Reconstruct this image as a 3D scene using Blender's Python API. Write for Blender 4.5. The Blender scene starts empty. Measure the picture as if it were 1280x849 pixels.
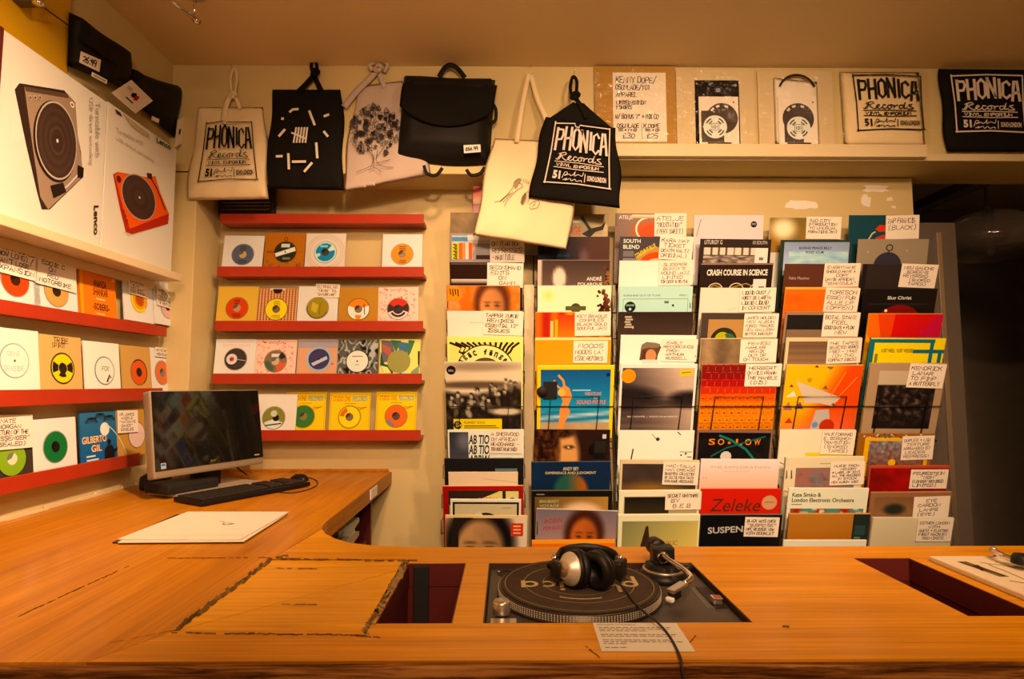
import bpy, bmesh, math, random
from mathutils import Vector, Matrix, noise
random.seed(7)
R = math.radians
D = bpy.data
SC = bpy.context.scene
COL = SC.collection

# ------------------------------------------------------------------ camera
CAMZ, FPX, PITCH, YAW = 1.40, 730.0, R(4.35), R(-0.5)
cam = D.cameras.new('camera'); cam.sensor_fit = 'HORIZONTAL'; cam.sensor_width = 36
cam.lens = FPX * 36 / 1280; cam.clip_start = 0.02
co = D.objects.new('camera', cam); COL.objects.link(co)
co.location = (0, 0, CAMZ); co.rotation_euler = (R(90) + PITCH, 0, YAW)
SC.camera = co
# ------------------------------------------------------------------ world, lights, exposure
w = D.worlds.new('world'); SC.world = w; w.use_nodes = True
w.node_tree.nodes['Background'].inputs[0].default_value = (1, .72, .45, 1)
w.node_tree.nodes['Background'].inputs[1].default_value = .05
SC.view_settings.view_transform = 'Standard'; SC.view_settings.look = 'None'
SC.view_settings.exposure = 0.0; SC.view_settings.gamma = 1
SC.view_settings.use_curve_mapping = False
SC.cycles.max_bounces = 8; SC.cycles.diffuse_bounces = 4; SC.cycles.transparent_max_bounces = 12
SC.cycles.sample_clamp_indirect = 4.0
WARM = (1.0, .58, .31)
def area(name, loc, target, power, size, color=WARM, spread=180):
    l = D.lights.new(name, 'AREA'); l.shape = 'DISK'; l.size = size; l.energy = power; l.color = color; l.spread = R(spread)
    o = D.objects.new(name, l); COL.objects.link(o); o.location = loc
    o.rotation_euler = (Vector(target) - Vector(loc)).to_track_quat('-Z', 'Y').to_euler()
    return o
def spot(name, loc, target, power, angle, blend, radius=.05, color=WARM):
    l = D.lights.new(name, 'SPOT'); l.energy = power; l.spot_size = R(angle); l.spot_blend = blend; l.shadow_soft_size = radius; l.color = color
    o = D.objects.new(name, l); COL.objects.link(o); o.location = loc
    o.rotation_euler = (Vector(target) - Vector(loc)).to_track_quat('-Z', 'Y').to_euler(); return o
area('ceiling_lamp', (-.15, .85, 2.74), (-1.45, 1.45, 1.42), 17, .10, WARM, 76)      # spot on the left wall
spot('ceiling_spot', (-.15, 1.45, 2.72), (-.70, 2.65, 1.35), 60, 84, .8)
area('ceiling_lamp', (.85, .85, 2.74), (.85, 2.5, 1.3), 10, .10, WARM, 130)
area('ceiling_lamp', (.10, -.45, 2.60), (.25, 2.45, 1.45), 9.2, .14, WARM, 66)       # lamps over the shop floor, shining on the racks
area('ceiling_lamp', (1.05, -.35, 2.60), (1.05, 2.45, 1.35), 10.5, .14, WARM, 62)
area('ceiling_fill', (.2, -1.3, 2.70), (.1, 0.9, 1.4), 62, 1.2, WARM)  # wide unseen area light added as warm fill

# ------------------------------------------------------------------ camera measure -> places in the room
_F = Vector((-math.sin(YAW) * math.cos(PITCH), math.cos(YAW) * math.cos(PITCH), math.sin(PITCH)))
_R = Vector((math.cos(YAW), math.sin(YAW), 0)); _U = _R.cross(_F); _C = Vector((0, 0, CAMZ))
def ray(x, y): return _R * ((x - 640) / FPX) - _U * ((y - 424.5) / FPX) + _F
def at_y(x, y, Y): r = ray(x, y); return _C + r * (Y / r.y)
def at_x(x, y, X): r = ray(x, y); return _C + r * (X / r.x)
def at_z(x, y, Z): r = ray(x, y); return _C + r * ((Z - CAMZ) / r.z)
def at_plane(x, y, p, n): r = ray(x, y); return _C + r * ((p - _C).dot(n) / r.dot(n))

# ------------------------------------------------------------------ colour and materials
def lin(c): 
    c = c / 255.0
    return c / 12.92 if c <= .04045 else ((c + .055) / 1.055) ** 2.4
LIT = (1.0, .73, .49)          # warm lamp light on white paper, as seen
def pc(c, k=1.0):              # a colour as seen under the lamps -> the surface's own colour
    o = [lin(v) * k * .79 / l for v, l in zip(c, LIT)]; y = max(.001, .3 * o[0] + .6 * o[1] + .1 * o[2])
    g = min(1.06, (y / .5) ** .30)          # sleeves are printed with more contrast than they show through plastic
    return tuple(min(.86, max(.003, (y + (v - y) * 1.28) * g)) for v in o)
def newmat(name):
    m = D.materials.new(name); m.use_nodes = True
    return m, m.node_tree, m.node_tree.nodes['Principled BSDF']
def mat(name, col, rough=.5, metal=0, coat=0, spec=.35, noise_amt=0, nscale=8, bump=0, bscale=200, trans=0):
    m, nt, b = newmat(name)
    b.inputs['Base Color'].default_value = (*col, 1); b.inputs['Roughness'].default_value = rough
    b.inputs['Metallic'].default_value = metal; b.inputs['Coat Weight'].default_value = coat
    b.inputs['Specular IOR Level'].default_value = spec; b.inputs['Transmission Weight'].default_value = trans
    tc = nt.nodes.new('ShaderNodeTexCoord')
    if noise_amt:
        n = nt.nodes.new('ShaderNodeTexNoise'); n.inputs['Scale'].default_value = nscale; n.inputs['Detail'].default_value = 6
        mx = nt.nodes.new('ShaderNodeMix'); mx.data_type = 'RGBA'
        mx.inputs[6].default_value = (*[c * (1 - noise_amt) for c in col], 1); mx.inputs[7].default_value = (*[min(1, c * (1 + noise_amt)) for c in col], 1)
        nt.links.new(tc.outputs['Object'], n.inputs['Vector']); nt.links.new(n.outputs['Fac'], mx.inputs[0]); nt.links.new(mx.outputs[2], b.inputs['Base Color'])
    if bump:
        n2 = nt.nodes.new('ShaderNodeTexNoise'); n2.inputs['Scale'].default_value = bscale; n2.inputs['Detail'].default_value = 4
        bp = nt.nodes.new('ShaderNodeBump'); bp.inputs['Strength'].default_value = bump; bp.inputs['Distance'].default_value = .004
        nt.links.new(tc.outputs['Object'], n2.inputs['Vector']); nt.links.new(n2.outputs['Fac'], bp.inputs['Height']); nt.links.new(bp.outputs['Normal'], b.inputs['Normal'])
    return m
def wood(name, c1, c2, c3, axis, rough=.34, freq=16, coat=.12, lo=.28, hi=.72):
    m, nt, b = newmat(name); N = nt.nodes; L = nt.links
    tc = N.new('ShaderNodeTexCoord'); mp = N.new('ShaderNodeMapping')
    s = [freq] * 3; s[axis] = freq * .06; mp.inputs['Scale'].default_value = s
    n = N.new('ShaderNodeTexNoise'); n.inputs['Scale'].default_value = 1.6; n.inputs['Detail'].default_value = 8; n.inputs['Roughness'].default_value = .62; n.inputs['Distortion'].default_value = .6
    cr = N.new('ShaderNodeValToRGB'); e = cr.color_ramp.elements
    e[0].position = lo; e[0].color = (*c1, 1); e[1].position = hi; e[1].color = (*c3, 1); k = e.new(.5); k.color = (*c2, 1)
    big = N.new('ShaderNodeTexNoise'); big.inputs['Scale'].default_value = 2.2; big.inputs['Detail'].default_value = 3
    mx = N.new('ShaderNodeMix'); mx.data_type = 'RGBA'; mx.blend_type = 'MULTIPLY'; mx.inputs[0].default_value = .35
    rr = N.new('ShaderNodeMapRange'); rr.inputs[3].default_value = rough - .08; rr.inputs[4].default_value = rough + .14
    bp = N.new('ShaderNodeBump'); bp.inputs['Strength'].default_value = .06; bp.inputs['Distance'].default_value = .002
    L.new(tc.outputs['Object'], mp.inputs[0]); L.new(mp.outputs[0], n.inputs['Vector']); L.new(n.outputs['Fac'], cr.inputs[0])
    L.new(tc.outputs['Object'], big.inputs['Vector']); L.new(cr.outputs[0], mx.inputs[6]); L.new(big.outputs['Fac'], mx.inputs[7])
    mp2 = N.new('ShaderNodeMapping'); s2 = [freq * 6.0] * 3; s2[axis] = freq * .12; mp2.inputs['Scale'].default_value = s2
    fine = N.new('ShaderNodeTexNoise'); fine.inputs['Scale'].default_value = 1.5; fine.inputs['Detail'].default_value = 5
    fr = N.new('ShaderNodeMapRange'); fr.inputs[1].default_value = .35; fr.inputs[2].default_value = .62; fr.inputs[3].default_value = .72; fr.inputs[4].default_value = 1.22
    m2 = N.new('ShaderNodeMix'); m2.data_type = 'RGBA'; m2.blend_type = 'MULTIPLY'; m2.inputs[0].default_value = .5
    L.new(tc.outputs['Object'], mp2.inputs[0]); L.new(mp2.outputs[0], fine.inputs['Vector']); L.new(fine.outputs['Fac'], fr.inputs[0]); L.new(mx.outputs[2], m2.inputs[6]); L.new(fr.outputs[0], m2.inputs[7])
    L.new(m2.outputs[2], b.inputs['Base Color']); L.new(big.outputs['Fac'], rr.inputs[0]); L.new(rr.outputs[0], b.inputs['Roughness'])
    L.new(n.outputs['Fac'], bp.inputs['Height']); L.new(bp.outputs['Normal'], b.inputs['Normal'])
    b.inputs['Coat Weight'].default_value = coat; b.inputs['Coat Roughness'].default_value = .16; b.inputs['Specular IOR Level'].default_value = .16
    return m
def printmat(name, rough, coat, crough=.1):
    m, nt, b = newmat(name); a = nt.nodes.new('ShaderNodeVertexColor'); a.layer_name = 'Col'
    nt.links.new(a.outputs[0], b.inputs['Base Color']); b.inputs['Roughness'].default_value = rough
    b.inputs['Coat Weight'].default_value = coat; b.inputs['Coat Roughness'].default_value = crough; b.inputs['Specular IOR Level'].default_value = .2
    return m
def clear_plastic(name, dens=.045):
    m = D.materials.new(name); m.use_nodes = True; nt = m.node_tree; N = nt.nodes; L = nt.links; N.remove(N['Principled BSDF'])
    out = N['Material Output']; tr = N.new('ShaderNodeBsdfTransparent'); gl = N.new('ShaderNodeBsdfGlossy'); gl.inputs['Roughness'].default_value = .12
    tr.inputs[0].default_value = (.97, .96, .93, 1)
    lw = N.new('ShaderNodeLayerWeight'); lw.inputs[0].default_value = .25; ad = N.new('ShaderNodeMath'); ad.operation = 'ADD'; ad.inputs[1].default_value = dens; ad.use_clamp = True
    tc = N.new('ShaderNodeTexCoord'); n = N.new('ShaderNodeTexNoise'); n.inputs['Scale'].default_value = 18; n.inputs['Detail'].default_value = 3; n.inputs['Distortion'].default_value = 1.5
    bp = N.new('ShaderNodeBump'); bp.inputs['Strength'].default_value = .9; bp.inputs['Distance'].default_value = .03
    mx = N.new('ShaderNodeMixShader')
    L.new(tc.outputs['Object'], n.inputs['Vector']); L.new(n.outputs['Fac'], bp.inputs['Height']); L.new(bp.outputs['Normal'], gl.inputs['Normal'])
    L.new(lw.outputs['Facing'], ad.inputs[0]); ad.inputs[0].default_value = 0
    sq = N.new('ShaderNodeMath'); sq.operation = 'POWER'; sq.inputs[1].default_value = 3; L.new(lw.outputs['Facing'], sq.inputs[0]); L.new(sq.outputs[0], ad.inputs[0])
    L.new(ad.outputs[0], mx.inputs[0]); L.new(tr.outputs[0], mx.inputs[1]); L.new(gl.outputs[0], mx.inputs[2]); L.new(mx.outputs[0], out.inputs[0])
    return m

M = {}
M['wall'] = mat('cream_paint', (.59, .50, .25), .62, noise_amt=.07, nscale=3, bump=.12, bscale=40)
M['ceiling'] = mat('ceiling_paint', (.76, .63, .36), .75, noise_amt=.05, nscale=2)
M['soffit'] = mat('soffit_paint', (.45, .36, .25), .7, noise_amt=.08, nscale=4)
M['trim'] = mat('cream_gloss', (.64, .56, .36), .4, noise_amt=.05)
M['floor'] = mat('dark_floor', (.10, .06, .035), .5, noise_amt=.2)
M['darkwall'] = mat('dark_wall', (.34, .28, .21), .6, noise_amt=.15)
M['darkpost'] = mat('grey_post', (.105, .09, .078), .45)
M['red'] = mat('red_gloss', (.38, .034, .010), .38, coat=.08, spec=.22, noise_amt=.12, nscale=12)
M['maroon'] = mat('maroon', (.085, .011, .010), .45)
M['darkbrown'] = mat('dark_lining', (.035, .016, .010), .5)
M['woodL'] = wood('worktop_left', (.40, .142, .003), (.53, .21, .005), (.63, .27, .008), 1)
M['woodR'] = wood('worktop_front', (.52, .205, .003), (.66, .28, .004), (.75, .34, .007), 0)
M['woodH'] = wood('hatch_wood', (.64, .285, .006), (.77, .365, .010), (.84, .42, .015), 0, freq=20)
M['edge'] = wood('worktop_edge', (.07, .022, .004), (.22, .085, .018), (.44, .20, .05), 0, rough=.45, freq=70, coat=0, lo=.38, hi=.62)  # layered brown grain, its colour darkened for an upright face lit less
M['armedge'] = wood('arm_edge', (.34, .12, .006), (.46, .175, .009), (.52, .21, .012), 1, rough=.4, coat=.1)
M['blackplastic'] = mat('black_plastic', (.008, .0075, .007), .42, spec=.25)
M['matteblack'] = mat('matte_black', (.008, .008, .008), .7)
M['glossblack'] = mat('screen_glass', (.006, .006, .006), .06, coat=.6)
M['silver'] = mat('silver_plastic', (.62, .56, .46), .35, metal=.5)
M['bezel'] = mat('monitor_bezel', (.30, .25, .18), .4, metal=.3)
M['chrome'] = mat('chrome', (.80, .78, .74), .14, metal=1)
M['alu'] = mat('brushed_aluminium', (.55, .50, .42), .32, metal=.9)
M['deck'] = mat('deck_grey', (.050, .042, .036), .45, noise_amt=.1)
M['platter'] = mat('platter_metal', (.045, .038, .03), .35, metal=.6)
M['wire'] = mat('black_wire', (.010, .009, .008), .4)
M['cardwhite'] = mat('white_card', (.80, .79, .74), .6)
M['ink'] = mat('marker_ink', (.012, .010, .010), .6)
M['kraft'] = mat('kraft_board', pc((196, 140, 72)), .7, noise_amt=.08)
M['canvas'] = mat('cream_canvas', (.80, .70, .46), .85, bump=.25, bscale=260, noise_amt=.05)
M['pinkcanvas'] = mat('grey_pink_canvas', (.50, .43, .39), .85, bump=.2, bscale=260, noise_amt=.05)
M['blackcanvas'] = mat('black_canvas', (.0075, .007, .006), .85, spec=.12, bump=.25, bscale=260)
M['blackbag'] = mat('black_nylon', (.006, .0055, .005), .6, spec=.2, bump=.15, bscale=120)
M['print'] = printmat('cover_print', .45, .06, .22)
M['gloss'] = printmat('glossy_print', .3, .30, .10)
M['matte'] = printmat('matte_print', .8, 0)
M['clear'] = clear_plastic('clear_plastic')
M['rubber'] = mat('rubber', (.02, .018, .016), .6)
M['leather'] = mat('ear_pad_leather', (.007, .0065, .006), .45, spec=.25, bump=.2, bscale=150)
M['paper'] = mat('paper', (.62, .61, .53), .65)
M['vinyl'] = mat('vinyl_black', (.010, .010, .010), .25)

# ------------------------------------------------------------------ object helpers
def tag(o, label=None, cat=None, group=None, kind=None):
    if label: o['label'] = label
    if cat: o['category'] = cat
    if group: o['group'] = group
    if kind: o['kind'] = kind
    return o
def empty(name, loc=(0, 0, 0), rot=(0, 0, 0), label=None, cat=None, group=None):
    o = D.objects.new(name, None); COL.objects.link(o); o.location = loc; o.rotation_euler = rot; o.empty_display_size = .05
    return tag(o, label, cat, group)
def bm_obj(name, bm, m, parent=None, smooth=False, W=False):
    me = D.meshes.new(name); bmesh.ops.recalc_face_normals(bm, faces=bm.faces); bm.to_mesh(me); bm.free()
    o = D.objects.new(name, me); COL.objects.link(o)
    for x in (m if isinstance(m, (list, tuple)) else [m]): me.materials.append(x)
    if smooth:
        for p in me.polygons: p.use_smooth = True
    if parent:
        o.parent = parent
        if W: me.transform(mw(parent).inverted())
    return o
def mw(o):
    m = Matrix.LocRotScale(o.location, o.rotation_euler, o.scale) if not o.get('_m') else o.matrix_world
    return (mw(o.parent) @ m) if o.parent else m
def add_box(bm, lo, hi, bevel=0, mi=0, M4=None):
    lo, hi = Vector(lo), Vector(hi)
    vs = [bm.verts.new((x, y, z)) for x in (lo.x, hi.x) for y in (lo.y, hi.y) for z in (lo.z, hi.z)]
    fs = [(0, 1, 3, 2), (4, 6, 7, 5), (0, 4, 5, 1), (2, 3, 7, 6), (0, 2, 6, 4), (1, 5, 7, 3)]
    F = [bm.faces.new([vs[i] for i in f]) for f in fs]
    for f in F: f.material_index = mi
    if M4: bmesh.ops.transform(bm, matrix=M4, verts=vs)
    if bevel:
        es = list({e for f in F for e in f.edges})
        bmesh.ops.bevel(bm, geom=es, offset=bevel, segments=2, affect='EDGES', profile=.6)
def box(name, lo, hi, m, parent=None, bevel=0, W=False, M4=None):
    bm = bmesh.new(); add_box(bm, lo, hi, bevel, 0, M4); return bm_obj(name, bm, m, parent, False, W)
def add_tube(bm, pts, r, n=8, closed=False, cap=True):
    pts = [Vector(p) for p in pts]; rings = []; N = len(pts); up = None
    rs = r if isinstance(r, (list, tuple)) else [r] * N
    for i, p in enumerate(pts):
        a = pts[(i - 1) % N] if (i > 0 or closed) else p; b = pts[(i + 1) % N] if (i < N - 1 or closed) else p
        t = (b - a).normalized()
        if up is None: up = Vector((0, 0, 1)) if abs(t.z) < .9 else Vector((1, 0, 0))
        s = t.cross(up).normalized(); up = s.cross(t).normalized()
        rings.append([bm.verts.new(p + (s * math.cos(2 * math.pi * k / n) + up * math.sin(2 * math.pi * k / n)) * rs[i]) for k in range(n)])
    for i in range(N if closed else N - 1):
        A, B = rings[i], rings[(i + 1) % N]
        for k in range(n): bm.faces.new((A[k], A[(k + 1) % n], B[(k + 1) % n], B[k]))
    if cap and not closed: bm.faces.new(rings[0]); bm.faces.new(rings[-1][::-1])
def tube(name, pts, r, m, parent=None, n=8, W=False, closed=False):
    bm = bmesh.new(); add_tube(bm, pts, r, n, closed); return bm_obj(name, bm, m, parent, True, W)
def add_lathe(bm, prof, n=32, M4=None, close=True):
    rings = []
    allv = []
    for r_, z in prof:
        if r_ < 1e-6: v = [bm.verts.new((0, 0, z))]
        else: v = [bm.verts.new((r_ * math.cos(2 * math.pi * k / n), r_ * math.sin(2 * math.pi * k / n), z)) for k in range(n)]
        rings.append(v); allv += v
    for A, B in zip(rings, rings[1:]):
        for k in range(n):
            q = [A[k % len(A)], A[(k + 1) % n % len(A)], B[(k + 1) % n % len(B)], B[k % len(B)]]
            q = list(dict.fromkeys(q))
            if len(q) > 2: bm.faces.new(q)
    if M4: bmesh.ops.transform(bm, matrix=M4, verts=allv)
def lathe(name, prof, m, parent=None, n=32, M4=None, W=False, smooth=True):
    bm = bmesh.new(); add_lathe(bm, prof, n, M4); return bm_obj(name, bm, m, parent, smooth, W)
def catmull(pts, k=8):
    pts = [Vector(p) for p in pts]; out = []
    P = [pts[0]] + pts + [pts[-1]]
    for i in range(1, len(P) - 2):
        a, b, c, d = P[i - 1:i + 3]
        for j in range(k):
            t = j / k
            out.append(.5 * ((2 * b) + (c - a) * t + (2 * a - 5 * b + 4 * c - d) * t * t + (3 * b - a - 3 * c + d) * t ** 3))
    return out + [pts[-1]]
def disc_matrix(center, axis):
    return Matrix.Translation(Vector(center)) @ Vector(axis).normalized().to_track_quat('Z', 'Y').to_matrix().to_4x4()

# ------------------------------------------------------------------ lettering: a stroke alphabet and printed type
G = {}
for row in '''A 0,0 2,6 4,0;.8,2.2 3.2,2.2|B 0,0 0,6 3,6 3.7,5 3,3.2 0,3.2;3,3.2 4,1.8 3.3,0 0,0|C 4,5 3,6 1,6 0,4.5 0,1.5 1,0 3,0 4,1|D 0,0 0,6 2.5,6 4,4.5 4,1.5 2.5,0 0,0|E 4,6 0,6 0,0 4,0;0,3.1 3.2,3.1|F 4,6 0,6 0,0;0,3.1 3.2,3.1|G 4,5 3,6 1,6 0,4.5 0,1.5 1,0 3.2,0 4,1 4,2.6 2.3,2.6|H 0,0 0,6;4,0 4,6;0,3 4,3|I 2,0 2,6;1,6 3,6;1,0 3,0|J 4,6 4,1.5 3,0 1,0 0,1.5|K 0,0 0,6;4,6 0,2.6;1.3,3.7 4,0|L 0,6 0,0 4,0|M 0,0 .4,6 2,2.4 3.6,6 4,0|N 0,0 0,6 4,0 4,6|O 1.2,0 0,1.5 0,4.5 1.2,6 2.8,6 4,4.5 4,1.5 2.8,0 1.2,0|P 0,0 0,6 3,6 4,5 4,3.9 3,2.8 0,2.8|Q 1.2,0 0,1.5 0,4.5 1.2,6 2.8,6 4,4.5 4,1.5 2.8,0 1.2,0;2.5,1.6 4.2,-.5|R 0,0 0,6 3,6 4,5 4,3.9 3,2.8 0,2.8;1.8,2.8 4,0|S 4,5 3,6 1,6 0,5 0,4 1,3.2 3,2.8 4,2 4,1 3,0 1,0 0,1|T 0,6 4,6;2,6 2,0|U 0,6 0,1.5 1,0 3,0 4,1.5 4,6|V 0,6 2,0 4,6|W 0,6 1,0 2,4 3,0 4,6|X 0,0 4,6;0,6 4,0|Y 0,6 2,3 4,6;2,3 2,0|Z 0,6 4,6 0,0 4,0|0 1.2,0 0,1.5 0,4.5 1.2,6 2.8,6 4,4.5 4,1.5 2.8,0 1.2,0|1 .8,4.8 2,6 2,0|2 0,5 1,6 3,6 4,5 4,3.8 0,0 4,0|3 0,5.4 1,6 3,6 4,5 3,3.3 1.6,3.2;3,3.3 4,1.8 3,0 1,0 0,.8|4 3,0 3,6 0,2 4,2|5 4,6 .4,6 0,3.4 2.6,3.6 4,2.4 3.6,.8 2.4,0 0,.3|6 3.6,6 1,4 0,2 1,0 3,0 4,1.6 3,3 .5,2.6|7 0,6 4,6 1.5,0|8 2,3.2 .4,4.4 1,6 3,6 3.6,4.4 2,3.2 .2,1.6 1,0 3,0 3.8,1.6 2,3.2|9 4,4 3,2.8 1,2.8 0,4.4 1,6 3,6 4,4.4 3.4,0|- .6,3 3.4,3|. 1.8,0 2.2,0 2.2,.4 1.8,.4 1.8,0|, 2,.6 1.4,-1|/ 0,-.5 4,6.5|+ 2,1 2,5;.2,3 3.8,3|' 2,6.4 1.8,4.8|" 1.2,6.4 1,4.8;2.8,6.4 2.6,4.8|( 2.6,7 1.2,5 1.2,1 2.6,-1|) 1.4,7 2.8,5 2.8,1 1.4,-1|! 2,6 2,2;2,.4 2,0|& 4,0 .8,4.6 1.4,6 2.6,6 3,4.8 .2,2 .6,.4 1.8,0 4,2.4|* .6,1.5 3.4,4.5;.6,4.5 3.4,1.5;2,1 2,5|: 2,4 2,4.4;2,1 2,1.4|£ 4,5 3,6 1.6,5.6 1.2,4 1.2,1 .2,0 4,0;.2,3 3,3|= .4,2 3.6,2;.4,4 3.6,4'''.split('|'):
    ch, st = row.split(' ', 1)
    G[ch] = [[tuple(map(float, p.split(','))) for p in s.split()] for s in st.split(';')]
_tcache = {}
def type_mesh(s, off=0.0):
    k = (s, off)
    if k not in _tcache:
        c = D.curves.new('type', 'FONT'); c.body = s; c.size = 1; c.offset = off; c.resolution_u = 3
        o = D.objects.new('type', c); COL.objects.link(o)
        dg = bpy.context.evaluated_depsgraph_get(); e = o.evaluated_get(dg); me = e.to_mesh()
        V = [(v.co.x, v.co.y) for v in me.vertices]; Fs = [tuple(p.vertices) for p in me.polygons]
        e.to_mesh_clear(); D.objects.remove(o); D.curves.remove(c)
        xs = [v[0] for v in V]; ys = [v[1] for v in V]
        _tcache[k] = ([((x - min(xs)), (y - min(ys))) for x, y in V], Fs, max(xs) - min(xs), max(ys) - min(ys))
    return _tcache[k]

class Art:
    """flat print: coloured shapes in a unit frame, u to the right, v downwards"""
    def __init__(s, w=1, h=1, mapf=None, lit=True, step=.00012):
        s.V, s.F, s.C, s.w, s.h, s.k, s.map, s.lit, s.step = [], [], [], w, h, 1, mapf, lit, step
        s.rng = random.Random(len(D.objects))
    def col(s, c): return pc(c) if s.lit else tuple(lin(v) for v in c)
    def _add(s, uv, faces, cols):
        b = len(s.V)
        for u, v in uv: s.V.append((u, v, s.k))
        for f in faces:
            s.F.append(tuple(b + i for i in f)); s.C.append([cols[i] if isinstance(cols, list) else cols for i in f])
        s.k += 1
        return s
    def poly(s, pts, c): return s._add(pts, [tuple(range(len(pts)))], s.col(c))
    def rect(s, x0, y0, x1, y1, c, c2=None, hor=False):
        a = s.col(c); b = s.col(c2) if c2 else a
        return s._add([(x0, y0), (x1, y0), (x1, y1), (x0, y1)], [(0, 1, 2, 3)], [a, b, b, a] if hor else [a, a, b, b])
    def disc(s, x, y, r, c, r0=0, a0=0, a1=360, n=24, sy=1.0):
        asp = s.w / s.h * sy; P = []; F = []
        for i in range(n + 1):
            t = R(a0 + (a1 - a0) * i / n); P += [(x + r * math.cos(t), y - r * math.sin(t) * asp), (x + r0 * math.cos(t), y - r0 * math.sin(t) * asp)]
        for i in range(n):
            f = (2 * i, 2 * i + 2, 2 * i + 3, 2 * i + 1); F.append(f if r0 > 0 else (2 * i, 2 * i + 2, 2 * i + 1))
        return s._add(P, F, s.col(c))
    def line(s, pts, wd, c, closed=False):
        asp = s.w / s.h; P = []; F = []; n = len(pts)
        for i, (x, y) in enumerate(pts):
            a = pts[max(0, i - 1)]; b = pts[min(n - 1, i + 1)]
            dx, dy = (b[0] - a[0]), (b[1] - a[1]) / asp; l = math.hypot(dx, dy) or 1
            nx, ny = -dy / l * wd / 2, dx / l * wd / 2 * asp
            if i == 0: x -= dx / l * wd * .3; y -= dy / l * wd * .3 * asp
            if i == n - 1: x += dx / l * wd * .3; y += dy / l * wd * .3 * asp
            P += [(x + nx, y + ny), (x - nx, y - ny)]
        for i in range(n - 1): F.append((2 * i, 2 * i + 2, 2 * i + 3, 2 * i + 1))
        return s._add(P, F, s.col(c))
    def hand(s, txt, x, y, hgt, c=(30, 24, 20), wd=None, width=None, jit=.22, slant=.08):
        """hand lettering: y is the base line, hgt the letter height in v units"""
        asp = s.w / s.h; sx = hgt / 6 / asp; sy = hgt / 6; adv = 5.1
        if width: sx = width / (len(txt) * adv)
        wd = wd or hgt / asp * .15
        g = s.rng; cx = x
        for ch in txt.upper():
            if ch in G:
                dy = g.uniform(-jit, jit) * .8; sc = 1 + g.uniform(-.12, .12) * (jit > 0)
                for st in G[ch]:
                    pts = [(cx + (px + slant * py + g.uniform(-jit, jit) * .5) * sx, y - (py * sc + dy + g.uniform(-jit, jit) * .5) * sy) for px, py in st]
                    s.line(pts, wd, c); s.k -= 1
            cx += adv * sx * (.62 if ch in " I'.,:" else 1)
        s.k += 1
        return s
    def type(s, txt, x, y, hgt, c, width=None, off=0.0, slant=0, rot=0):
        V, F, W, H = type_mesh(txt, off); asp = s.w / s.h
        sy = hgt / H; sx = width / W if width else hgt / asp / H
        ca, sa = math.cos(R(rot)), math.sin(R(rot)); P = []
        for px, py in V:
            a, b = (px + slant * py) * sx, py * sy / asp
            P.append((x + a * ca - b * sa, y - (a * sa + b * ca) * asp))
        return s._add(P, F, s.col(c))
    def grid(s, x0, y0, x1, y1, fn, n=24, m=None):
        m = m or n; P = []; Cc = []
        for j in range(m + 1):
            for i in range(n + 1):
                u, v = i / n, j / m; P.append((x0 + (x1 - x0) * u, y0 + (y1 - y0) * v)); Cc.append(s.col(fn(u, v)))
        return s._add(P, [(j * (n + 1) + i, j * (n + 1) + i + 1, (j + 1) * (n + 1) + i + 1, (j + 1) * (n + 1) + i) for j in range(m) for i in range(n)], Cc)
    def build(s, name, parent, m=None, y0=0.0, mapf=None):
        mapf = mapf or s.map or (lambda u, v, d: Vector(((u - .5) * s.w, -y0 - d, (.5 - v) * s.h)))
        me = D.meshes.new(name); me.from_pydata([mapf(u, v, k * s.step) for u, v, k in s.V], [], s.F)
        ca = me.color_attributes.new('Col', 'FLOAT_COLOR', 'CORNER'); d = []
        for cs in s.C:
            for c in cs: d += [c[0], c[1], c[2], 1.0]
        ca.data.foreach_set('color', d)
        o = D.objects.new(name, me); COL.objects.link(o); me.materials.append(m or M['print']); o.parent = parent
        return o
def mixc(a, b, t): t = max(0, min(1, t)); return tuple(x + (y - x) * t for x, y in zip(a, b))
def nz(u, v, f=4, seed=0): return noise.noise(Vector((u * f + seed * 7.3, v * f + seed * 3.1, seed))) * .5 + .5
def fbm(u, v, f=4, seed=0): return (nz(u, v, f, seed) * .55 + nz(u, v, f * 2.2, seed + 1) * .3 + nz(u, v, f * 5, seed + 2) * .15)
def blob(u, v, cx, cy, rx, ry, soft=.25):
    d = math.hypot((u - cx) / rx, (v - cy) / ry); return max(0, min(1, (1 - d) / soft + .5))
# ------------------------------------------------------------------ the room
def struct(name, lo, hi, m, bevel=0): return tag(box(name, lo, hi, m, None, bevel), kind='structure')
ZC, XL, YB, YU = 2.81, -1.48, 2.72, 2.50
struct('floor', (-1.6, -3, -.1), (4.6, 4.7, 0), M['floor'])
struct('ceiling', (-1.6, -3, ZC), (4.6, 4.7, ZC + .1), M['ceiling'])
struct('wall_left', (-1.6, -3, 0), (XL, 2.84, ZC), M['wall'])
struct('wall_back', (XL, YB, 0), (1.942, YB + .12, 2.384), M['wall'])
struct('wall_corner', (XL, YU, 0), (-1.352, YB, 2.33), M['wall'], .003)
struct('wall_upper_left', (XL, YU, 2.318), (.44, YB + .12, ZC), M['wall'], .003)
struct('wall_upper_right', (.44, YU, 2.388), (2.7, YB + .09, ZC), M['wall'], .003)
struct('wall_front', (-1.6, -3.1, 0), (4.6, -3, ZC), M['wall'])
struct('wall_right', (2.7, -3, 0), (2.8, 2.81, ZC), M['wall'])
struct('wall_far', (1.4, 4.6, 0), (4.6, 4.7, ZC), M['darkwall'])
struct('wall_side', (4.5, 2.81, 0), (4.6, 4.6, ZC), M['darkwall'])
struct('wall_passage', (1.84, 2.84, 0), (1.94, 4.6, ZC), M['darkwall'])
struct('trim_1', (.44, YU - .045, 2.384), (1.83, YU, 2.441), M['trim'], .004)
struct('trim_2', (.44, YU - .012, 2.38), (2.7, YU, 2.41), M['trim'], .002)
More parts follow.
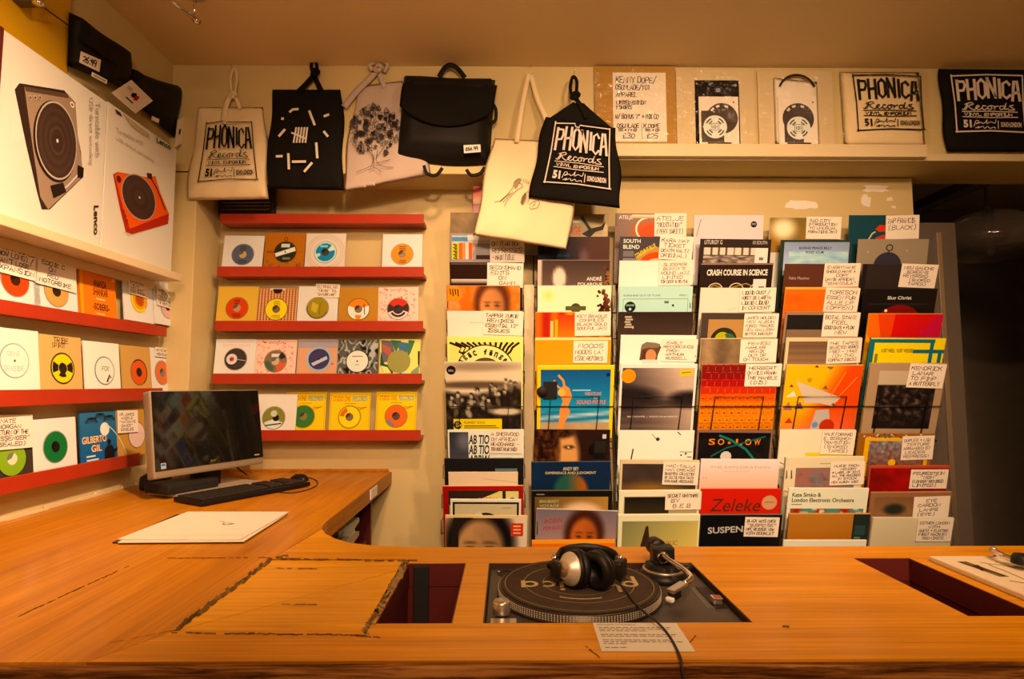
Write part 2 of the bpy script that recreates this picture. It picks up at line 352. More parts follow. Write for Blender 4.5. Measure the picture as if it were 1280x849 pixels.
struct('trim_3', (2.40, 2.86, 2.42), (2.46, 4.59, 2.47), M['darkpost'])
struct('trim_4', (2.50, 2.86, 2.44), (2.53, 4.59, 2.48), M['darkpost'])
post = tag(empty('doorpost', (1.98, 2.8, 0)), kind='structure')
box('post', (1.942, 2.725, 0), (2.145, 2.835, 2.17), M['darkpost'], post, .004, W=True)
box('metal_strip', (2.045, 2.715, 0), (2.068, 2.725, 2.12), M['alu'], post, .002, W=True)
# torn paper left on the wall paint
for k, (cx, cy, wx, wy) in enumerate(((1001, 256, 20, 6), (1094, 236, 17, 5), (1082, 251, 6, 8), (1112, 249, 4, 3), (1117, 259, 3, 2))):
    rng = random.Random(k); c = at_y(cx, cy, YB); s = YB / FPX; n = 18
    bm = bmesh.new(); top = []
    for i in range(n):
        t = 2 * math.pi * i / n; q = rng.uniform(.7, 1.15); p = abs(math.cos(t)) ** .6 * (1 if math.cos(t) > 0 else -1), abs(math.sin(t)) ** .6 * (1 if math.sin(t) > 0 else -1)
        top.append((c.x + p[0] * wx * s * q, c.z + p[1] * wy * s * q))
    F = [bm.verts.new((x, YB - .0012, z)) for x, z in top]; B = [bm.verts.new((x, YB, z)) for x, z in top]
    bm.faces.new(F)
    for i in range(n): bm.faces.new((F[i], F[(i + 1) % n], B[(i + 1) % n], B[i]))
    o = bm_obj('paper_scrap', bm, M['cardwhite']); o.parent = D.objects['wall_back']

# ------------------------------------------------------------------ the counter
def flat_board(name, outline, holes, z0, z1, m, parent, bev=.0):
    c = D.curves.new(name, 'CURVE'); c.dimensions = '2D'; c.fill_mode = 'BOTH'; c.extrude = (z1 - z0) / 2
    for pl in [outline] + holes:
        s = c.splines.new('POLY'); s.points.add(len(pl) - 1); s.use_cyclic_u = True
        for p, (x, y) in zip(s.points, pl): p.co = (x, y, 0, 1)
    o = D.objects.new(name, c); COL.objects.link(o)
    me = D.meshes.new_from_object(o.evaluated_get(bpy.context.evaluated_depsgraph_get())); D.objects.remove(o)
    me.transform(Matrix.Translation((0, 0, (z0 + z1) / 2))); me.name = name; me.materials.clear(); me.materials.append(m)
    o = D.objects.new(name, me); COL.objects.link(o); o.parent = parent; me.transform(mw(parent).inverted())
    for p in me.polygons: p.material_index = 0
    return o
def rc(x0, y0, x1, y1): return [(x0, y0), (x1, y0), (x1, y1), (x0, y1)]
counter = empty('shop_counter', (0, 1.2, 0), label='varnished orange wooden shop counter with an inset turntable and dark wells', cat='counter')
ZT = 1.0
CURVE = [(-.15, 1.470), (-.25, 1.474), (-.326, 1.485), (-.395, 1.512), (-.442, 1.55), (-.485, 1.601), (-.512, 1.655), (-.524, 1.71), (-.528, 1.78)]
left_out = [(XL, .88), (-.607, .88), (-.541, .985), (-.541, 1.376), (-.512, 1.655), (-.524, 1.71), (-.528, 1.78), (-.53, 2.60), (-.535, YB - .002), (-1.352, YB - .002), (-1.352, YU), (XL, YU)]
flat_board('worktop_board', [(x + (.003 if i in (0, 11) else 0), y) for i, (x, y) in enumerate(left_out)], [], .95, ZT, M['woodL'], counter)
TT = rc(-.04, 1.012, .414, 1.342); WELL1 = rc(-.22, 1.012, -.091, 1.342); WELL2 = rc(.797, 1.035, .927, 1.372)
flat_board('worktop_board', [(-.6055, .88), (2.68, .88), (2.68, 1.47)] + CURVE[:6] + [(-.5105, 1.655), (-.5395, 1.377), (-.231, 1.373), (-.231, .982), (-.5395, .985)], [TT, WELL1, WELL2], .95, ZT, M['woodR'], counter)
def lining(name, r, m_):
    (x0, y0), _, (x1, y1), _ = r; bm = bmesh.new(); t = .0025
    for lo, hi in (((x0, y0), (x0 + t, y1)), ((x1 - t, y0), (x1, y1)), ((x0, y0), (x1, y0 + t)), ((x0, y1 - t), (x1, y1))): add_box(bm, (*lo, .9505), (*hi, .9994))
    return bm_obj(name, bm, M[m_], counter, W=True)
for r_, m_ in ((TT, 'darkbrown'), (WELL1, 'maroon'), (WELL2, 'maroon')): lining('cutout_lining', r_, m_)
flat_board('hatch_board', [(-.537, .988), (-.235, .986), (-.235, 1.292)], [], .97, ZT - .0008, M['woodH'], counter)
flat_board('hatch_board', [(-.538, .991), (-.236, 1.297), (-.236, 1.368), (-.538, 1.371)], [], .97, ZT - .0012, M['woodH'], counter)
box('front_edge', (XL + .003, .866, .925), (2.68, .8795, ZT - .003), M['edge'], counter, .002, W=True)
box('edge_band', (-.536, 1.74, .945), (-.5265, YB - .004, ZT - .002), M['armedge'], counter, 0, W=True)
box('front_panel', (XL + .003, .92, 0), (2.68, .94, .95), M['maroon'], counter, W=True)
box('back_panel', (-.5, 1.43, 0), (2.68, 1.45, .95), M['maroon'], counter, W=True)
box('end_panel', (-1.35, 2.50, 0), (-.57, 2.52, .95), M['maroon'], counter, W=True)
box('end_panel', (-1.35, 1.95, 0), (-.575, 1.965, .95), M['maroon'], counter, W=True)
box('inner_shelf', (-1.35, 1.966, .74), (-.58, 2.499, .76), M['maroon'], counter, W=True)
box('inner_back', (-1.46, 1.5, 0), (-1.351, 2.498, .95), M['maroon'], counter, W=True)
def well(name, r, z):
    (x0, y0), _, (x1, y1), _ = r; bm = bmesh.new(); t = .006
    add_box(bm, (x0 - t, y0 - t, z - t), (x1 + t, y1 + t, z)); add_box(bm, (x0 - t, y0 - t, z), (x0, y1 + t, .9495)); add_box(bm, (x1, y0 - t, z), (x1 + t, y1 + t, .9495))
    add_box(bm, (x0, y0 - t, z), (x1, y0, .9495)); add_box(bm, (x0, y1, z), (x1, y1 + t, .9495))
    return bm_obj(name, bm, M['maroon'], counter, W=True)
well('well_liner', WELL1, .80); well('well_liner', WELL2, .82)
bm = bmesh.new()
for k in range(14):
    y = 1.5 + k * .075
    add_box(bm, (XL + .004, y - .04, ZT), (XL + .012 + .006 * math.sin(k * 1.7), y + .04, ZT + .010 + .005 * math.sin(k * 2.3)))
bm_obj('sealant_strip', bm, M['trim'], counter, W=True)
box('backstop', (-1.34, YB - .012, ZT), (-.54, YB - .002, ZT + .012), M['armedge'], counter, .002, W=True)
# worn joints and scratches in the varnish
wm = lambda x, y, d: at_z(x, y, ZT + .0004 + d) - Vector(counter.location)
wear = Art(1, 1, wm, step=.000004)
def ragged(p0, p1, wd, c, n=26, seed=1, gap=.0):
    rng = random.Random(seed); (x0, y0), (x1, y1) = p0, p1; L = math.hypot(x1 - x0, y1 - y0); nx, ny = -(y1 - y0) / L, (x1 - x0) / L
    for i in range(n):
        if rng.random() < gap: continue
        a, b = i / n, (i + 1.25) / n; o = rng.uniform(-.25, .25) * wd; h1, h2 = wd * rng.uniform(.2, .55), wd * rng.uniform(.2, .55)
        P = [(x0 + (x1 - x0) * t + nx * q, y0 + (y1 - y0) * t + ny * q) for t, q in ((a, o - h1), (b, o - h2), (b, o + h2), (a, o + h1))]
        wear.poly(P, (lambda q_: tuple(v * q_ for v in c))(rng.uniform(.8, 1.15))); wear.k = (wear.k % 40) + 1
DK, GR = (128, 88, 46), (164, 124, 74)
ragged((221, 786), (339, 699), 6, DK, 34, 1); ragged((222, 785), (262, 755), 4, (104, 68, 36), 10, 2)
ragged((214, 791), (456, 794), 2.2, DK, 40, 3, .15); ragged((345, 698), (520, 701), 2, DK, 30, 4, .2)
ragged((456, 792), (508, 702), 9, GR, 44, 5); ragged((455, 792), (506, 703), 5, DK, 40, 6, .35); ragged((470, 770), (512, 700), 2.2, (60, 40, 22), 24, 14, .3)
ragged((200, 698), (336, 697), 1, (120, 70, 24), 30, 7, .35); ragged((22, 771), (160, 708), 1.3, (110, 62, 20), 30, 8, .2)
ragged((345, 710), (400, 711), .9, (120, 70, 24), 12, 9, .3); ragged((352, 755), (400, 756), .9, (120, 70, 24), 10, 10, .3)
ragged((345, 697), (360, 694), 2.4, DK, 8, 11); ragged((445, 795), (475, 797), 1.8, DK, 10, 12, .3)
ragged((732, 808), (750, 822), 2, (150, 90, 36), 8, 15, .3); ragged((978, 783), (986, 784), 3, DK, 4, 16); ragged((870, 795), (862, 803), 2.4, (130, 80, 34), 5, 17)
ragged((130, 805), (222, 787), .8, (150, 88, 26), 16, 18, .3)
tag(wear.build('worn_joints', counter, M['matte']), kind='stuff')

# things beside and inside the counter
tape = box('black_strap', (-.205, 1.318, .815), (-.172, 1.332, 1.001), M['matteblack'], None, .003)
tag(tape, 'flat black strap hanging down inside the small red well left of the turntable', 'strap')
mags = []
rng = random.Random(4)
for k in range(7):
    z = .7605 + k * .017
    o = box('magazine', (-.155, -.115, 0), (.155, .115, .0155), mat('magazine_%d' % k, pc([(236, 214, 170), (200, 190, 170), (226, 190, 140), (240, 226, 196), (150, 130, 110), (232, 205, 160), (238, 220, 186)][k]), .5), None, .0015)
    o.location = (-.755 + rng.uniform(-.015, .02), 2.26 + rng.uniform(-.03, .03), z); o.rotation_euler = (0, 0, R(rng.uniform(-9, 9)))
    tag(o, ['lowest cream magazine of the stack on the shelf under the counter', 'grey magazine second from the bottom under the counter', 'tan magazine third up in the stack under the counter', 'pale magazine in the middle of the stack under the counter',
            'dark brown magazine near the top of the stack under the counter', 'buff magazine just below the top of the stack under the counter', 'topmost cream magazine of the stack under the counter'][k], 'magazine', 'magazines under the counter')
lf = empty('loose_sheet', (-.6, 2.3, .88), label='curled white sheet hanging from the counter edge above the magazines', cat='paper')
bm = bmesh.new(); pr_ = []
for i in range(13):
    t = i / 12; pr_.append((-.524 - .16 * t ** 1.7, 2.36 - .10 * t, ZT - .012 - .115 * t + .02 * math.sin(t * 3)))
rows = [[bm.verts.new((x, y - .05 + .1 * j, z)) for j in range(2)] for x, y, z in pr_]
for a, b in zip(rows, rows[1:]): bm.faces.new((a[0], a[1], b[1], b[0]))
o = bm_obj('sheet', bm, M['paper'], lf, True, W=True); md = o.modifiers.new('thick', 'SOLIDIFY'); md.thickness = .0006
box('clip', (-.526, 2.29, .955), (-.5225, 2.40, .992), M['cardwhite'], lf, W=True)

# white record sleeves lying on the counter
for k, (dx, dy, rz, m, lab) in enumerate(((-.022, .012, 3, 'vinyl', 'black record sleeve almost hidden under the white one on the counter'), (.004, -.004, 1.4, 'paper', 'lower white record sleeve under another beside the keyboard'), (0, .006, -.8, 'paper', 'white record sleeve with a small ink squiggle lying before the keyboard'))):
    o = box('record_sleeve', (-.155, -.157, 0), (.155, .157, .0035), M[m], None, .0008)
    o.location = (-.822 + dx, 1.662 + dy, ZT + .0003 + .0038 * k); o.rotation_euler = (0, 0, R(rz)); tag(o, lab, 'record', 'sleeves lying on the counter')
    if k == 2:
        a = Art(.31, .314, lambda u, v, d: Vector(((u - .5) * .31, (.5 - v) * .314, .0036 + d)))
        a.line([(.52, .40), (.57, .43), (.60, .47), (.66, .46)], .01, (150, 120, 90)).line([(.60, .50), (.63, .53), (.69, .52), (.70, .49), (.66, .50)], .014, (60, 45, 35))
        a.line([(.18, .90), (.96, .885)], .003, (190, 160, 124)); a.build('ink_mark', o, M['matte'])
# typed note taped to the front of the counter
nt = box('typed_note', (-.07, -.052, 0), (.07, .052, .0004), M['paper']); nt.location = (.213, .957, ZT + .0006); nt.rotation_euler = (0, 0, R(-1)); tag(nt, 'white typed note taped to the counter in front of the turntable', 'note')
a = Art(.14, .104, lambda u, v, d: Vector(((u - .5) * .14, (.5 - v) * .104, .0005 + d)), step=.00001)
rng = random.Random(3)
a.type('WELCOME TO PHONICA', .04, .10, .055, (90, 70, 56), width=.46)
for j, ln in enumerate((.9, .86, .6, 0, .92, .88, 0, .8, .93, .3, 0, .28)):
    x = .05
    while x < ln:
        e = min(ln, x + rng.uniform(.03, .09)); a.rect(x, .17 + j * .064, e, .195 + j * .064, (135, 112, 90)); a.k -= 1; x = e + .015
a.build('printed_text', nt, M['matte'])

# ------------------------------------------------------------------ turntable set into the counter
tt = empty('record_turntable', (.187, 1.177, ZT), label='dark grey direct drive turntable sunk into the counter under the headphones', cat='turntable')
ZD = -.012
bm = bmesh.new(); add_box(bm, (-.2240, -.1620, -.10), (.2240, .1620, ZD), .003); bm_obj('plinth', bm, M['deck'], tt)
PX, PY, PR = -.046, .003, .160
cx, cy = PX, PY
lathe('platter', [(0, ZD + .001), (PR - .004, ZD + .001), (PR, ZD + .002), (PR, ZD + .0042), (PR - .003, ZD + .0046), (PR - .003, ZD + .0178), (PR - .006, ZD + .020), (0, ZD + .020)], M['platter'], tt, 96, Matrix.Translation((cx, cy, 0)))
bm = bmesh.new()
for zz, n, s in ((.0065, 180, .0010), (.0097, 180, .0010), (.0129, 180, .0010), (.0161, 180, .0010)):
    for k in range(n):
        t = 2 * math.pi * k / n; M4 = Matrix.Translation((cx + (PR - .003) * math.cos(t), cy + (PR - .003) * math.sin(t), ZD + zz)) @ Matrix.Rotation(t, 4, 'Z')
        add_box(bm, (-.0008, -s * 1.25, -s * .95), (.0010, s * 1.25, s * .95), 0, 0, M4)
tag(bm_obj('strobe_dots', bm, mat('pale_dots', (.46, .42, .35), .5), tt), kind='stuff')
ZM = ZD + .0202
lathe('slipmat', [(0, ZM), (.1505, ZM), (.152, ZM + .001), (.151, ZM + .0022), (0, ZM + .0022)], mat('felt_slipmat', (.050, .036, .026), .95, spec=.1, noise_amt=.3, nscale=40, bump=.2), tt, 72, Matrix.Translation((cx, cy, 0)))
a = Art(.30, .30, lambda u, v, d: Vector((cx + (.5 - u) * .30, cy + (v - .5) * .30, ZM + .0023 + d)), step=.00004)
MW = (196, 158, 104)
for r_, wd in ((.485, .006), (.36, .007), (.235, .006)): a.disc(.5, .5, r_, (150, 118, 76), r_ - wd, 0, 360, 64)
a.disc(.5, .5, .30, MW, .287, 60, 112, 20)
a.disc(.5, .5, .28, MW, .268, 240, 300, 20)
LW = .026
def lp(pts): a.line(pts, LW, MW)
def ring(x, y, r_, a0=0, a1=360): a.disc(x, y, r_, MW, r_ - LW, a0, a1, 24)
x0, yb, q_ = .17, .47, .056
ring(x0, yb, q_); lp([(x0 - q_ + .013, yb), (x0 - q_ + .013, yb + .14)])                                   # p
x1 = x0 + .085; lp([(x1, yb - .14), (x1, yb + .055)]); ring(x1 + .043, yb, q_ - .008, 0, 180); lp([(x1 + .082, yb), (x1 + .082, yb + .055)])   # h
ring(x1 + .155, yb, q_)                                                                                   # o
x1 += .235; lp([(x1, yb - .05), (x1, yb + .055)]); ring(x1 + .043, yb, q_ - .008, 0, 180); lp([(x1 + .082, yb), (x1 + .082, yb + .055)])  # n
x1 += .125; lp([(x1, yb - .055), (x1, yb + .055)]); a.disc(x1, yb - .10, .017, MW)                          # i
ring(x1 + .09, yb, q_, 50, 310); ring(x1 + .205, yb, q_); lp([(x1 + .205 + q_ - .013, yb - .055), (x1 + .205 + q_ - .013, yb + .06)])    # c a
a.build('slipmat_print', tt, M['matte'])
lathe('spindle', [(.0036, ZM), (.0036, ZM + .016), (.002, ZM + .019), (0, ZM + .019)], M['chrome'], tt, 16, Matrix.Translation((cx, cy, 0)))
box('start_button', (-.215, -.163, ZD), (-.170, -.128, ZD + .006), M['alu'], tt, .0015)
bm = bmesh.new()
prof = [(.0155, ZD + .006), (.0155, ZD + .024), (.0135, ZD + .028), (0, ZD + .028)]
add_lathe(bm, prof, 28, Matrix.Translation((-.196, -.105, 0))); bm_obj('speed_dial', bm, M['alu'], tt, True)
lathe('adapter_well', [(0, ZD + .0004), (.021, ZD + .0004), (.022, ZD + .001), (.0215, ZD)], M['matteblack'], tt, 32, Matrix.Translation((-.187, .13, 0)))
# tone arm
TB = (.147, .098)
bm = bmesh.new(); T_ = Matrix.Translation((TB[0], TB[1], 0))
add_lathe(bm, [(0, ZD), (.052, ZD), (.052, ZD + .008), (.046, ZD + .016), (.040, ZD + .018), (.038, ZD + .030), (0, ZD + .030)], 40, T_); bm_obj('tonearm_base', bm, M['blackplastic'], tt, True)
lathe('height_ring', [(.0435, ZD + .0165), (.0445, ZD + .019), (.0435, ZD + .0215), (.040, ZD + .022)], M['alu'], tt, 40, T_)
box('gimbal', (TB[0] - .024, TB[1] - .012, ZD + .030), (TB[0] + .022, TB[1] + .024, ZD + .066), M['blackplastic'], tt, .004)
lathe('pivot_ring', [(.011, -.003), (.014, 0), (.011, .003), (.008, 0), (.011, -.003)], M['chrome'], tt, 24, disc_matrix((TB[0] - .004, TB[1] - .014, ZD + .046), (0, 1, .2)))
lathe('counterweight', [(0, -.018), (.017, -.018), (.019, -.014), (.019, .012), (.017, .016), (0, .016)], M['blackplastic'], tt, 28, disc_matrix((TB[0] - .006, TB[1] + .040, ZD + .055), (-.15, 1, 0)))
lathe('anti_skate_dial', [(0, ZD), (.014, ZD), (.014, ZD + .012), (.011, ZD + .015), (0, ZD + .015)], M['blackplastic'], tt, 24, Matrix.Translation((.208, .140, 0)))
arm = catmull([(TB[0] - .004, TB[1] - .016, ZD + .052), (.152, .055, ZD + .047), (.165, .022, ZD + .043), (.171, -.008, ZD + .039), (.164, -.026, ZD + .036), (.150, -.038, ZD + .034)], 6)
tube('tonearm', arm, .0052, M['chrome'], tt, 12)
hs = box('headshell', (-.009, -.026, -.003), (.009, .018, .003), M['alu'], tt, .0015); hs.location = (.136, -.050, ZD + .032); hs.rotation_euler = (R(8), 0, R(-52))
ca_ = box('cartridge', (-.008, -.024, -.016), (.008, -.004, -.003), M['blackplastic'], hs, .002)
box('stylus_guard', (-.008, -.034, -.018), (.008, -.024, -.010), M['cardwhite'], hs, .003)
box('pitch_slot', (.196, -.072, ZD), (.2195, .040, ZD + .0012), M['blackplastic'], tt, .0005)
box('pitch_slider', (.198, -.060, ZD + .0012), (.2175, -.036, ZD + .013), M['chrome'], tt, .003)
a = Art(1, 1, lambda u, v, d: Vector((u, v, ZD + .0006 + d)), step=.00002)
for k in range(15): a.line([(.186, -.066 + k * .0072), (.192 + (.003 if k % 7 == 0 else 0), -.066 + k * .0072)], .0012, (180, 160, 130)); a.k = 1
a.line([(.185, -.07), (.186, .036), (.160, .038)], .0009, (170, 150, 120)); a.build('pitch_scale', tt, M['matte'])
for k, (x, y) in enumerate(((-.205, .145), (.21, .145))): lathe('deck_screw', [(0, ZD + .001), (.004, ZD + .001), (.004, ZD)], M['alu'], tt, 12, Matrix.Translation((x, y, 0)))

# headphones resting on the slipmat
HS = .81
hp = empty('headphones', (.131, 1.15, ZT + ZM + .0028), label='black and silver headphones resting on the slipmat of the turntable', cat='headphones')
hp.scale = (HS, HS, HS)
def cup(sign, center, axis, tilt):
    Mx = disc_matrix(center, axis)
    sh = lathe('ear_cup', [(0, .020), (.020, .0205), (.0235, .019), (.026, .014), (.036, .006), (.040, -.004), (.040, -.010), (0, -.010)], M['silver'], hp, 36, Mx)
    lathe('cup_cap', [(0, .0212), (.019, .0212), (.020, .0195)], M['alu'], sh, 28, Mx)
    lathe('cup_rim', [(.0395, .0), (.0435, -.003), (.0435, -.011), (.039, -.0125)], M['blackplastic'], sh, 36, Mx)
    lathe('ear_pad', [(.040, -.011), (.045, -.016), (.045, -.026), (.038, -.033), (.028, -.033), (.021, -.026), (.020, -.014), (0, -.013)], M['leather'], sh, 36, Mx)
    return sh
AX = Vector((-.62, -.78, .12))
c1 = Vector((-.012, -.005, .0447)); c2 = Vector((.063, .0, .0452))
cup(1, c1, (-.84, -.52, .14), 0); cup(-1, c2, (.72, .68, .08), 0)
band = catmull([(-.046, .018, .038), (-.046, .050, .042), (-.026, .092, .046), (.034, .112, .049), (.092, .098, .046), (.118, .066, .042), (.114, .034, .038)], 7)
bm = bmesh.new(); N = len(band); rows = []
for i, p in enumerate(band):
    t = i / (N - 1); wd = .013 + .012 * math.sin(math.pi * t); up = Vector((0, 1, .25)).normalized()
    tan = (band[min(N - 1, i + 1)] - band[max(0, i - 1)]).normalized(); sd = tan.cross(up).normalized(); u2 = sd.cross(tan).normalized()
    rows.append([bm.verts.new(p + sd * (wd * a_) + u2 * (.0055 * b_)) for a_, b_ in ((-1, -.6), (-1, .5), (-.5, 1), (.5, 1), (1, .5), (1, -.6), (.5, -1), (-.5, -1))])
for A, B in zip(rows, rows[1:]):
    for k in range(8): bm.faces.new((A[k], A[(k + 1) % 8], B[(k + 1) % 8], B[k]))
bm.faces.new(rows[0]); bm.faces.new(rows[-1][::-1]); bm_obj('headband', bm, M['leather'], hp, True)
bm = bmesh.new(); add_box(bm, (-.012, -.026, -.02), (.012, .014, .022), .006, 0, Matrix.Translation((-.042, .016, .036)) @ Matrix.Rotation(R(25), 4, 'Z')); bm_obj('yoke', bm, M['blackplastic'], hp, True)
bm = bmesh.new(); add_box(bm, (-.013, -.026, -.022), (.013, .020, .022), .006, 0, Matrix.Translation((.110, .022, .036)) @ Matrix.Rotation(R(-30), 4, 'Z')); bm_obj('yoke', bm, M['blackplastic'], hp, True)
for x, y, z in ((-.046, .040, .058), (.115, .046, .056)): lathe('hinge_cap', [(0, .004), (.006, .004), (.007, 0), (0, -.004)], M['chrome'], hp, 14, disc_matrix((x, y, z), (-.5, -.6, .6)))
H0 = Vector(hp.location)
pts = [H0 + Vector((.062, -.002, .026)), at_z(781, 737, 1.018), at_z(792, 752, 1.013), at_z(806, 766, 1.012), at_z(818, 775, 1.012), at_z(832, 789, 1.003), at_z(843, 806, 1.003), at_z(851, 824, 1.004)]
e = at_y(853, 832, .862); pts += [Vector((e.x, .862, .990)), Vector((e.x + .012, .860, .93)), Vector((e.x + .025, .862, .86))]
tube('cable', [(p - H0) / HS for p in catmull(pts, 6)], .0025, M['rubber'], hp, 8)
a = Art(.03, .03, lambda u, v, d: disc_matrix(c1, (-.84, -.52, .14)) @ Vector(((u - .5) * .03, (.5 - v) * .03, .0214 + d)), step=.00003)
a.rect(.1, .3, .62, .36, (190, 90, 50)).rect(.1, .62, .8, .68, (196, 96, 50)).rect(.3, .44, .9, .47, (120, 90, 60)).rect(.2, .53, .7, .56, (120, 90, 60)); a.build('cup_print', hp, M['matte'])

# pale panel with a chrome arm at the right end of the counter
pn = empty('white_deck', (1.16, 1.22, ZT), label='cream deck with a printed diagram and chrome arm at the right end of the counter', cat='turntable')
box('deck_panel', (-.205, -.165, .0005), (.22, .127, .012), mat('cream_deck', (.66, .58, .43), .45), pn, .003)
a = Art(1, 1, lambda u, v, d: at_z(u, v, ZT + .0125 + d) - Vector(pn.location), step=.00001)
a.poly([(1196, 702), (1208, 702), (1262, 721), (1250, 721)], (132, 100, 58)); a.poly([(1216, 707), (1222, 706), (1232, 712), (1228, 714)], (70, 50, 30))
a.line([(1200, 703), (1256, 720)], .9, (70, 50, 30)); a.line([(1236, 706), (1262, 716), (1280, 724)], .7, (160, 128, 80)); a.line([(1262, 726), (1282, 729)], .7, (160, 128, 80)); a.line([(1225, 703), (1290, 712)], .6, (170, 140, 92))
a.build('printed_diagram', pn, M['matte'])
q = lambda x, y, z: at_z(x, y, z) - Vector(pn.location)
tube('chrome_arm', catmull([q(1243, 690, 1.030), q(1256, 696, 1.030), q(1270, 700, 1.028), q(1295, 706, 1.024)], 5), .006, M['chrome'], pn, 12)
lathe('arm_cap', [(0, .008), (.006, .007), (.009, 0), (.006, -.006), (0, -.007)], M['alu'], pn, 18, disc_matrix(q(1242, 688, 1.030), (-.9, .4, .2)))
tube('arm_support', [q(1243, 690, 1.030), q(1244, 694, 1.013)], .004, M['chrome'], pn, 10)
lathe('control_dial', [(0, .030), (.017, .030), (.021, .024), (.022, .012)], M['blackplastic'], pn, 28, Matrix.Translation(q(1280, 712, 1.012)) @ Matrix.Translation((0, 0, -.0)) )

# ------------------------------------------------------------------ all-in-one computer, keyboard, mouse
mon = empty('computer_monitor', (-1.10, 2.23, ZT), (0, 0, R(64.5)), 'black glass all-in-one computer with a silver rim in the counter corner', 'computer')
hd = empty('display', (0, 0, .075), (R(-9), 0, 0)); hd.parent = mon
MWD, MH = .462, .305
bm = bmesh.new(); add_box(bm, (-MWD / 2, -.004, 0), (MWD / 2, .034, MH), .008); bm_obj('silver_case', bm, M['bezel'], hd)
box('screen', (-MWD / 2 + .006, -.0065, .026), (MWD / 2 - .002, -.0045, MH - .004), M['glossblack'], hd, .0008)
a = Art(MWD, MH, lambda u, v, d: Vector(((u - .5) * MWD, -.0066 - d, (1 - v) * MH)), lit=False)
a.type('acer', .47, .885, .022, (120, 112, 100), width=.055).rect(.055, .83, .095, .895, (150, 178, 196)).rect(.06, .838, .09, .865, (60, 110, 160)).rect(.90, .868, .955, .882, (170, 160, 140))
a.build('screen_badges', hd, M['matte'])
box('back_shell', (-.18, .034, .03), (.18, .06, .27), M['blackplastic'], hd, .01)
box('stand_neck', (-.035, .05, .0), (.075, .085, .16), M['blackplastic'], mon, .004)
bm = bmesh.new(); add_box(bm, (-.15, -.045, .0005), (.19, .15, .014), .003); bm_obj('stand_foot', bm, M['silver'], mon)
box('foot_plate', (-.185, -.01, .014), (.02, .12, .05), M['matteblack'], mon, .01)
blk = empty('black_adapter', tuple(at_z(190, 607, ZT + .012)), (0, 0, R(20)), 'black box with rounded corners on the counter behind the monitor foot', 'adapter')
bm = bmesh.new(); add_box(bm, (-.035, -.05, -.0115), (.055, .075, .042), .012); bm_obj('casing', bm, M['matteblack'], blk, True)
kb = empty('keyboard', (-.952, 2.175, ZT + .0005), (R(0), 0, R(59.5)), 'black computer keyboard lying in front of the monitor', 'keyboard')
bm = bmesh.new(); add_box(bm, (-.222, -.085, .003), (.222, .075, .018), .004); bm_obj('keyboard_case', bm, M['blackplastic'], kb)
bm = bmesh.new()
for r_ in range(6):
    n = 20; y = -.070 + r_ * .0225 + (.006 if r_ == 5 else 0); x = -.212
    if r_ == 0:
        for x0, x1 in ((-.212, -.19), (-.188, -.166), (-.164, -.142), (-.140, -.035), (-.033, -.01), (-.008, .015), (.017, .04), (.052, .0695), (.072, .0895), (.092, .1095), (.124, .162), (.164, .18), (.184, .212)): add_box(bm, (x0, y, .018), (x1, y + .018, .0235), .001)
        continue
    for k in range(21):
        x0 = -.212 + k * .0203
        if k in (13, 17): continue
        add_box(bm, (x0, y, .018), (x0 + .0172, y + .018, .0235))
tag(bm_obj('keys', bm, mat('key_caps', (.02, .018, .016), .5), kb), kind='stuff')
ms = empty('computer_mouse', tuple(at_z(374, 600, ZT + .0005)), (0, 0, R(48)), 'small black mouse with a looped cable behind the keyboard', 'mouse')
bm = bmesh.new(); bmesh.ops.create_uvsphere(bm, u_segments=20, v_segments=12, radius=1)
for v in bm.verts: v.co = Vector((v.co.x * .031, v.co.y * .054, max(0, v.co.z) * .025 * (1 - .25 * v.co.y)))
bm_obj('mouse_body', bm, M['blackplastic'], ms, True)
lathe('scroll_wheel', [(0, -.003), (.006, -.003), (.006, .003), (0, .003)], M['rubber'], ms, 14, disc_matrix((0, .028, .0165), (1, 0, 0)))
mp_ = [at_z(x, y, ZT + .003) for x, y in ((380, 596), (392, 599), (397, 603), (394, 608), (382, 613), (365, 616), (345, 615), (330, 612))]
mi_ = Matrix.LocRotScale(ms.location, ms.rotation_euler, None).inverted()
tube('mouse_cable', [mi_ @ p for p in catmull(mp_, 6)], .0020, M['rubber'], ms, 6)
cb = [Vector((.12, .06, .14)), Vector((.15, .10, .12)), Vector((.20, .12, .06)), Vector((.24, .10, .02))]
tube('power_cable', catmull(cb, 6), .003, M['rubber'], mon, 6)

# dark glass lamp in the passage, ceiling rails
lampo = empty('pendant_lamp', tuple(at_y(1236, 300, 3.1)), label='dark smoked glass pendant lamp hanging in the unlit passage', cat='lamp')
gm = mat('smoked_glass', (.30, .27, .23), .10, spec=.5, trans=.8)
lathe('glass_shade', [(.02, .16), (.05, .158), (.14, .13), (.22, .075), (.262, .0), (.25, -.045), (.20, -.085), (.12, -.115), (.05, -.125), (.0, -.126)], gm, lampo, 48)
lathe('lamp_holder', [(0, .18), (.022, .18), (.024, .12), (.016, .02), (0, .02)], M['darkpost'], lampo, 20)
tube('hanging_rod', [(0, 0, .17), (0, 0, ZC - lampo.location.z)], .008, M['darkpost'], lampo, 10)
lathe('dim_bulb', [(0, -.03), (.02, -.02), (.028, .0), (.018, .03), (0, .04)], M['darkpost'], lampo, 18)
g_ = empty('ceiling_track', tuple(at_z(236, 6, 2.70)), label='short chrome rail fixed under the ceiling above the corner', cat='rail')
L0 = Vector(g_.location)
p0, p1 = at_z(188, -20, 2.72), at_z(246, 26, 2.72)
tube('rail', [p0 - L0, p1 - L0], .008, M['chrome'], g_, 10)
s_ = p1 + (p0 - p1) * .06
tube('stand_off', [s_ - L0, Vector((s_.x, s_.y, ZC)) - L0], .005, M['chrome'], g_, 10)
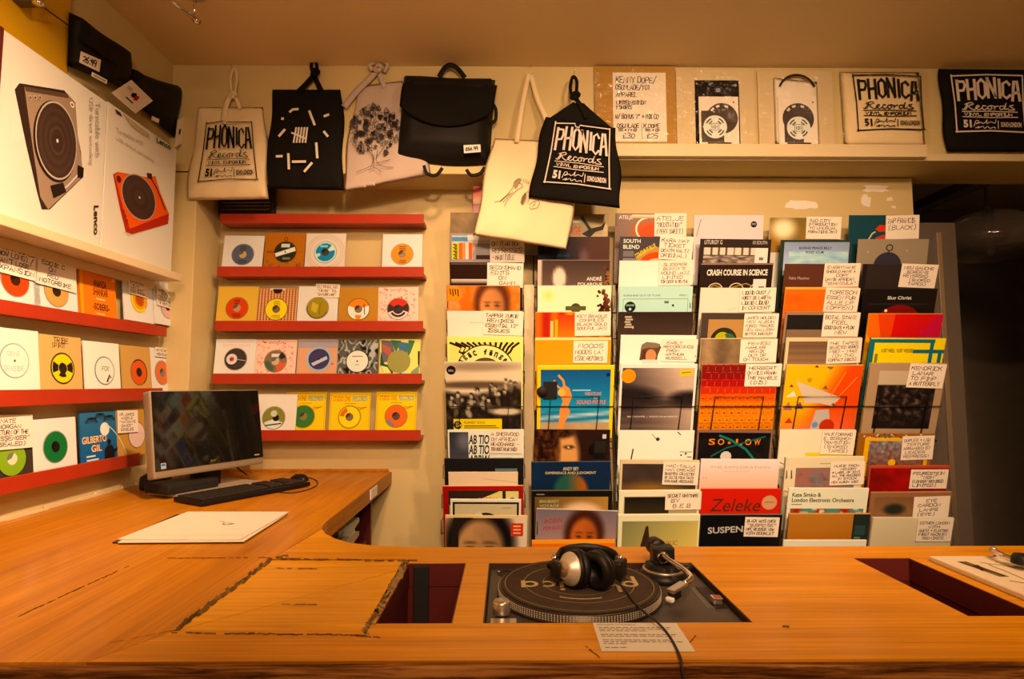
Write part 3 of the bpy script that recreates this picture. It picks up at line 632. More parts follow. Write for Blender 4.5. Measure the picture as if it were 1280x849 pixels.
lathe('ceiling_rose', [(0, 0), (.03, 0), (.032, -.006), (.02, -.012), (0, -.012)], M['alu'], g_, 20, Matrix.Translation(Vector((s_.x, s_.y, ZC)) - L0))
lathe('rail_end', [(0, -.01), (.011, -.01), (.011, .01), (0, .01)], M['chrome'], g_, 14, disc_matrix(p1 - L0, p1 - p0))
br = empty('wall_bracket', tuple(at_x(48, 4, -1.40)), label='small steel bracket with a thin black cord in front of the yellow poster', cat='bracket')
B0 = Vector(br.location)
lathe('bracket_foot', [(0, .012), (.012, .012), (.016, 0), (.016, -.006), (0, -.008)], M['chrome'], br, 18)
box('bracket_plate', (-.075, -.018, -.004), (-.006, .018, .06), M['darkpost'], br, .003)
tube('cord', [at_x(54, 9, -1.40) - B0, at_x(86, 32, -1.455) - B0], .0022, M['rubber'], br, 6)
# ------------------------------------------------------------------ record sleeves, labels and hand-lettered cards
_edge = {}
def edge_mat(c):
    k = tuple(int(v) // 12 * 12 for v in c)
    if k not in _edge: _edge[k] = mat('sleeve_card_%d' % len(_edge), pc(k), .55)
    return _edge[k]
def sleeve(name, center, w_, h_, th, rz, tilt, roll, c, fn, label, group=None, gloss='print', cat='record'):
    o = box(name, (-w_ / 2, -th / 2, -h_ / 2), (w_ / 2, th / 2, h_ / 2), edge_mat(c), None, .0006)
    o.location = center
    o.rotation_euler = (Matrix.Rotation(rz, 3, 'Z') @ Matrix.Rotation(tilt, 3, 'X') @ Matrix.Rotation(roll, 3, 'Y')).to_euler()
    tag(o, label, cat, group)
    if fn:
        a = Art(w_, h_); fn(a)
        if a.V: a.build('cover_print', o, M[gloss], th / 2 + .0003)
    return o
def card(on, px, py, pw, ph, lines, label, group, scale_y, th=.0007, lift=.004, tint=(240, 222, 192), yaw=0):
    """a hand-lettered card lying against the front of a sleeve; px,py = its middle"""
    Mo = Matrix.LocRotScale(on.location, on.rotation_euler, None)
    nrm = (Mo.to_3x3() @ Vector((0, -1, 0))).normalized()
    hth = -min(v.co.y for v in on.data.vertices)
    p = at_plane(px, py, Vector(on.location) + nrm * (hth + lift), nrm)
    pz = (p - _C).dot(_F); cw, chh = pw * pz / FPX, ph * pz / FPX * scale_y
    o = box('price_card', (-cw / 2, -th / 2, -chh / 2), (cw / 2, th / 2, chh / 2), M['cardwhite'])
    o.location = p
    rr = random.Random(int(px * 7 + py))
    o.rotation_euler = (Mo.to_3x3() @ Matrix.Rotation(R(rr.uniform(-2.2, 2.2)), 3, 'Y') @ Matrix.Rotation(R(yaw), 3, 'Z')).to_euler()
    tag(o, label, 'card', group)
    a = Art(cw, chh, step=.00005); n = len(lines)
    for i, l in enumerate(lines):
        if not l: continue
        b = .10 + .84 * (i + .78) / n; hg = .84 / n * .66
        mw_ = .88; nat = len(l) * 5.1 * hg / 6 * (chh / cw) * .95
        wid = min(mw_, nat * 1.5) if nat < mw_ else mw_
        x = .06 + (mw_ - wid) * rr.uniform(.1, .7)
        a.hand(l, x, b, hg, (34, 26, 22), width=wid, wd=.0165 if n < 5 else .014)
    a.build('handwriting', o, M['matte'], th / 2 + .0002)
    return o

# ------------------------------------------------------------------ singles: red ledges on the back wall and the left wall
def hole(a, x, y, r, hole_c, r0=.30, asp=1): a.disc(x, y, r * r0, hole_c)
def seven(pos, rz, tilt, roll, c, lab, label, extra=None, rl=.265, hub=(150, 118, 80), cx=.5, cy=.5, cut=.285, marks=None, group=None, th=.005):
    """7-inch sleeve with a round cut-out showing the record's label"""
    def fn(a):
        if extra: extra(a)
        else: a.rect(.005, .005, .995, .995, c)
        if lab: a.disc(cx, cy, cut, tuple(v * .72 for v in c), 0, 0, 360, 32)
    o = sleeve('single_record', pos, .184, .184, th, rz, tilt, roll, c, fn, label, group, 'matte')
    if lab:
        a = Art(.184, .184); a.disc(cx, cy, rl, lab, 0, 0, 360, 36)
        if marks: marks(a, cx, cy, rl)
        if hub: a.disc(cx, cy, rl * .36, hub, 0, 0, 360, 24); a.disc(cx - .01, cy - .012, rl * .33, tuple(v * .62 for v in hub), 0, 60, 200, 12)
        a.build('record_label', o, M['print'], th / 2 + .0012)
    return o
def ledge(px0, px1, ytop, ybot, label, Y=2.615, back=YB):
    a, b = at_y(px0, ytop, Y), at_y(px1, ytop, Y); z1 = a.z; z0 = at_y(px1, ybot, Y).z
    if a.x < -1.35: a.x = -1.35
    e = empty('display_ledge', ((a.x + b.x) / 2, Y, z0), label=label, cat='ledge', group='red ledges on the back wall')
    box('lip', (a.x, Y, z0), (b.x, Y + .014, z1), M['red'], e, .0015, W=True)
    box('ledge_board', (a.x, Y + .0142, z0 + .002), (b.x, back - .0005, z0 + .017), M['red'], e, .001, W=True)
    return e, z0 + .017, z1
LN = ['topmost empty red ledge on the back wall', 'second red ledge on the back wall, under four singles with a gap', 'third red ledge on the back wall, under the woven pattern single', 'fourth red ledge on the back wall, under the colourful single', 'lowest red ledge on the back wall, behind the monitor, holding yellow singles']
LED = [ledge(*q, LN[i]) for i, q in enumerate(((275, 529.5, 267, 279.5), (271.5, 529.5, 333, 346), (269, 528.5, 401, 414), (265, 527, 467, 480), (262, 525.5, 538, 551)))]
# dark plastic sleeves lying on the top ledge
def bk(i, x0, x1, ytop, *a, roll=0, Y=2.655, tilt=-7, **k):
    p = at_y((x0 + x1) / 2, ytop, Y)
    zc = p.z - .092 * math.cos(R(tilt)); zc = max(zc, LED[i][1] + .0925)
    return seven(Vector((p.x, Y + .006, zc)), 0, R(tilt), R(roll), *a, group='singles on the red ledges', **k)
dk = empty('record_case', tuple(at_y(306, 266, 2.66)), label='dark clear-fronted record case on the top red ledge under the cream tote', cat='case')
box('case_body', (-.118, -.012, -.015), (.132, .03, .19), M['blackplastic'], dk, .002)
box('case_front', (-.112, -.0135, -.01), (.126, -.0122, .18), M['glossblack'], dk)
for k in range(3): tube('case_rib', [(-.10, -.015, .010 + .016 * k), (.12, -.015, .012 + .016 * k)], .0012, M['silver'], dk, 6)
WH, KR, TAN = (236, 214, 184), (200, 140, 66), (226, 176, 84)
def mk_text(c, n=3):
    def f(a, cx, cy, r):
        rr = random.Random(int(cx * 99) + n + sum(c))
        for k in range(n):
            y = cy - r * .78 + k * r * .16; a.rect(cx - r * .3, y, cx + r * rr.uniform(.1, .4), y + r * .07, c); a.k -= 1
            y = cy + r * .55 + k * r * .13; a.rect(cx - r * rr.uniform(.2, .5), y, cx + r * .4, y + r * .06, c); a.k -= 1
        a.k += 1
    return f
def pattern_pink(a):
    a.rect(.005, .005, .995, .995, (246, 196, 160)); rr = random.Random(5)
    for k in range(110):
        x, y = rr.uniform(.02, .93), rr.uniform(.02, .95); s = rr.uniform(.02, .07); c = rr.choice([(226, 96, 62), (232, 120, 84), (214, 84, 58)])
        t = rr.randrange(4)
        if t == 0: a.line([(x, y), (x + s, y)], .012, c)
        elif t == 1: a.disc(x, y, s * .4, c, s * .25, 0, 360, 10)
        elif t == 2: a.rect(x, y, x + s * .6, y + s * .5, c)
        else: a.line([(x, y), (x + s * .5, y + s), (x + s, y)], .01, c)
        a.k = 3
    a.type('SOUL', .30, .10, .05, (226, 90, 60), width=.42); a.k = 5
def woven(a):
    a.rect(.005, .005, .995, .995, (222, 150, 96))
    for i in range(13):
        x = .03 + i * .075
        for j in range(22): a.rect(x, .02 + j * .045, x + .038, .044 + j * .045, (130, 52, 34)); a.k = 2
        a.rect(x + .045, .01, x + .058, .99, (236, 190, 120)); a.k = 2
    a.k = 4; a.rect(.32, .0, .68, .05, (226, 196, 160)); a.disc(.5, .02, .12, (60, 34, 24), 0, 180, 360, 14)
def bwpattern(a):
    a.grid(0.005, .005, .995, .995, lambda u, v: mixc((36, 32, 28), (190, 178, 150), 1 if abs(math.sin((nz(u, v, 5, 4) * 9 + u * 14 + v * 6)) ) < .42 else (.0 if nz(u, v, 6, 9) < .42 else .5)), 44)
def colourful(a):
    a.rect(.005, .005, .995, .995, (236, 214, 120))
    a.poly([(.02, .02), (.28, .04), (.40, .40), (.25, .55), (.06, .60)], (130, 112, 106)); a.poly([(.05, .12), (.26, .22), (.34, .52), (.22, .42), (.08, .30)], (196, 108, 84))
    a.poly([(.02, .30), (.12, .62), (.36, .68), (.34, .86), (.1, .82), (.02, .66)], (62, 92, 70)); a.poly([(.26, .02), (.52, .04), (.40, .34)], (92, 122, 78)); a.poly([(.44, .06), (.72, .1), (.66, .46), (.48, .40)], (96, 124, 138))
    a.poly([(.70, .02), (.86, .04), (.76, .34), (.68, .48)], (96, 130, 82)); a.poly([(.42, .88), (.62, .78), (.74, .99), (.4, .99)], (200, 206, 180)); a.poly([(.52, .82), (.60, .9), (.5, .99), (.46, .97)], (110, 130, 100)); a.poly([(.80, .80), (.98, .66), (.98, .99), (.72, .99)], (150, 160, 110))
    a.poly([(.94, .30), (.99, .30), (.99, .72), (.95, .62)], (70, 50, 36)); a.poly([(.03, .66), (.2, .70), (.3, .84), (.12, .84)], (240, 220, 130))
def studio(c2):
    def f(a):
        a.rect(.005, .005, .995, .995, (240, 196, 40)); a.line([(.03, .03), (.97, .03), (.97, .985), (.03, .985), (.03, .03)], .012, (214, 140, 30))
        a.type('STUDIO ONE', .08, .215, .125, (222, 112, 44), width=.42, off=.012); a.type('RECORDS', .56, .215, .125, (120, 158, 150), width=.36, off=.012)
        a.rect(.36, .265, .64, .278, (206, 130, 40)); a.line([(.68, .42), (.70, .36), (.76, .38), (.92, .355), (.80, .40), (.72, .42)], .016, (206, 100, 40))
    return f
# second ledge
bk(1, 277, 331, 294.5, WH, (112, 110, 116), 'white single with a slate grey label, far left under the top ledge', marks=mk_text((70, 68, 74)), hub=(206, 172, 116), roll=.5)
def brown_cover(a):
    a.rect(.005, .005, .995, .995, (196, 118, 34)); a.disc(.52, .16, .05, (130, 70, 26), .03, 0, 360, 10); a.rect(.36, .25, .70, .262, (160, 90, 30)); a.type('PRESENT', .06, .525, .05, (60, 34, 20), width=.2); a.rect(.8, .5, .94, .508, (160, 90, 30))
    rr = random.Random(2)
    for k in range(16): x, y = rr.uniform(.06, .9), rr.uniform(.66, .94); a.line([(x, y), (x + rr.uniform(-.05, .05), y - .08), (x + .04, y - .02)], .012, (140, 76, 26)); a.k = 6
bk(1, 331, 381, 290.5, (196, 118, 34), (62, 58, 38), 'ochre single with figures and a diagonal banded label', brown_cover, hub=None, cx=.52, marks=lambda a, x, y, r: (a.poly([(x - r * .98, y + r * .15), (x + r * .86, y - r * .5), (x + r * .98, y - r * .1), (x - r * .85, y + r * .5)], (236, 222, 190)), a.rect(x - r * .4, y - r * .8, x + r * .4, y - r * .45, (216, 206, 170)), a.disc(x, y, .02, (40, 30, 20)), a.rect(x - r * .2, y + r * .55, x + r * .5, y + r * .75, (150, 140, 100))))
def ringcover(a):
    a.rect(.005, .005, .995, .995, (228, 200, 166))
    for r_ in (.48, .44, .39): a.disc(.5, .5, r_, (206, 176, 142), r_ - .012, 0, 360, 40)
bk(1, 381, 433, 291, (228, 200, 166), (40, 138, 168), 'beige ringed single with a turquoise and white label', ringcover, hub=(90, 74, 56), marks=lambda a, x, y, r: (a.disc(x, y, r * 1.02, (214, 222, 214), r * .9), a.disc(x, y, r * .9, (216, 222, 214), r * .35, 15, 50), a.disc(x, y, r * .9, (196, 214, 214), r * .5, 190, 215), a.rect(x - r * .5, y - r * .7, x + r * .2, y - r * .5, (150, 200, 214))))
bk(1, 477, 529, 292, WH, (236, 148, 30), 'white single with an orange label standing alone at the ledge end', marks=mk_text((120, 60, 20)), hub=(176, 130, 90), cy=.53)
# third
bk(2, 272, 322, 357.5, TAN, (226, 84, 34), 'mustard single with a red-orange label beside the woven pattern one', marks=mk_text((120, 34, 20)), hub=(190, 150, 104), cy=.56)
bk(2, 321, 371, 360, (222, 150, 96), (238, 206, 30), 'woven brown pattern single with a bright yellow label', woven, marks=mk_text((180, 140, 20)), hub=(140, 106, 80), cy=.54)
s_ = bk(2, 371, 424, 357, WH, (178, 146, 48), 'white single with a gold label under a small handwritten card', hub=None, cy=.57, marks=lambda a, x, y, r: (a.disc(x, y, r, (110, 84, 30), r * .92, 170, 340), a.poly([(x - r * .5, y - r * .6), (x + r * .1, y - r * .3), (x - r * .1, y + r * .5), (x - r * .6, y + r * .2)], (206, 178, 80)), a.rect(x + r * .2, y - r * .5, x + r * .26, y + r * .6, (140, 110, 40))))
card(s_, 409.5, 363.5, 30, 16.5, ['DJ KHALAB', '"TIENDE" TUA', '"SAVOIRFAIRE"'], 'small handwritten card on the gold-label white single', 'cards on the singles', 1.05)
bk(2, 425, 472, 359.5, KR, (240, 224, 190), 'kraft single with an orange and white label', hub=(150, 120, 86), cy=.55, marks=lambda a, x, y, r: (a.disc(x, y, r, (238, 140, 34), r * .36, 20, 160), a.poly([(x - r * .3, y + r * .55), (x + r * .3, y + r * .55), (x + r * .2, y + r), (x - r * .2, y + r)], (240, 140, 30)), a.line([(x + r * .5, y - r * .5), (x + r * .6, y + r * .5)], .02, (50, 36, 26))))
bk(2, 470, 526, 358.5, (246, 196, 160), (86, 40, 34), 'pink doodle-printed single with a dark red label at the ledge end', pattern_pink, hub=(70, 54, 50), roll=-1.2, cy=.56, marks=lambda a, x, y, r: (a.disc(x, y, r, (222, 70, 40), r * .4, 30, 150), a.disc(x, y, r, (220, 196, 170), r * .5, 200, 340), a.disc(x, y, r * .8, (60, 40, 36), r * .6, 210, 330)))
# fourth
bk(3, 267, 321, 424, WH, (88, 70, 58), 'white single with a dark brown picture label and faint red title', lambda a: (a.rect(.005, .005, .995, .995, WH), a.type('BROWN SUGAR', .18, .20, .085, (240, 182, 150), width=.68)), hub=None, cx=.52, marks=lambda a, x, y, r: (a.disc(x - r * .35, y, r * .5, (226, 206, 186)), a.disc(x - r * .35, y, r * .22, (206, 90, 80)), a.line([(x, y), (x + r * .95, y + r * .15)], .016, (200, 180, 150)), a.disc(x - r * .35, y, .015, (40, 30, 26))))
bk(3, 318, 372, 425, (246, 196, 150), (150, 120, 84), 'orange-pink doodle-printed single on the fourth ledge', pattern_pink, hub=(206, 176, 140), cx=.5, cy=.54, marks=lambda a, x, y, r: (a.disc(x, y, r, (226, 110, 70), r * .3, 280, 350), a.disc(x, y, r, (96, 110, 80), r * .5, 180, 260), a.rect(x - r * .4, y - r * .7, x + r * .6, y - r * .4, (230, 214, 190)), a.disc(x, y, r, (70, 50, 40), r * .5, 20, 60)))
bk(3, 371, 423, 424, (196, 160, 138), (84, 72, 100), 'lilac and peach single with a violet label', lambda a: (a.rect(.005, .005, .995, .995, (190, 164, 148)), a.rect(.02, .22, .98, .93, (226, 166, 120)), a.rect(.02, .02, .98, .2, (184, 164, 152)), a.rect(.84, .6, .9, .64, (226, 100, 60))), hub=None, marks=lambda a, x, y, r: (a.disc(x, y, r * 1.18, (176, 182, 188), r * .98), a.poly([(x - r * .7, y + r * .4), (x + r * .7, y - r * .3), (x + r * .8, y), (x - r * .5, y + r * .65)], (200, 190, 196)), a.disc(x, y, .022, (30, 24, 30))), cx=.54)
bk(3, 423, 471, 427, (60, 54, 46), (236, 224, 196), 'black and grey swirl-patterned single with a plain white label', bwpattern, hub=None, cy=.54, marks=lambda a, x, y, r: (a.disc(x, y, .02, (40, 34, 30)), a.rect(x - r * .5, y - r * .5, x + r * .5, y - r * .42, (150, 136, 116)), a.rect(x - r * .2, y + r * .3, x + r * .2, y + r * .36, (150, 136, 116))))
bk(3, 473, 527, 424, (236, 214, 120), (140, 158, 158), 'multicoloured abstract single with a pale blue label', colourful, hub=(196, 160, 110), cx=.48, cy=.56)
# lowest
bk(4, 356, 408, 490.5, (240, 196, 40), (84, 128, 62), 'yellow single with a green label half behind a white one', studio(0), hub=(150, 130, 84), cx=.46, cy=.60, Y=2.666)
bk(4, 319, 371, 493, (238, 214, 180), (150, 138, 66), 'white single with an olive label next to the monitor', hub=None, cx=.46, cy=.58, Y=2.645, marks=lambda a, x, y, r: (a.disc(x, y + r * .1, r * .9, (226, 214, 180), 0, 200, 340), a.disc(x + r * .2, y, r * .3, (40, 34, 26)), a.line([(x - r * .7, y + r * .7), (x + r * .7, y + r * .5)], .03, (60, 50, 36)), a.disc(x, y - r * .4, r * .3, (206, 196, 150))))
bk(4, 410, 465, 491, (240, 196, 40), (244, 206, 80), 'yellow single with a yellow label, middle one of the lowest ledge', studio(0), hub=(150, 116, 84), cy=.60, marks=lambda a, x, y, r: (a.disc(x, y, r, (206, 160, 40), r * .95), a.disc(x, y, r * .9, (226, 120, 40), r * .5, 110, 175)))
bk(4, 467, 524, 490, (240, 196, 40), (236, 114, 36), 'yellow single with an orange label at the right end of the lowest ledge', studio(0), hub=(110, 80, 60), cy=.60, marks=lambda a, x, y, r: (a.disc(x, y, r, (150, 130, 130), r * .7, 200, 260)))

# ---- left wall
def ledge_x(pts, label, Y0, Y1, z0, z1, X=-1.425):
    e = empty('display_ledge', (X, (Y0 + Y1) / 2, z0), label=label, cat='ledge', group='red ledges on the left wall')
    box('lip', (X - .012, Y0, z0), (X, Y1, z1), M['red'], e, .0015, W=True)
    box('ledge_board', (XL + .0005, Y0, z0 + .002), (X - .0122, Y1, z0 + .016), M['red'], e, .001, W=True)
    return z0 + .016
ZL = [ledge_x(0, 'upper red ledge on the left wall, under the white shelf', .75, 2.45, 1.597, 1.638), ledge_x(0, 'middle red ledge on the left wall, above the monitor', .75, 2.44, 1.335, 1.383), ledge_x(0, 'lowest red ledge on the left wall, ending behind the monitor', .75, 2.31, 1.087, 1.133)]
sh = tag(empty('wall_shelf', (-1.42, 1.6, 1.82), label='long cream shelf on the left wall carrying the two turntable boxes', cat='shelf'))
box('shelf_board', (XL + .0005, .75, 1.822), (-1.345, 2.40, 1.853), M['trim'], sh, .003, W=True)
box('shelf_cleat', (XL + .0005, .75, 1.79), (XL + .03, 2.39, 1.8215), M['trim'], sh, .002, W=True)
def lf_(i, x0, x1, ytop, *a, X=-1.452, tilt=-6, roll=0, **k):
    xm = (x0 + x1) / 2; p = at_x(xm, ytop, X - .01); zc = max(p.z - .0915, ZL[i] + .0925)
    return seven(Vector((X, p.y, zc)), R(90), R(tilt), R(roll), *a, group='singles on the left wall', **k)
def lcard(on, x, y, w_, h_, lines, label, yaw=0): # card on the left wall; pixel sizes measured along the wall
    Mo = Matrix.LocRotScale(on.location, on.rotation_euler, None); nrm = (Mo.to_3x3() @ Vector((0, -1, 0))).normalized()
    p = at_plane(x, y, Vector(on.location) + nrm * .008, nrm)
    o = box('price_card', (-w_ / 2, -.0004, -h_ / 2), (w_ / 2, .0004, h_ / 2), M['cardwhite']); o.location = p; o.rotation_euler = (Mo.to_3x3() @ Matrix.Rotation(R(2), 3, 'Y')).to_euler()
    tag(o, label, 'card', 'cards on the singles'); a = Art(w_, h_, step=.00005); n = len(lines)
    for i, l in enumerate(lines):
        hg = .84 / n * .66; nat = len(l) * 5.1 * hg / 6 * h_ / w_ * .95; wd_ = min(.88, nat * 1.5)
        a.hand(l, .06 + (.88 - wd_) * .35, .10 + .84 * (i + .78) / n, hg, (34, 26, 22), width=wd_, wd=.015)
    a.build('handwriting', o, M['matte'], .0006); return o
r1 = lf_(0, -14, 45, 318, WH, (226, 90, 34), 'white single with a red-orange label at the near end of the upper left ledge', hub=(90, 40, 24))
r2 = lf_(0, 38, 97, 326, WH, (226, 160, 90), 'white single with a pale orange label on the upper left ledge', hub=(70, 50, 34), cy=.55)
def orange_cov(a):
    a.rect(.005, .005, .995, .995, (246, 134, 12)); a.rect(.005, .005, .08, .995, (250, 160, 30))
    a.type('ANANDA', .36, .36, .15, (110, 30, 16), width=.36, off=.02); a.type('SHANKAR', .34, .52, .15, (110, 30, 16), width=.42, off=.02); a.type('-SOBERS-', .32, .80, .13, (110, 30, 16), width=.46, off=.02); a.rect(.42, .57, .66, .60, (240, 190, 120)); a.rect(.4, .86, .64, .885, (240, 190, 120)); a.type('37', .88, .17, .1, (250, 210, 160))
for k in range(3):
    lf_(0, 92 + 1.5 * k, 141 + 3 * k, 334 + k * 1.5, (246, 134, 12), None, ['orange single with dark lettering, front one of three on the upper left ledge', 'orange single just behind the front orange one', 'rearmost orange single of the three on the upper left ledge'][2 - k], orange_cov, X=-1.464 + .006 * k, th=.004)
r3 = lf_(0, 150, 192, 345, WH, (240, 160, 30), 'white single with an orange and yellow label on the upper left ledge', hub=None, cy=.52, marks=lambda a, x, y, r: (a.disc(x, y, r * 1.05, (240, 200, 50), r * .8, 90, 320), a.disc(x, y, r * .5, (206, 90, 30)), a.disc(x + .02, y, r * .55, (200, 120, 40), r * .45)))
r4 = lf_(0, 189, 224, 354, (240, 216, 190), (232, 176, 150), 'white single with a pink label at the far end of the upper left ledge', hub=(90, 60, 50), cy=.56)
lcard(r1, 20, 325, .17, .098, ['THELMA JONES', '(HOW LONG) /', "'CAN'T LOSE'", 'EXPANSION'], 'large handwritten card over the red-label single on the left wall')
lcard(r2, 71, 343, .17, .092, ['EDDIE C', 'ON', 'RED', 'MOTORBIKE'], 'large handwritten card over the pale orange label single')
lcard(r3, 172, 360, .11, .062, ['SUPER SOUL', 'B /W', '"HOT SHOT"', 'TEST PRESS'], 'handwritten card beside the orange single on the upper left ledge')
lcard(r4, 208, 373, .135, .08, ['UNRELEASED', 'EDITS', '"SOUND OF A', 'LONDON NIGHT"', '"IF YOU\'S LOVE"'], 'handwritten card at the far end of the upper left ledge')
lf_(1, -18, 48, 411, (240, 232, 214), (236, 226, 206), 'white single with a blank embossed label on the middle left ledge', hub=None, cy=.52, marks=lambda a, x, y, r: (a.disc(x, y, .02, (110, 90, 70)), a.hand('SEMI', x - r * .5, y - r * .3, .07, (206, 190, 160)), a.hand('SEASIDE', x - r * .8, y + r * .6, .07, (206, 190, 160))))
lf_(1, 48, 100, 420, (222, 172, 104), (232, 200, 60), 'kraft single with a yellow and black label and scribbled title', lambda a: (a.rect(.005, .005, .995, .995, (222, 172, 104)), a.hand('TRIBE', .34, .13, .09, (70, 44, 26)), a.hand('SPIRIT', .3, .21, .07, (90, 56, 30))), hub=(70, 50, 30), cx=.52, cy=.58, marks=lambda a, x, y, r: (a.disc(x, y, r * 1.04, (50, 36, 24), r * .96), a.disc(x, y, r * .9, (60, 44, 26), r * .4, 150, 200), a.disc(x, y, r * .9, (60, 44, 26), r * .4, -20, 30), a.disc(x, y, r * .6, (60, 44, 26), r * .36, 230, 300)))
lf_(1, 100, 152, 428, (240, 226, 200), (238, 224, 190), 'white single with a cream label on the middle left ledge', hub=None, cy=.56, cx=.54, marks=lambda a, x, y, r: (a.disc(x, y, r * 1.03, (150, 130, 104), r * .98), a.hand('FOX', x - r * .3, y, .08, (150, 130, 80)), a.line([(x + r * .2, y + r * .8), (x + r * .5, y + r * .3), (x + r * .6, y + r * .5)], .04, (50, 40, 34))))
lf_(1, 147, 191, 433, (214, 160, 92), (232, 104, 54), 'kraft single with a red-orange label on the middle left ledge', hub=(60, 44, 34), cy=.56, cx=.55, marks=lambda a, x, y, r: a.disc(x, y, r * 1.06, (70, 44, 26), r * .96, -60, 130))
r5 = lf_(1, 188, 217, 436, WH, (232, 124, 74), 'white single with an orange label above the monitor', hub=(150, 130, 104), cy=.56, cx=.42)
lcard(r5, 204, 441, .11, .04, ['MR MITCHELL', 'AMBASSADORS'], 'narrow handwritten card on the single above the monitor')
r6 = lf_(2, -22, 37, 532, (84, 66, 48), (150, 170, 66), 'dark brown single with a lime green label on the lowest left ledge', hub=(226, 206, 160), cx=.56, cy=.58)
lf_(2, 36, 97, 523, WH, (20, 126, 60), 'white single with a bold green label on the lowest left ledge', hub=(40, 34, 26), cx=.50, cy=.50)
def gil(a):
    a.grid(.005, .005, .995, .995, lambda u, v: mixc((84, 122, 140), (50, 104, 150), v), 6)
    a.disc(.66, .36, .13, (240, 226, 190)); rr = random.Random(3)
    for x, y in ((.30, .12), (.55, .05), (.8, .1)):
        for k in range(9):
            t = R(190 + k * 20); a.line([(x, y), (x + .1 * math.cos(t), y - .06 * math.sin(t)), (x + .17 * math.cos(t), y + .1)], .016, (36, 44, 40)); a.k = 4
    a.disc(.1, 1.35, 1.25, (216, 206, 170), 1.23, 5, 62, 24)
    a.type('GILBERTO', .03, .60, .13, (226, 110, 34), width=.66, off=.05); a.type('GILBERTO', .03, .60, .13, (246, 214, 150), width=.66, off=.0); a.type('GIL', .26, .77, .13, (226, 110, 34), width=.28, off=.05); a.type('GIL', .26, .77, .13, (246, 214, 150), width=.28)
    a.disc(.76, .62, .055, (34, 30, 30)); a.poly([(.62, .76), (.70, .68), (.84, .68), (.90, .78), (.99, .74), (.99, .8), (.9, .86), (.92, 1), (.6, 1)], (34, 30, 30)); a.rect(.12, .83, .36, .86, (220, 214, 196)); a.rect(.12, .90, .44, .93, (220, 214, 196))
lf_(2, 93, 150, 514, (60, 110, 150), None, 'blue single with a palm, moon and guitarist silhouette on the lowest left ledge', gil)
r7 = lf_(2, 146, 181, 511, (206, 150, 76), (234, 190, 160), 'tan single with a pink label at the far end of the lowest left ledge', hub=None, cx=.62, cy=.56)
lcard(r6, 15, 540, .15, .10, ['NATE', 'MORGAN', '"RETURN OF THE', 'MESSENGER"', '(SEALED)'], 'handwritten card over the lime green label single')
lcard(r7, 160, 527, .12, .085, ['MR JUKES', 'ANGELS', '"WATCH ME', 'DANCE"', 'SINGLES'], 'handwritten card on the tan single behind the monitor')

# ---- turntable boxes on the white shelf
def tbox(name, Y0, Y1, z1, label, fn, X=-1.372, X0=-1.475):
    z0 = 1.8535; e = box(name, (X0, Y0, z0), (X, Y1, z1), mat(name + '_card', (.63, .66, .62), .45), None, .002)
    e.data.transform(Matrix.Translation((-X0, -Y0, -z0))); e.location = (X0, Y0, z0)
    tag(e, label, 'box', 'turntable boxes'); wd = Y1 - Y0; hh = z1 - z0
    a = Art(wd, hh, lambda u, v, d: Vector((X - X0 + .0004 + d, u * wd, (1 - v) * hh))); fn(a, wd, hh); a.build('box_print', e, M['print'])
    return e
BX = -1.372
Y0b = at_x(3, 60, BX).y - .005; Ymid = at_x(131, 200, BX).y; Y1b = at_x(218, 250, BX).y; zt = at_x(131, 126, BX).z
_q = None
def px_(a, pts, Y0, w_, h_): # picture corners measured in the photograph -> the box's own face
    out = []
    for x, y in pts:
        p = at_x(x, y, BX); out.append(((p.y - Y0) / w_, 1 - (p.z - 1.8535) / h_))
    return out
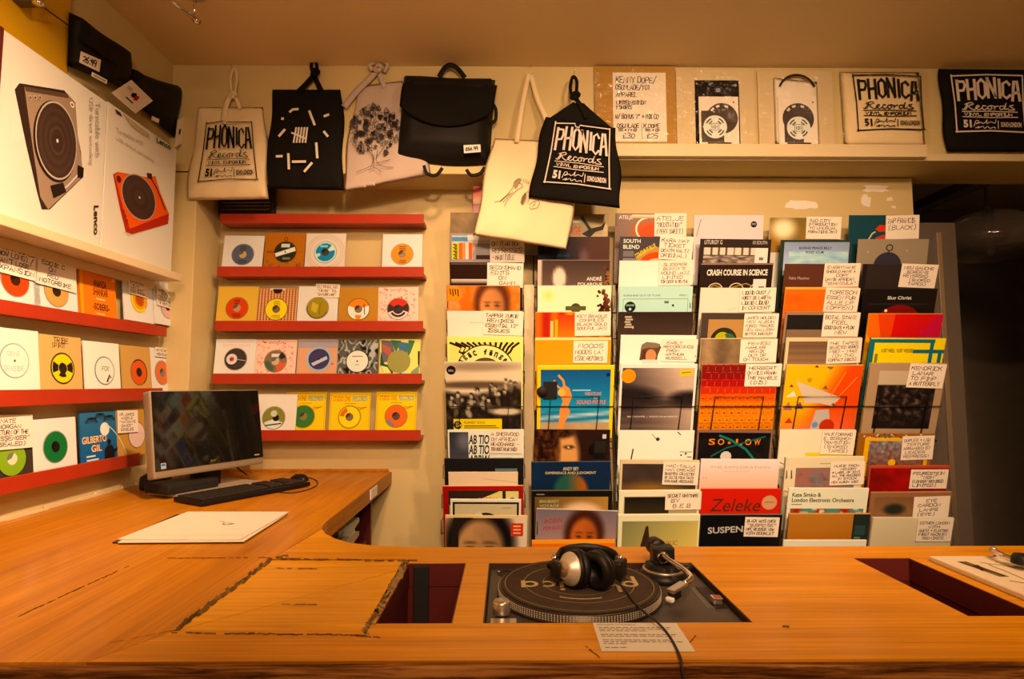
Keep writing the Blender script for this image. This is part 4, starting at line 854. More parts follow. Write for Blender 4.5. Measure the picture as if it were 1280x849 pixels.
def lenco1(a, w_, h_):
    P = lambda *pts: px_(a, pts, Y0b, w_, h_)
    a.poly(P((13, 97), (92, 118), (92, 160), (13, 180)), (222, 200, 164))
    a.poly(P((18, 112), (24, 104), (80, 113), (88, 122), (92, 146), (101, 190), (103, 222), (62, 262), (52, 262), (46, 240), (30, 170)), (74, 50, 34))
    a.poly(P((30, 108), (84, 117), (94, 128), (97, 170), (103, 210), (100, 224), (60, 262), (50, 246), (40, 180)), (170, 134, 100))
    a.poly(P((30, 108), (84, 117), (86, 123), (32, 114)), (110, 80, 56))
    (cx, cy), (ex, ey), (fx, fy) = P((71, 176), (96, 176), (71, 128)); rx, ry = abs(ex - cx), abs(fy - cy)
    def el(c, k, k2=0, dx=0, dy=0): a._add([(cx + dx + rx * k * math.cos(2 * math.pi * i / 36), cy + dy + ry * k * math.sin(2 * math.pi * i / 36)) for i in range(36)], [tuple(range(36))], a.col(c))
    el((60, 40, 28), 1.06, 0, -.01, .01); el((196, 170, 140), 1.02); el((88, 60, 42), .97)
    for k, c in ((.86, (94, 66, 47)), (.74, (86, 59, 41)), (.62, (95, 67, 48)), (.5, (86, 59, 42)), (.38, (100, 72, 52)), (.3, (84, 57, 41))): el(c, k)
    el((226, 206, 180), .05)
    a.line(P((101, 214), (84, 232), (76, 238)), .012, (210, 190, 170)); a.poly(P((62, 232), (78, 228), (82, 240), (66, 248)), (58, 38, 28)); a.poly(P((96, 206), (104, 210), (103, 222), (96, 222)), (50, 34, 26))
    for x in (37, 43, 49): (u, v), = P((x, 122)); a.disc(u, v, .016, (196, 160, 124)); a.disc(u, v, .009, (120, 84, 60))
    (u, v), = P((89, 131)); a.disc(u, v, .022, (240, 226, 206)); a.disc(u, v, .012, (190, 80, 50))
    # sideways lettering along the right edge
    def side(txt, x, y0_, y1_, wpx, c, off=0):
        V, F, W_, H_ = type_mesh(txt, off); P2 = []
        for tx, ty in V:
            yy = y0_ + (y1_ - y0_) * tx / W_; xx = x + wpx * (ty / H_); P2.append(P((xx, yy))[0])
        a._add(P2, F, a.col(c))
    side('Turntable with', 118, 128, 196, 6, (190, 166, 136)); side('USB direct encoding', 109, 122, 206, 6, (190, 166, 136)); side('Lenco', 116, 257, 293, 6, (40, 26, 20), .02)
def lenco2(a, w_, h_):
    P = lambda *pts: px_(a, pts, Ymid + .003, w_, h_)
    a.poly(P((154, 290), (160, 296), (206, 282), (212, 274), (208, 270)), (206, 178, 140))
    a.poly(P((141, 218), (147, 215), (186, 222), (194, 220), (200, 240), (211, 268), (210, 280), (165, 293), (157, 290), (150, 262)), (196, 62, 26))
    a.poly(P((143, 219), (148, 216), (186, 222), (194, 221), (200, 240), (211, 267), (162, 286), (154, 262)), (240, 104, 52))
    (cx, cy), (ex, ey), (fx, fy) = P((174, 247), (195, 247), (174, 219)); rx, ry = abs(ex - cx), abs(fy - cy)
    for k, c in ((1.0, (190, 150, 120)), (.95, (88, 58, 42)), (.7, (93, 62, 44)), (.55, (86, 56, 41)), (.3, (98, 66, 47)), (.05, (220, 200, 170))):
        a._add([(cx + rx * k * math.cos(2 * math.pi * i / 32), cy + ry * k * math.sin(2 * math.pi * i / 32)) for i in range(32)], [tuple(range(32))], a.col(c))
    a.line(P((186, 219), (196, 236), (206, 262)), .016, (70, 40, 30)); a.poly(P((183, 216), (189, 217), (190, 224), (184, 223)), (60, 36, 28)); a.disc(*P((148, 224))[0], .03, (120, 44, 26))
    for k in range(3): a.disc(*P((154 + 2 * k, 264 + 6 * k))[0], .014, (170, 60, 30))
    a.poly(P((143, 136), (150, 141), (152, 146), (145, 142)), (90, 64, 44)); a.poly(P((152, 141), (170, 155), (186, 168), (186, 173), (174, 166), (164, 158), (158, 150)), (196, 166, 124))
    def along(txt, x0, y0_, x1, y1_, hpx, c, off=0):
        V, F, W_, H_ = type_mesh(txt, off); P2 = []
        for tx, ty in V:
            t = tx / W_; P2.append(P((x0 + (x1 - x0) * t, y0_ + (y1_ - y0_) * t - hpx * ty / H_))[0])
        a._add(P2, F, a.col(c))
    along('Turntable with', 144, 165, 178, 182, 6, (196, 170, 138)); along('USB direct encoding', 144, 176, 192, 205, 6, (196, 170, 138)); along('Lenco', 195, 178, 213, 188, 7, (40, 26, 20), .02)
b1 = tbox('turntable_box', Y0b, Ymid - .002, zt, 'white box picturing a grey turntable, nearer one on the left shelf', lenco1)
b2 = tbox('turntable_box', Ymid + .003, Y1b, zt + .006, 'white box picturing a red-orange turntable, farther one on the left shelf', lenco2)
db = box('record_box', (-1.475, Y0b - .30, 1.8535), (-1.36, Y0b - .006, 2.36), M['maroon'], None, .002); tag(db, 'dark maroon box at the near end of the left shelf, mostly out of frame', 'box')
py0, py1 = at_x(-40, 60, -1.462).y, at_x(86, 60, -1.462).y
po = box('yellow_poster', (-1.466, py0, 2.22), (-1.4635, py1, 2.80), mat('yellow_paper', pc((222, 160, 6)), .5)); tag(po, 'plain yellow poster on the left wall above the turntable box', 'poster')

# ------------------------------------------------------------------ black nylon bags hung on the left wall above the boxes
def cloth(name, mapf, m, parent=None, n=22, thick=.012, outline=None):
    """a soft slab: front and back sheets joined round the rim; mapf(u, v) -> point, out = offset towards the viewer"""
    V, F = [], []
    for side in (0, 1):
        for j in range(n + 1):
            for i in range(n + 1):
                u, v = i / n, j / n; e = min(u, 1 - u, v, 1 - v); k = min(1, e * 7) ** .5
                V.append(mapf(u, v, (thick * k if side == 0 else 0)))
    q = (n + 1) ** 2; at = lambda s, i, j: s * q + j * (n + 1) + i
    for j in range(n):
        for i in range(n):
            F.append((at(0, i, j), at(0, i + 1, j), at(0, i + 1, j + 1), at(0, i, j + 1))); F.append((at(1, i, j), at(1, i, j + 1), at(1, i + 1, j + 1), at(1, i + 1, j)))
    me = D.meshes.new(name); me.from_pydata(V, [], F); bm = bmesh.new(); bm.from_mesh(me); bmesh.ops.remove_doubles(bm, verts=bm.verts, dist=.00005)
    bmesh.ops.recalc_face_normals(bm, faces=bm.faces); bm.to_mesh(me); bm.free()
    for p in me.polygons: p.use_smooth = True
    o = D.objects.new(name, me); COL.objects.link(o); me.materials.append(m)
    if parent: o.parent = parent
    return o
def quad(P):
    def f(u, v): 
        a = P[0] * (1 - u) + P[1] * u; b = P[3] * (1 - u) + P[2] * u; return a * (1 - v) + b * v
    return f
def wallbag(pts, X, label, seed, th):
    P = [at_x(x, y, X) for x, y in pts]; c = sum(P, Vector()) / 4; e = empty('nylon_bag', tuple(c), label=label, cat='bag', group='black bags on the left wall'); Q = quad(P)
    def mf(u, v, d):
        p = Q(u, v) - c; p.x += d * 1.0 + (.004 * math.sin(u * 9 + seed) + .004 * math.sin(v * 7 + u * 4 + seed) if d else 0)
        p.z -= .01 * math.sin(u * math.pi) * (1 - v) * (seed == 2); return p
    cloth('bag_body', mf, M['blackbag'], e, 16, th); return e, mf, c
g1, mf1, c1_ = wallbag(((86, 15), (162, 66), (158, 112), (84, 82)), -1.455, 'black nylon pouch with a price sticker above the nearer turntable box', 1, .035)
box('flap_edge', (-.0005, -.16, -.006), (.004, .16, -.001), M['blackcanvas'], g1, M4=Matrix.Translation((.036, 0, -.015)) @ Matrix.Rotation(R(4), 4, 'X'))
g2, mf2, c2_ = wallbag(((160, 84), (228, 108), (218, 172), (150, 112)), -1.455, 'black nylon pouch with a white tag above the farther turntable box', 2, .03)
def tagcard(par, pts, X, name='price_tag', art=None, c=(.84, .80, .72)):
    P = [at_x(x, y, X) - Vector(par.location) for x, y in pts]; bm = bmesh.new(); A = [bm.verts.new(p + Vector((.0008, 0, 0))) for p in P]; B = [bm.verts.new(p) for p in P]
    bm.faces.new(A); bm.faces.new(B[::-1])
    for i in range(4): bm.faces.new((A[i], A[(i + 1) % 4], B[(i + 1) % 4], B[i]))
    o = bm_obj(name, bm, M['cardwhite'], par); Q = quad(P)
    if art:
        a = Art(.06, .03, lambda u, v, d: Q(u, v) + Vector((.001 + d, 0, 0))); art(a); b = a.build('tag_print', o, M['matte'])
    return o
tagcard(g1, ((101, 64), (126, 75), (124, 90), (99, 78)), -1.416, art=lambda a: a.hand('26.99', .14, .75, .5, (40, 26, 20), width=.72, wd=.05))
tagcard(g1, ((115, 90), (134, 100), (133, 105), (114, 95)), -1.416, 'woven_label', art=lambda a: a.rect(.1, .35, .9, .65, (170, 140, 110)))
tagcard(g2, ((164, 100), (191, 126), (169, 142), (139, 116)), -1.414, 'product_card', art=lambda a: (a.poly([(.36, .40), (.46, .28), (.54, .36), (.52, .56), (.42, .54)], (40, 26, 22)), a.poly([(.54, .34), (.62, .3), (.68, .52), (.58, .62), (.52, .5)], (206, 60, 40)), a.rect(.36, .70, .66, .76, (90, 70, 56)), a.rect(.1, .28, .3, .31, (150, 130, 110)), a.rect(.12, .36, .3, .385, (150, 130, 110))))
tagcard(g2, ((190, 145), (199, 149), (198, 154), (189, 150)), -1.418, 'woven_label')
tagcard(g2, ((222, 150), (229, 146), (227, 180), (218, 184)), -1.425, 'hang_tag', art=lambda a: a.rect(.4, .4, .7, .6, (90, 70, 56)))
# ------------------------------------------------------------------ six wire record racks on the back wall
ORD = ['leftmost', 'second', 'third', 'fourth', 'fifth', 'rightmost']
def rowY(y):
    if y < 530: K = ((225, 2.60), (270, 2.575), (330, 2.49), (392, 2.43), (455, 2.385), (530, 2.34))
    else: K = ((530, 2.44), (545, 2.43), (575, 2.345), (612, 2.31), (660, 2.275))
    for (a, b), (c, d) in zip(K, K[1:]):
        if y <= c or (c, d) == K[-1]: return b + (d - b) * (y - a) / (c - a)
TILT = 17
def tilt_for(y): return 9 if y < 285 else 13 if y < 315 else TILT if y < 530 else 15
RX = [(557, 655), (670, 768), (774, 872), (874, 975), (979, 1078), (1080, 1183)]
for c, (xa, xb) in enumerate(RX):
    a, b = at_y(xa, 455, 2.40).x, at_y(xb, 455, 2.40).x; cx = (a + b) / 2
    e = empty('record_rack', (cx, 2.6, .5), label=f'black wire record rack, {ORD[c]} of the six on the back wall', cat='rack', group='wire record racks')
    for s in (-1, 1): tube('side_wire', [(cx + s * .158, 2.70, 2.12), (cx + s * .158, 2.63, 1.85), (cx + s * .158, 2.56, 1.45), (cx + s * .158, 2.56, 1.30), (cx + s * .158, 2.46, .80)], .0028, M['wire'], e, 6, W=True)
    for k in range(11):
        y = (270, 299, 330, 360, 391, 422, 456, 538, 575, 612, 645)[k]; Yt = rowY(y); zt_ = at_y(640, y, Yt).z - .318; Yb = Yt + .31 * math.sin(R(tilt_for(y)))
        hw = .158
        pts = [(cx - hw, Yb + .035, zt_ + .02), (cx - hw, Yb - .015, zt_), (cx + hw, Yb - .015, zt_), (cx + hw, Yb + .035, zt_ + .02)]
        tube('pocket_wire', pts, .0022, M['wire'], e, 6, W=True)
        # loops at the sides, seen between the racks
        if 3 <= k:
            for s in ((-1, 1) if c < 5 else (-1,)):
                zz = at_y(640, y + 16, Yt).z; tube('side_loop', [(cx + s * .158, Yt + .07, zz + .03), (cx + s * .1625, Yt + .02, zz + .025), (cx + s * .1625, Yt + .02, zz - .025), (cx + s * .158, Yt + .07, zz - .03)], .0016, M['wire'], e, 5, W=True)
    Yh = 2.40; z = lambda yy: at_y(640, yy, Yh).z
    # the hoop and bar that hold the large fronts
    hx0, hx1 = cx - .100, cx + .100; zb, zt_, zbar = z(560), z(496), z(508.5); t17 = math.tan(R(TILT))
    Yf = lambda zz: 2.385 - .016 + (z(455) - zz) * t17
    tube('front_hoop', [(hx0 - .012, Yf(zb), zb), (hx0, Yf(zt_), zt_), (hx1, Yf(zt_), zt_), (hx1 - .012, Yf(zb), zb)], .0022, M['wire'], e, 6, W=True)
    tube('front_bar', [(cx - .158, Yf(zbar) + .05, zbar), (cx - .157, Yf(zbar), zbar), (cx + .157, Yf(zbar), zbar), (cx + .158, Yf(zbar) + .05, zbar)], .0022, M['wire'], e, 6, W=True)
    if c < 2:
        u0 = at_y(RX[c][1] + 1.5, 500, 2.58).x; u1 = at_y(RX[c + 1][0] - .5, 500, 2.58).x
        box('upright_board', (u0 - .004, 2.60, .3), (u1 - .004, 2.615, at_y(640, 356, 2.60).z), M['trim'], e, .001, W=True)

def F_(u, v, cx, cy, rx, ry, skin, hair, bg, seed=0, shade=.25):
    """soft portrait: hair mass, face oval, eyes"""
    h = blob(u, v, cx, cy - ry * .1, rx * 1.45, ry * 1.3, .3); f = blob(u, v, cx, cy + ry * .1, rx, ry, .3)
    c = mixc(bg, hair, h); sk = mixc(skin, tuple(k * .6 for k in skin), (u - cx) / rx * shade + .2 + .3 * (fbm(u, v, 8, seed) - .5)); c = mixc(c, sk, f)
    for s in (-1, 1): c = mixc(c, tuple(k * .25 for k in skin), .8 * blob(u, v, cx + s * rx * .4, cy + ry * .05, rx * .2, ry * .08, .8)); c = mixc(c, tuple(k * .4 for k in skin), .5 * blob(u, v, cx + s * rx * .4, cy - ry * .14, rx * .28, ry * .05, .8))
    c = mixc(c, tuple(k * .6 for k in skin), .5 * blob(u, v, cx, cy + ry * .42, rx * .2, ry * .1, .8)); return mixc(c, tuple(k * .5 for k in (skin[0], skin[1] * .6, skin[2] * .6)), .7 * blob(u, v, cx, cy + ry * .68, rx * .3, ry * .09, .7))
def full(a, fn, n=30, vmax=1): a.grid(.004, .004, .996, .996 * vmax, lambda u, v: fn(u, v * vmax), n, int(n * max(.45, vmax)))
def plain(c, c2=None): return lambda a: a.rect(.003, .003, .997, .997, c, c2 or c)
def noisy(c1, c2, f=3, seed=0): return lambda a: full(a, lambda u, v: mixc(c1, c2, fbm(u, v, f, seed) * 1.5 - .25), 22)

# --- cover pictures
def c_1_r0(a): noisy((120, 92, 60), (190, 150, 100), 6, 1)(a)
def c_red(a): a.rect(.003, .003, .997, .997, (206, 50, 24), (250, 226, 190)); a.grid(.003, .003, .997, .25, lambda u, v: mixc((200, 44, 22), (240, 190, 150), v), 2, 8)
def c11(a):
    a.rect(.003, .003, .997, .997, (170, 150, 140)); a.rect(.02, .03, .98, .14, (214, 190, 170)); a.rect(.02, .05, .24, .11, (110, 150, 170)); a.rect(.02, .13, .11, .36, (222, 196, 70))
    for k in range(9): a.line([(.04 + .02 * (k % 2), .15 + k * .024), (.09, .16 + k * .024)], .016, (60, 46, 30)); a.k = 5
    for k, c in enumerate(((236, 120, 40), (240, 150, 90), (226, 210, 200), (238, 110, 50), (240, 160, 110))): a.rect(.12 + k * .045, .13, .165 + k * .045, .36, c)
    a.disc(.42, .30, .12, (176, 156, 140)); a.rect(.36, .3, .56, .36, (90, 60, 44)); a.rect(.24, .02, .6, .09, (236, 214, 190))
def c12(a): a.rect(.003, .003, .997, .997, (66, 40, 28)); a.rect(.02, .23, .6, .29, (226, 200, 166), (110, 80, 60)); a.rect(.02, .01, .98, .03, (120, 90, 66))
def c13(a):
    full(a, lambda u, v: F_(u, v, .62, .26, .17, .26, (230, 150, 90), (120, 60, 34), mixc((222, 120, 52), (246, 190, 140), max(0, fbm(u, v, 5, 3) * 2.2 - 1)), 3), 40, .6)
    a.rect(.02, .02, .19, .20, (244, 150, 40))
    for k in range(4): a.line([(.05 + .035 * k, .05), (.06 + .034 * k, .12 + .02 * (k % 2))], .016, (90, 50, 24))
def c14(a): a.rect(.003, .003, .997, .997, (234, 214, 180)); a.rect(.3, .15, .6, .16, (210, 186, 150))
def c15(a):
    a.rect(.003, .003, .997, .997, (246, 224, 130)); a.rect(.03, .07, .97, .9, (240, 214, 120))
    for k in range(13):
        x = .04 + k * .075; d = (x - .5) * .25
        a.line([(x, .08), (x + .03 - d, .14), (x - d, .20), (x + .03 - 2 * d, .27), (x - 2 * d, .34)], .03, (60, 40, 20)); a.k = 4
    a.k = 8
    a.disc(.5, .50, .40, (244, 222, 140), 0, 0, 180, 28); a.disc(.5, .5, .40, (60, 40, 20), .385, 0, 180, 28); a.disc(.5, .52, .24, (60, 42, 26), 0, 0, 180, 24); a.disc(.5, .52, .23, (120, 90, 60), 0, 0, 180, 24)
    for i, ch in enumerate('magic fingers'):
        t = R(158 - i * 11.4)
        if ch != ' ': a.type(ch, .5 + .33 * math.cos(t) - .022, .50 - .29 * math.sin(t) + .03, .075, (60, 40, 20), width=.045, off=.03, rot=math.degrees(t) - 90)
def c16(a):
    def f(u, v):
        sky = mixc((226, 196, 150), (150, 120, 90), blob(u, v, .45, .06, .5, .06, 1) * .7); sky = mixc(sky, (120, 92, 66), blob(u, v, .4, .31, .6, .05, .8))
        g = mixc((52, 38, 28), (150, 120, 88), max(0, fbm(u, v, 9, 5) * 2.4 - 1.2)); c = mixc(sky, g, (v - .36 - .05 * math.sin(u * 5)) * 14)
        for k, (x, y, s) in enumerate(((.08, .49, .05), (.16, .46, .055), (.22, .52, .05), (.34, .47, .05), (.42, .41, .06), (.38, .55, .05), (.50, .49, .055), (.57, .53, .05), (.60, .32, .04), (.66, .36, .036), (.70, .44, .05), (.78, .42, .055), (.80, .27, .04), (.86, .29, .04), (.92, .31, .042), (.30, .62, .05), (.12, .60, .05))):
            c = mixc(c, (40, 28, 22), blob(u, v, x, y - s * .5, s * .55, s * .6, .4)); c = mixc(c, (216, 186, 144), blob(u, v, x, y, s * .4, s * .55, .5)); c = mixc(c, mixc((206, 180, 140), (60, 44, 32), (k % 3) / 2), blob(u, v, x + .3 * s * math.sin(k * 2 + v * 20), y + s * 1.8, s * (.55 + .25 * (k % 2)), s * (1.2 + .3 * (k % 3)), .5) * (.4 + .8 * fbm(u, v, 16, k)))
        return mixc(c, (220, 190, 146), blob(u, v, .8, .68, .2, .05, .6))
    full(a, f, 52); a.rect(.1, .78, .74, .955, (236, 196, 50)); a.disc(.155, .865, .055, (30, 24, 18)); a.disc(.085, .11, .06, (40, 32, 24)); a.type('PLANET SOUL', .24, .845, .032, (80, 60, 24), width=.28); a.rect(.24, .87, .66, .885, (130, 100, 40)); a.rect(.24, .90, .7, .91, (130, 100, 40)); a.hand('SX', .13, .89, .05, (220, 200, 120), wd=.008); a.hand('SOUL', .05, .125, .022, (200, 180, 150), wd=.005)
def c17(a):
    a.rect(.003, .003, .997, .997, (238, 222, 190)); a.grid(.02, .03, .27, .42, lambda u, v: mixc((70, 62, 66), (150, 140, 136), blob(u, v, .8, .3, .4, .3, 1) * .6 + v * .3), 8)
    for k in range(3): a.type('AB TIO' if k < 2 else 'ARRW', .27, .20 + .14 * k, .13, (66, 58, 58), width=.27, off=.03, slant=.15)
    a.rect(.6, .39, .84, .42, (70, 56, 50))
def c18(a): a.rect(.003, .003, .997, .997, (44, 38, 36)); a.type('BLUE', .24, .22, .05, (110, 104, 100)); a.rect(.64, .13, .92, .18, (120, 128, 122)); a.rect(.5, .19, .94, .21, (84, 84, 80))
def c18b(a): a.rect(.003, .003, .997, .997, (236, 196, 150), (240, 206, 166)); a.line([(.5, .1), (.98, .16)], .006, (200, 160, 120))
def c19(a): a.rect(.003, .003, .997, .997, (188, 48, 22)); a.rect(.07, .06, .95, .95, (70, 50, 34)); a.poly([(.08, .25), (.4, .2), (.7, .07), (.94, .07), (.94, .94), (.08, .94)], (226, 200, 120)); a.type('CORELLI', .42, .22, .07, (214, 100, 40), width=.24, slant=.3); a.disc(.86, .18, .06, (230, 200, 160), .045); a.disc(.86, .19, .035, (60, 40, 30)); a.rect(.74, .07, .78, .2, (70, 40, 26))
def c19b(a): a.rect(.003, .003, .997, .997, (240, 220, 190)); a.rect(.03, .04, .97, .97, (50, 42, 36)); a.rect(.06, .07, .94, .97, (216, 190, 140)); a.disc(.5, .42, .22, (46, 40, 38)); a.poly([(.34, .22), (.42, .18), (.56, .4), (.50, .44)], (226, 204, 160)); a.rect(.72, .12, .86, .135, (190, 160, 110))
def c1a(a):
    full(a, lambda u, v: F_(u, v, .42, .42, .30, .42, (216, 160, 104), (40, 28, 24), mixc((206, 160, 110), (236, 206, 166), u), 6), 44, .6); a.rect(.003, .003, .997, .035, (240, 200, 140))
    a.poly([(.16, .2), (.24, .08), (.34, .04), (.34, .03), (.1, .03), (.04, .5), (.16, .5)], (60, 44, 34)); a.rect(.80, .10, .95, .27, (226, 78, 40))
    for k in range(3): a.rect(.83, .13 + k * .045, .92, .15 + k * .045, (244, 180, 130))
def c20(a):
    a.grid(.003, .003, .997, .5, lambda u, v: mixc((120, 96, 66), (210, 176, 124), u * .8 + fbm(u, v, 4, 1) * .4), 14); a.type('AGE', .44, .30, .13, (216, 92, 40), width=.17, off=.02); a.type('CHANGE', .1, .30, .13, (216, 92, 40), width=.3, off=.02); a.rect(.4, .08, .62, .12, (220, 200, 160))
    a.poly([(.60, .04), (.64, .03), (.76, .20), (.90, .17), (.97, .10), (.93, .22), (.82, .25), (.74, .33), (.62, .28), (.72, .22)], (26, 24, 22))
def c21(a): a.grid(.003, .003, .997, .6, lambda u, v: mixc(mixc((40, 44, 52), (110, 72, 56), u * 2.2 - .6), (170, 130, 110), blob(u, v, .64, .5, .06, .2, 1) * .5), 20); a.rect(.003, .24, .44, .28, (60, 76, 88))
def c22(a):
    full(a, lambda u, v: mixc(mixc((90, 66, 52), (150, 116, 90), v * 1.5 + .1), (236, 204, 166), blob(u, v, .3, .25, .09, .15, .4)) if u > .06 else (226, 186, 156), 30, .6); a.type('ANDRÉ', .68, .285, .065, (240, 214, 176), width=.21, off=.02); a.type('POLARQUE', .56, .36, .05, (240, 214, 176), width=.34, off=.02)
    rr = random.Random(1)
    for k in range(14): a.disc(rr.uniform(.93, .99), rr.uniform(.1, .35), .014, rr.choice([(206, 110, 50), (90, 40, 24)]), 0, 0, 360, 6); a.k = 5
def c23(a):
    a.rect(.003, .003, .997, .997, (240, 222, 170)); a.grid(.03, .04, .26, .24, lambda u, v: mixc((250, 214, 110), (240, 222, 170), math.hypot(u - .5, v - .5) * 2), 6); a.disc(.52, .31, .07, (90, 84, 50)); a.rect(.38, .28, .66, .34, (110, 100, 60)); rr = random.Random(2)
    for k in range(26): x = rr.uniform(.80, .96); a.disc(x, rr.uniform(.02, .36), .03 * (x - .7) * 5, rr.choice([(120, 60, 40), (150, 90, 60), (90, 44, 30)]), 0, 0, 360, 7); a.k = 5
def c24(a):
    a.grid(.003, .003, .997, .5, lambda u, v: mixc((200, 60, 14), (250, 150, 30), max(0, math.sin(u * 30) * .3 + nz(u, 0, 9, 2) * 1.2 - .2)), 40, 2); a.rect(.2, .12, .24, .5, (250, 190, 120)); a.rect(.26, .1, .30, .5, (246, 170, 70)); a.grid(.3, .04, .54, .5, lambda u, v: mixc((220, 80, 16), (250, 160, 30), v), 2, 6)
def c25(a): a.rect(.003, .003, .997, .997, (242, 156, 66), (244, 160, 74)); a.rect(.003, .003, .997, .03, (250, 210, 140))
def c26(a):
    a.rect(.003, .003, .997, .997, (240, 196, 60)); P = [(.06, .05), (.93, .05), (.95, .08), (.95, .95), (.04, .95), (.04, .08)]
    def f(u, v):
        if v < .62: return mixc((30, 96, 140), (90, 160, 176), v / .62)
        if v < .78: return mixc((216, 214, 196), (60, 128, 150), abs(math.sin((v + u * .08) * 26)))
        return mixc((214, 180, 130), (176, 136, 90), fbm(u, v, 4, 2))
    a.grid(.045, .05, .955, .97, f, 30); SK = (232, 150, 84)
    a.poly([(.30, .30), (.36, .26), (.42, .30), (.46, .42), (.40, .56), (.44, .62), (.36, .80), (.30, .96), (.25, .96), (.29, .78), (.30, .60), (.34, .48), (.30, .40)], SK); a.line([(.36, .30), (.34, .2), (.28, .13)], .03, SK); a.line([(.32, .32), (.25, .26), (.22, .20)], .026, SK); a.disc(.32, .36, .05, (236, 180, 90)); a.disc(.92, .12, .025, (24, 50, 80))
    a.type('VIBRATIONS', .62, .40, .045, (232, 150, 120), width=.22, slant=.1); a.type('for', .74, .45, .04, (220, 190, 130), width=.06); a.type('SOUND PEOPLE', .52, .52, .055, (236, 130, 96), width=.38, slant=.1, off=.01); a.rect(.46, .32, .70, .34, (160, 190, 190)); a.line([(.34, .93), (.66, .88)], .012, (90, 90, 50))
def c27(a):
    def f(u, v):
        bgc = (66, 38, 28); c = mixc(bgc, (226, 160, 96), blob(u, v, .38, .42, .22, .48, .35)); hr = blob(u, v, .14, .25, .2, .6, .3); c = mixc(c, mixc((50, 26, 18), (200, 120, 66), max(0, fbm(u, v, 14, 4) * 2 - .8)), max(hr, blob(u, v, .33, .02, .2, .10, .5)))
        c = mixc(c, (70, 40, 26), blob(u, v, .46, .24, .07, .025, .8)); c = mixc(c, (240, 220, 190), blob(u, v, .455, .235, .02, .012, .9)); return mixc(c, (150, 90, 50), blob(u, v, .31, .36, .03, .14, 1) * .8)
    full(a, f, 46, .55); a.disc(.80, .28, .08, (20, 18, 16), .03, 60, 300); a.rect(.78, .14, .96, .40, (36, 34, 30)); a.rect(.80, .15, .95, .32, (60, 52, 40)); a.rect(.90, .06, .95, .12, (200, 196, 180))
def c28(a): full(a, lambda u, v: mixc(mixc((24, 46, 74), (40, 66, 92), fbm(u, v, 3, 2)), mixc((70, 110, 80), (206, 110, 44), (u - .45) * 5), blob(u, v, .5, .42, .22, .27, .2) * .9), 34, .55); a.type('ANDY BEY', .40, .115, .045, (214, 196, 150), width=.2, off=.01); a.type('EXPERIENCE AND JUDGMENT', .18, .175, .045, (214, 190, 140), width=.64, off=.01)
def c29(a): a.rect(.003, .003, .997, .997, (36, 30, 24)); a.grid(.04, .08, .95, .6, lambda u, v: mixc(mixc((130, 96, 52), (190, 140, 74), u), (236, 190, 140), blob(u, v, .64, .5, .30, .36, .4)), 16); a.type('BRIAN BENNETT', .10, .16, .04, (200, 190, 130), width=.24); a.type('VOYAGE', .10, .22, .04, (200, 190, 130), width=.24); a.line([(.4, .28), (.5, .25), (.58, .28)], .02, (90, 40, 30)); a.rect(.06, .04, .16, .055, (150, 140, 120))
def c2a(a): full(a, lambda u, v: F_(u, v, .60, .34, .17, .26, (216, 120, 64), (90, 46, 30), mixc((140, 120, 116), (190, 150, 130), v * 2), 2), 40, .55); a.type('ROBIN', .10, .20, .06, (206, 56, 44), width=.22, slant=.3, rot=8); a.type('PERSUES', .09, .29, .05, (206, 56, 44), width=.24, slant=.3, rot=8)
def c2low(a): a.rect(.003, .003, .997, .997, (250, 130, 30)); a.rect(.003, .003, .997, .04, (255, 170, 80))
def c30(a):
    full(a, lambda u, v: mixc(mixc((150, 116, 90), (200, 130, 90), u), (232, 96, 34), blob(u, v, .55, .26, .28, .14, .6)), 30, .5); a.disc(.46, .22, .17, (250, 226, 170), .145, 90, 300, 24); a.type('ATELJE', .05, .10, .07, (226, 206, 180), width=.2, off=.02)
    for k in range(4): a.rect(.06, .14 + k * .05, .2 - .02 * k, .155 + k * .05, (150, 124, 110))
    a.rect(.24, .02, .56, .07, (250, 230, 180), (200, 150, 100))
def c31(a): a.rect(.003, .003, .997, .997, (96, 82, 76)); a.disc(.52, .48, .34, (196, 150, 80)); a.disc(.52, .48, .27, (232, 96, 40)); a.disc(.52, .48, .18, (206, 180, 130)); a.disc(.52, .5, .09, (170, 150, 120)); a.type('COLOUR IT BLUE', .24, .30, .06, (240, 196, 90), width=.32, rot=30, off=.02); a.type('SOUTH', .05, .09, .055, (236, 226, 210), off=.02); a.type('BLEND', .05, .17, .055, (236, 226, 210), off=.02); a.rect(.05, .2, .2, .28, (140, 124, 112)); a.rect(.05, .3, .24, .5, (150, 134, 120))
def c32(a): a.rect(.003, .003, .997, .997, (240, 226, 194))
def c33(a):
    a.rect(.003, .003, .997, .997, (196, 212, 180)); a.type('SUNSHINE OUT OF TUNE', .06, .135, .025, (90, 100, 84), width=.5); a.type('MAN 5', .82, .135, .025, (90, 100, 84), width=.1); a.line([(.06, .9), (.06, .17), (.94, .17), (.94, .9)], .006, (90, 100, 84)); a.disc(.155, .28, .075, (40, 46, 38)); a.type('SOUND', .10, .27, .028, (200, 212, 180), width=.11); a.disc(.155, .31, .018, (200, 212, 180)); a.rect(.62, .2, .68, .23, (110, 120, 100)); a.disc(.74, .26, .016, (70, 80, 66))
def c34(a): a.grid(.003, .003, .997, .5, lambda u, v: mixc((60, 42, 32), (100, 72, 54), v + .3 * nz(u, v, 3, 2)), 10); [a.rect(.085 + .012 * (k % 2), .055 + k * .034, .165 + .014 * ((k + 1) % 3), .078 + k * .034, (196, 170, 136)) for k in range(5)]; a.rect(.19, .19, .21, .225, (196, 170, 136))
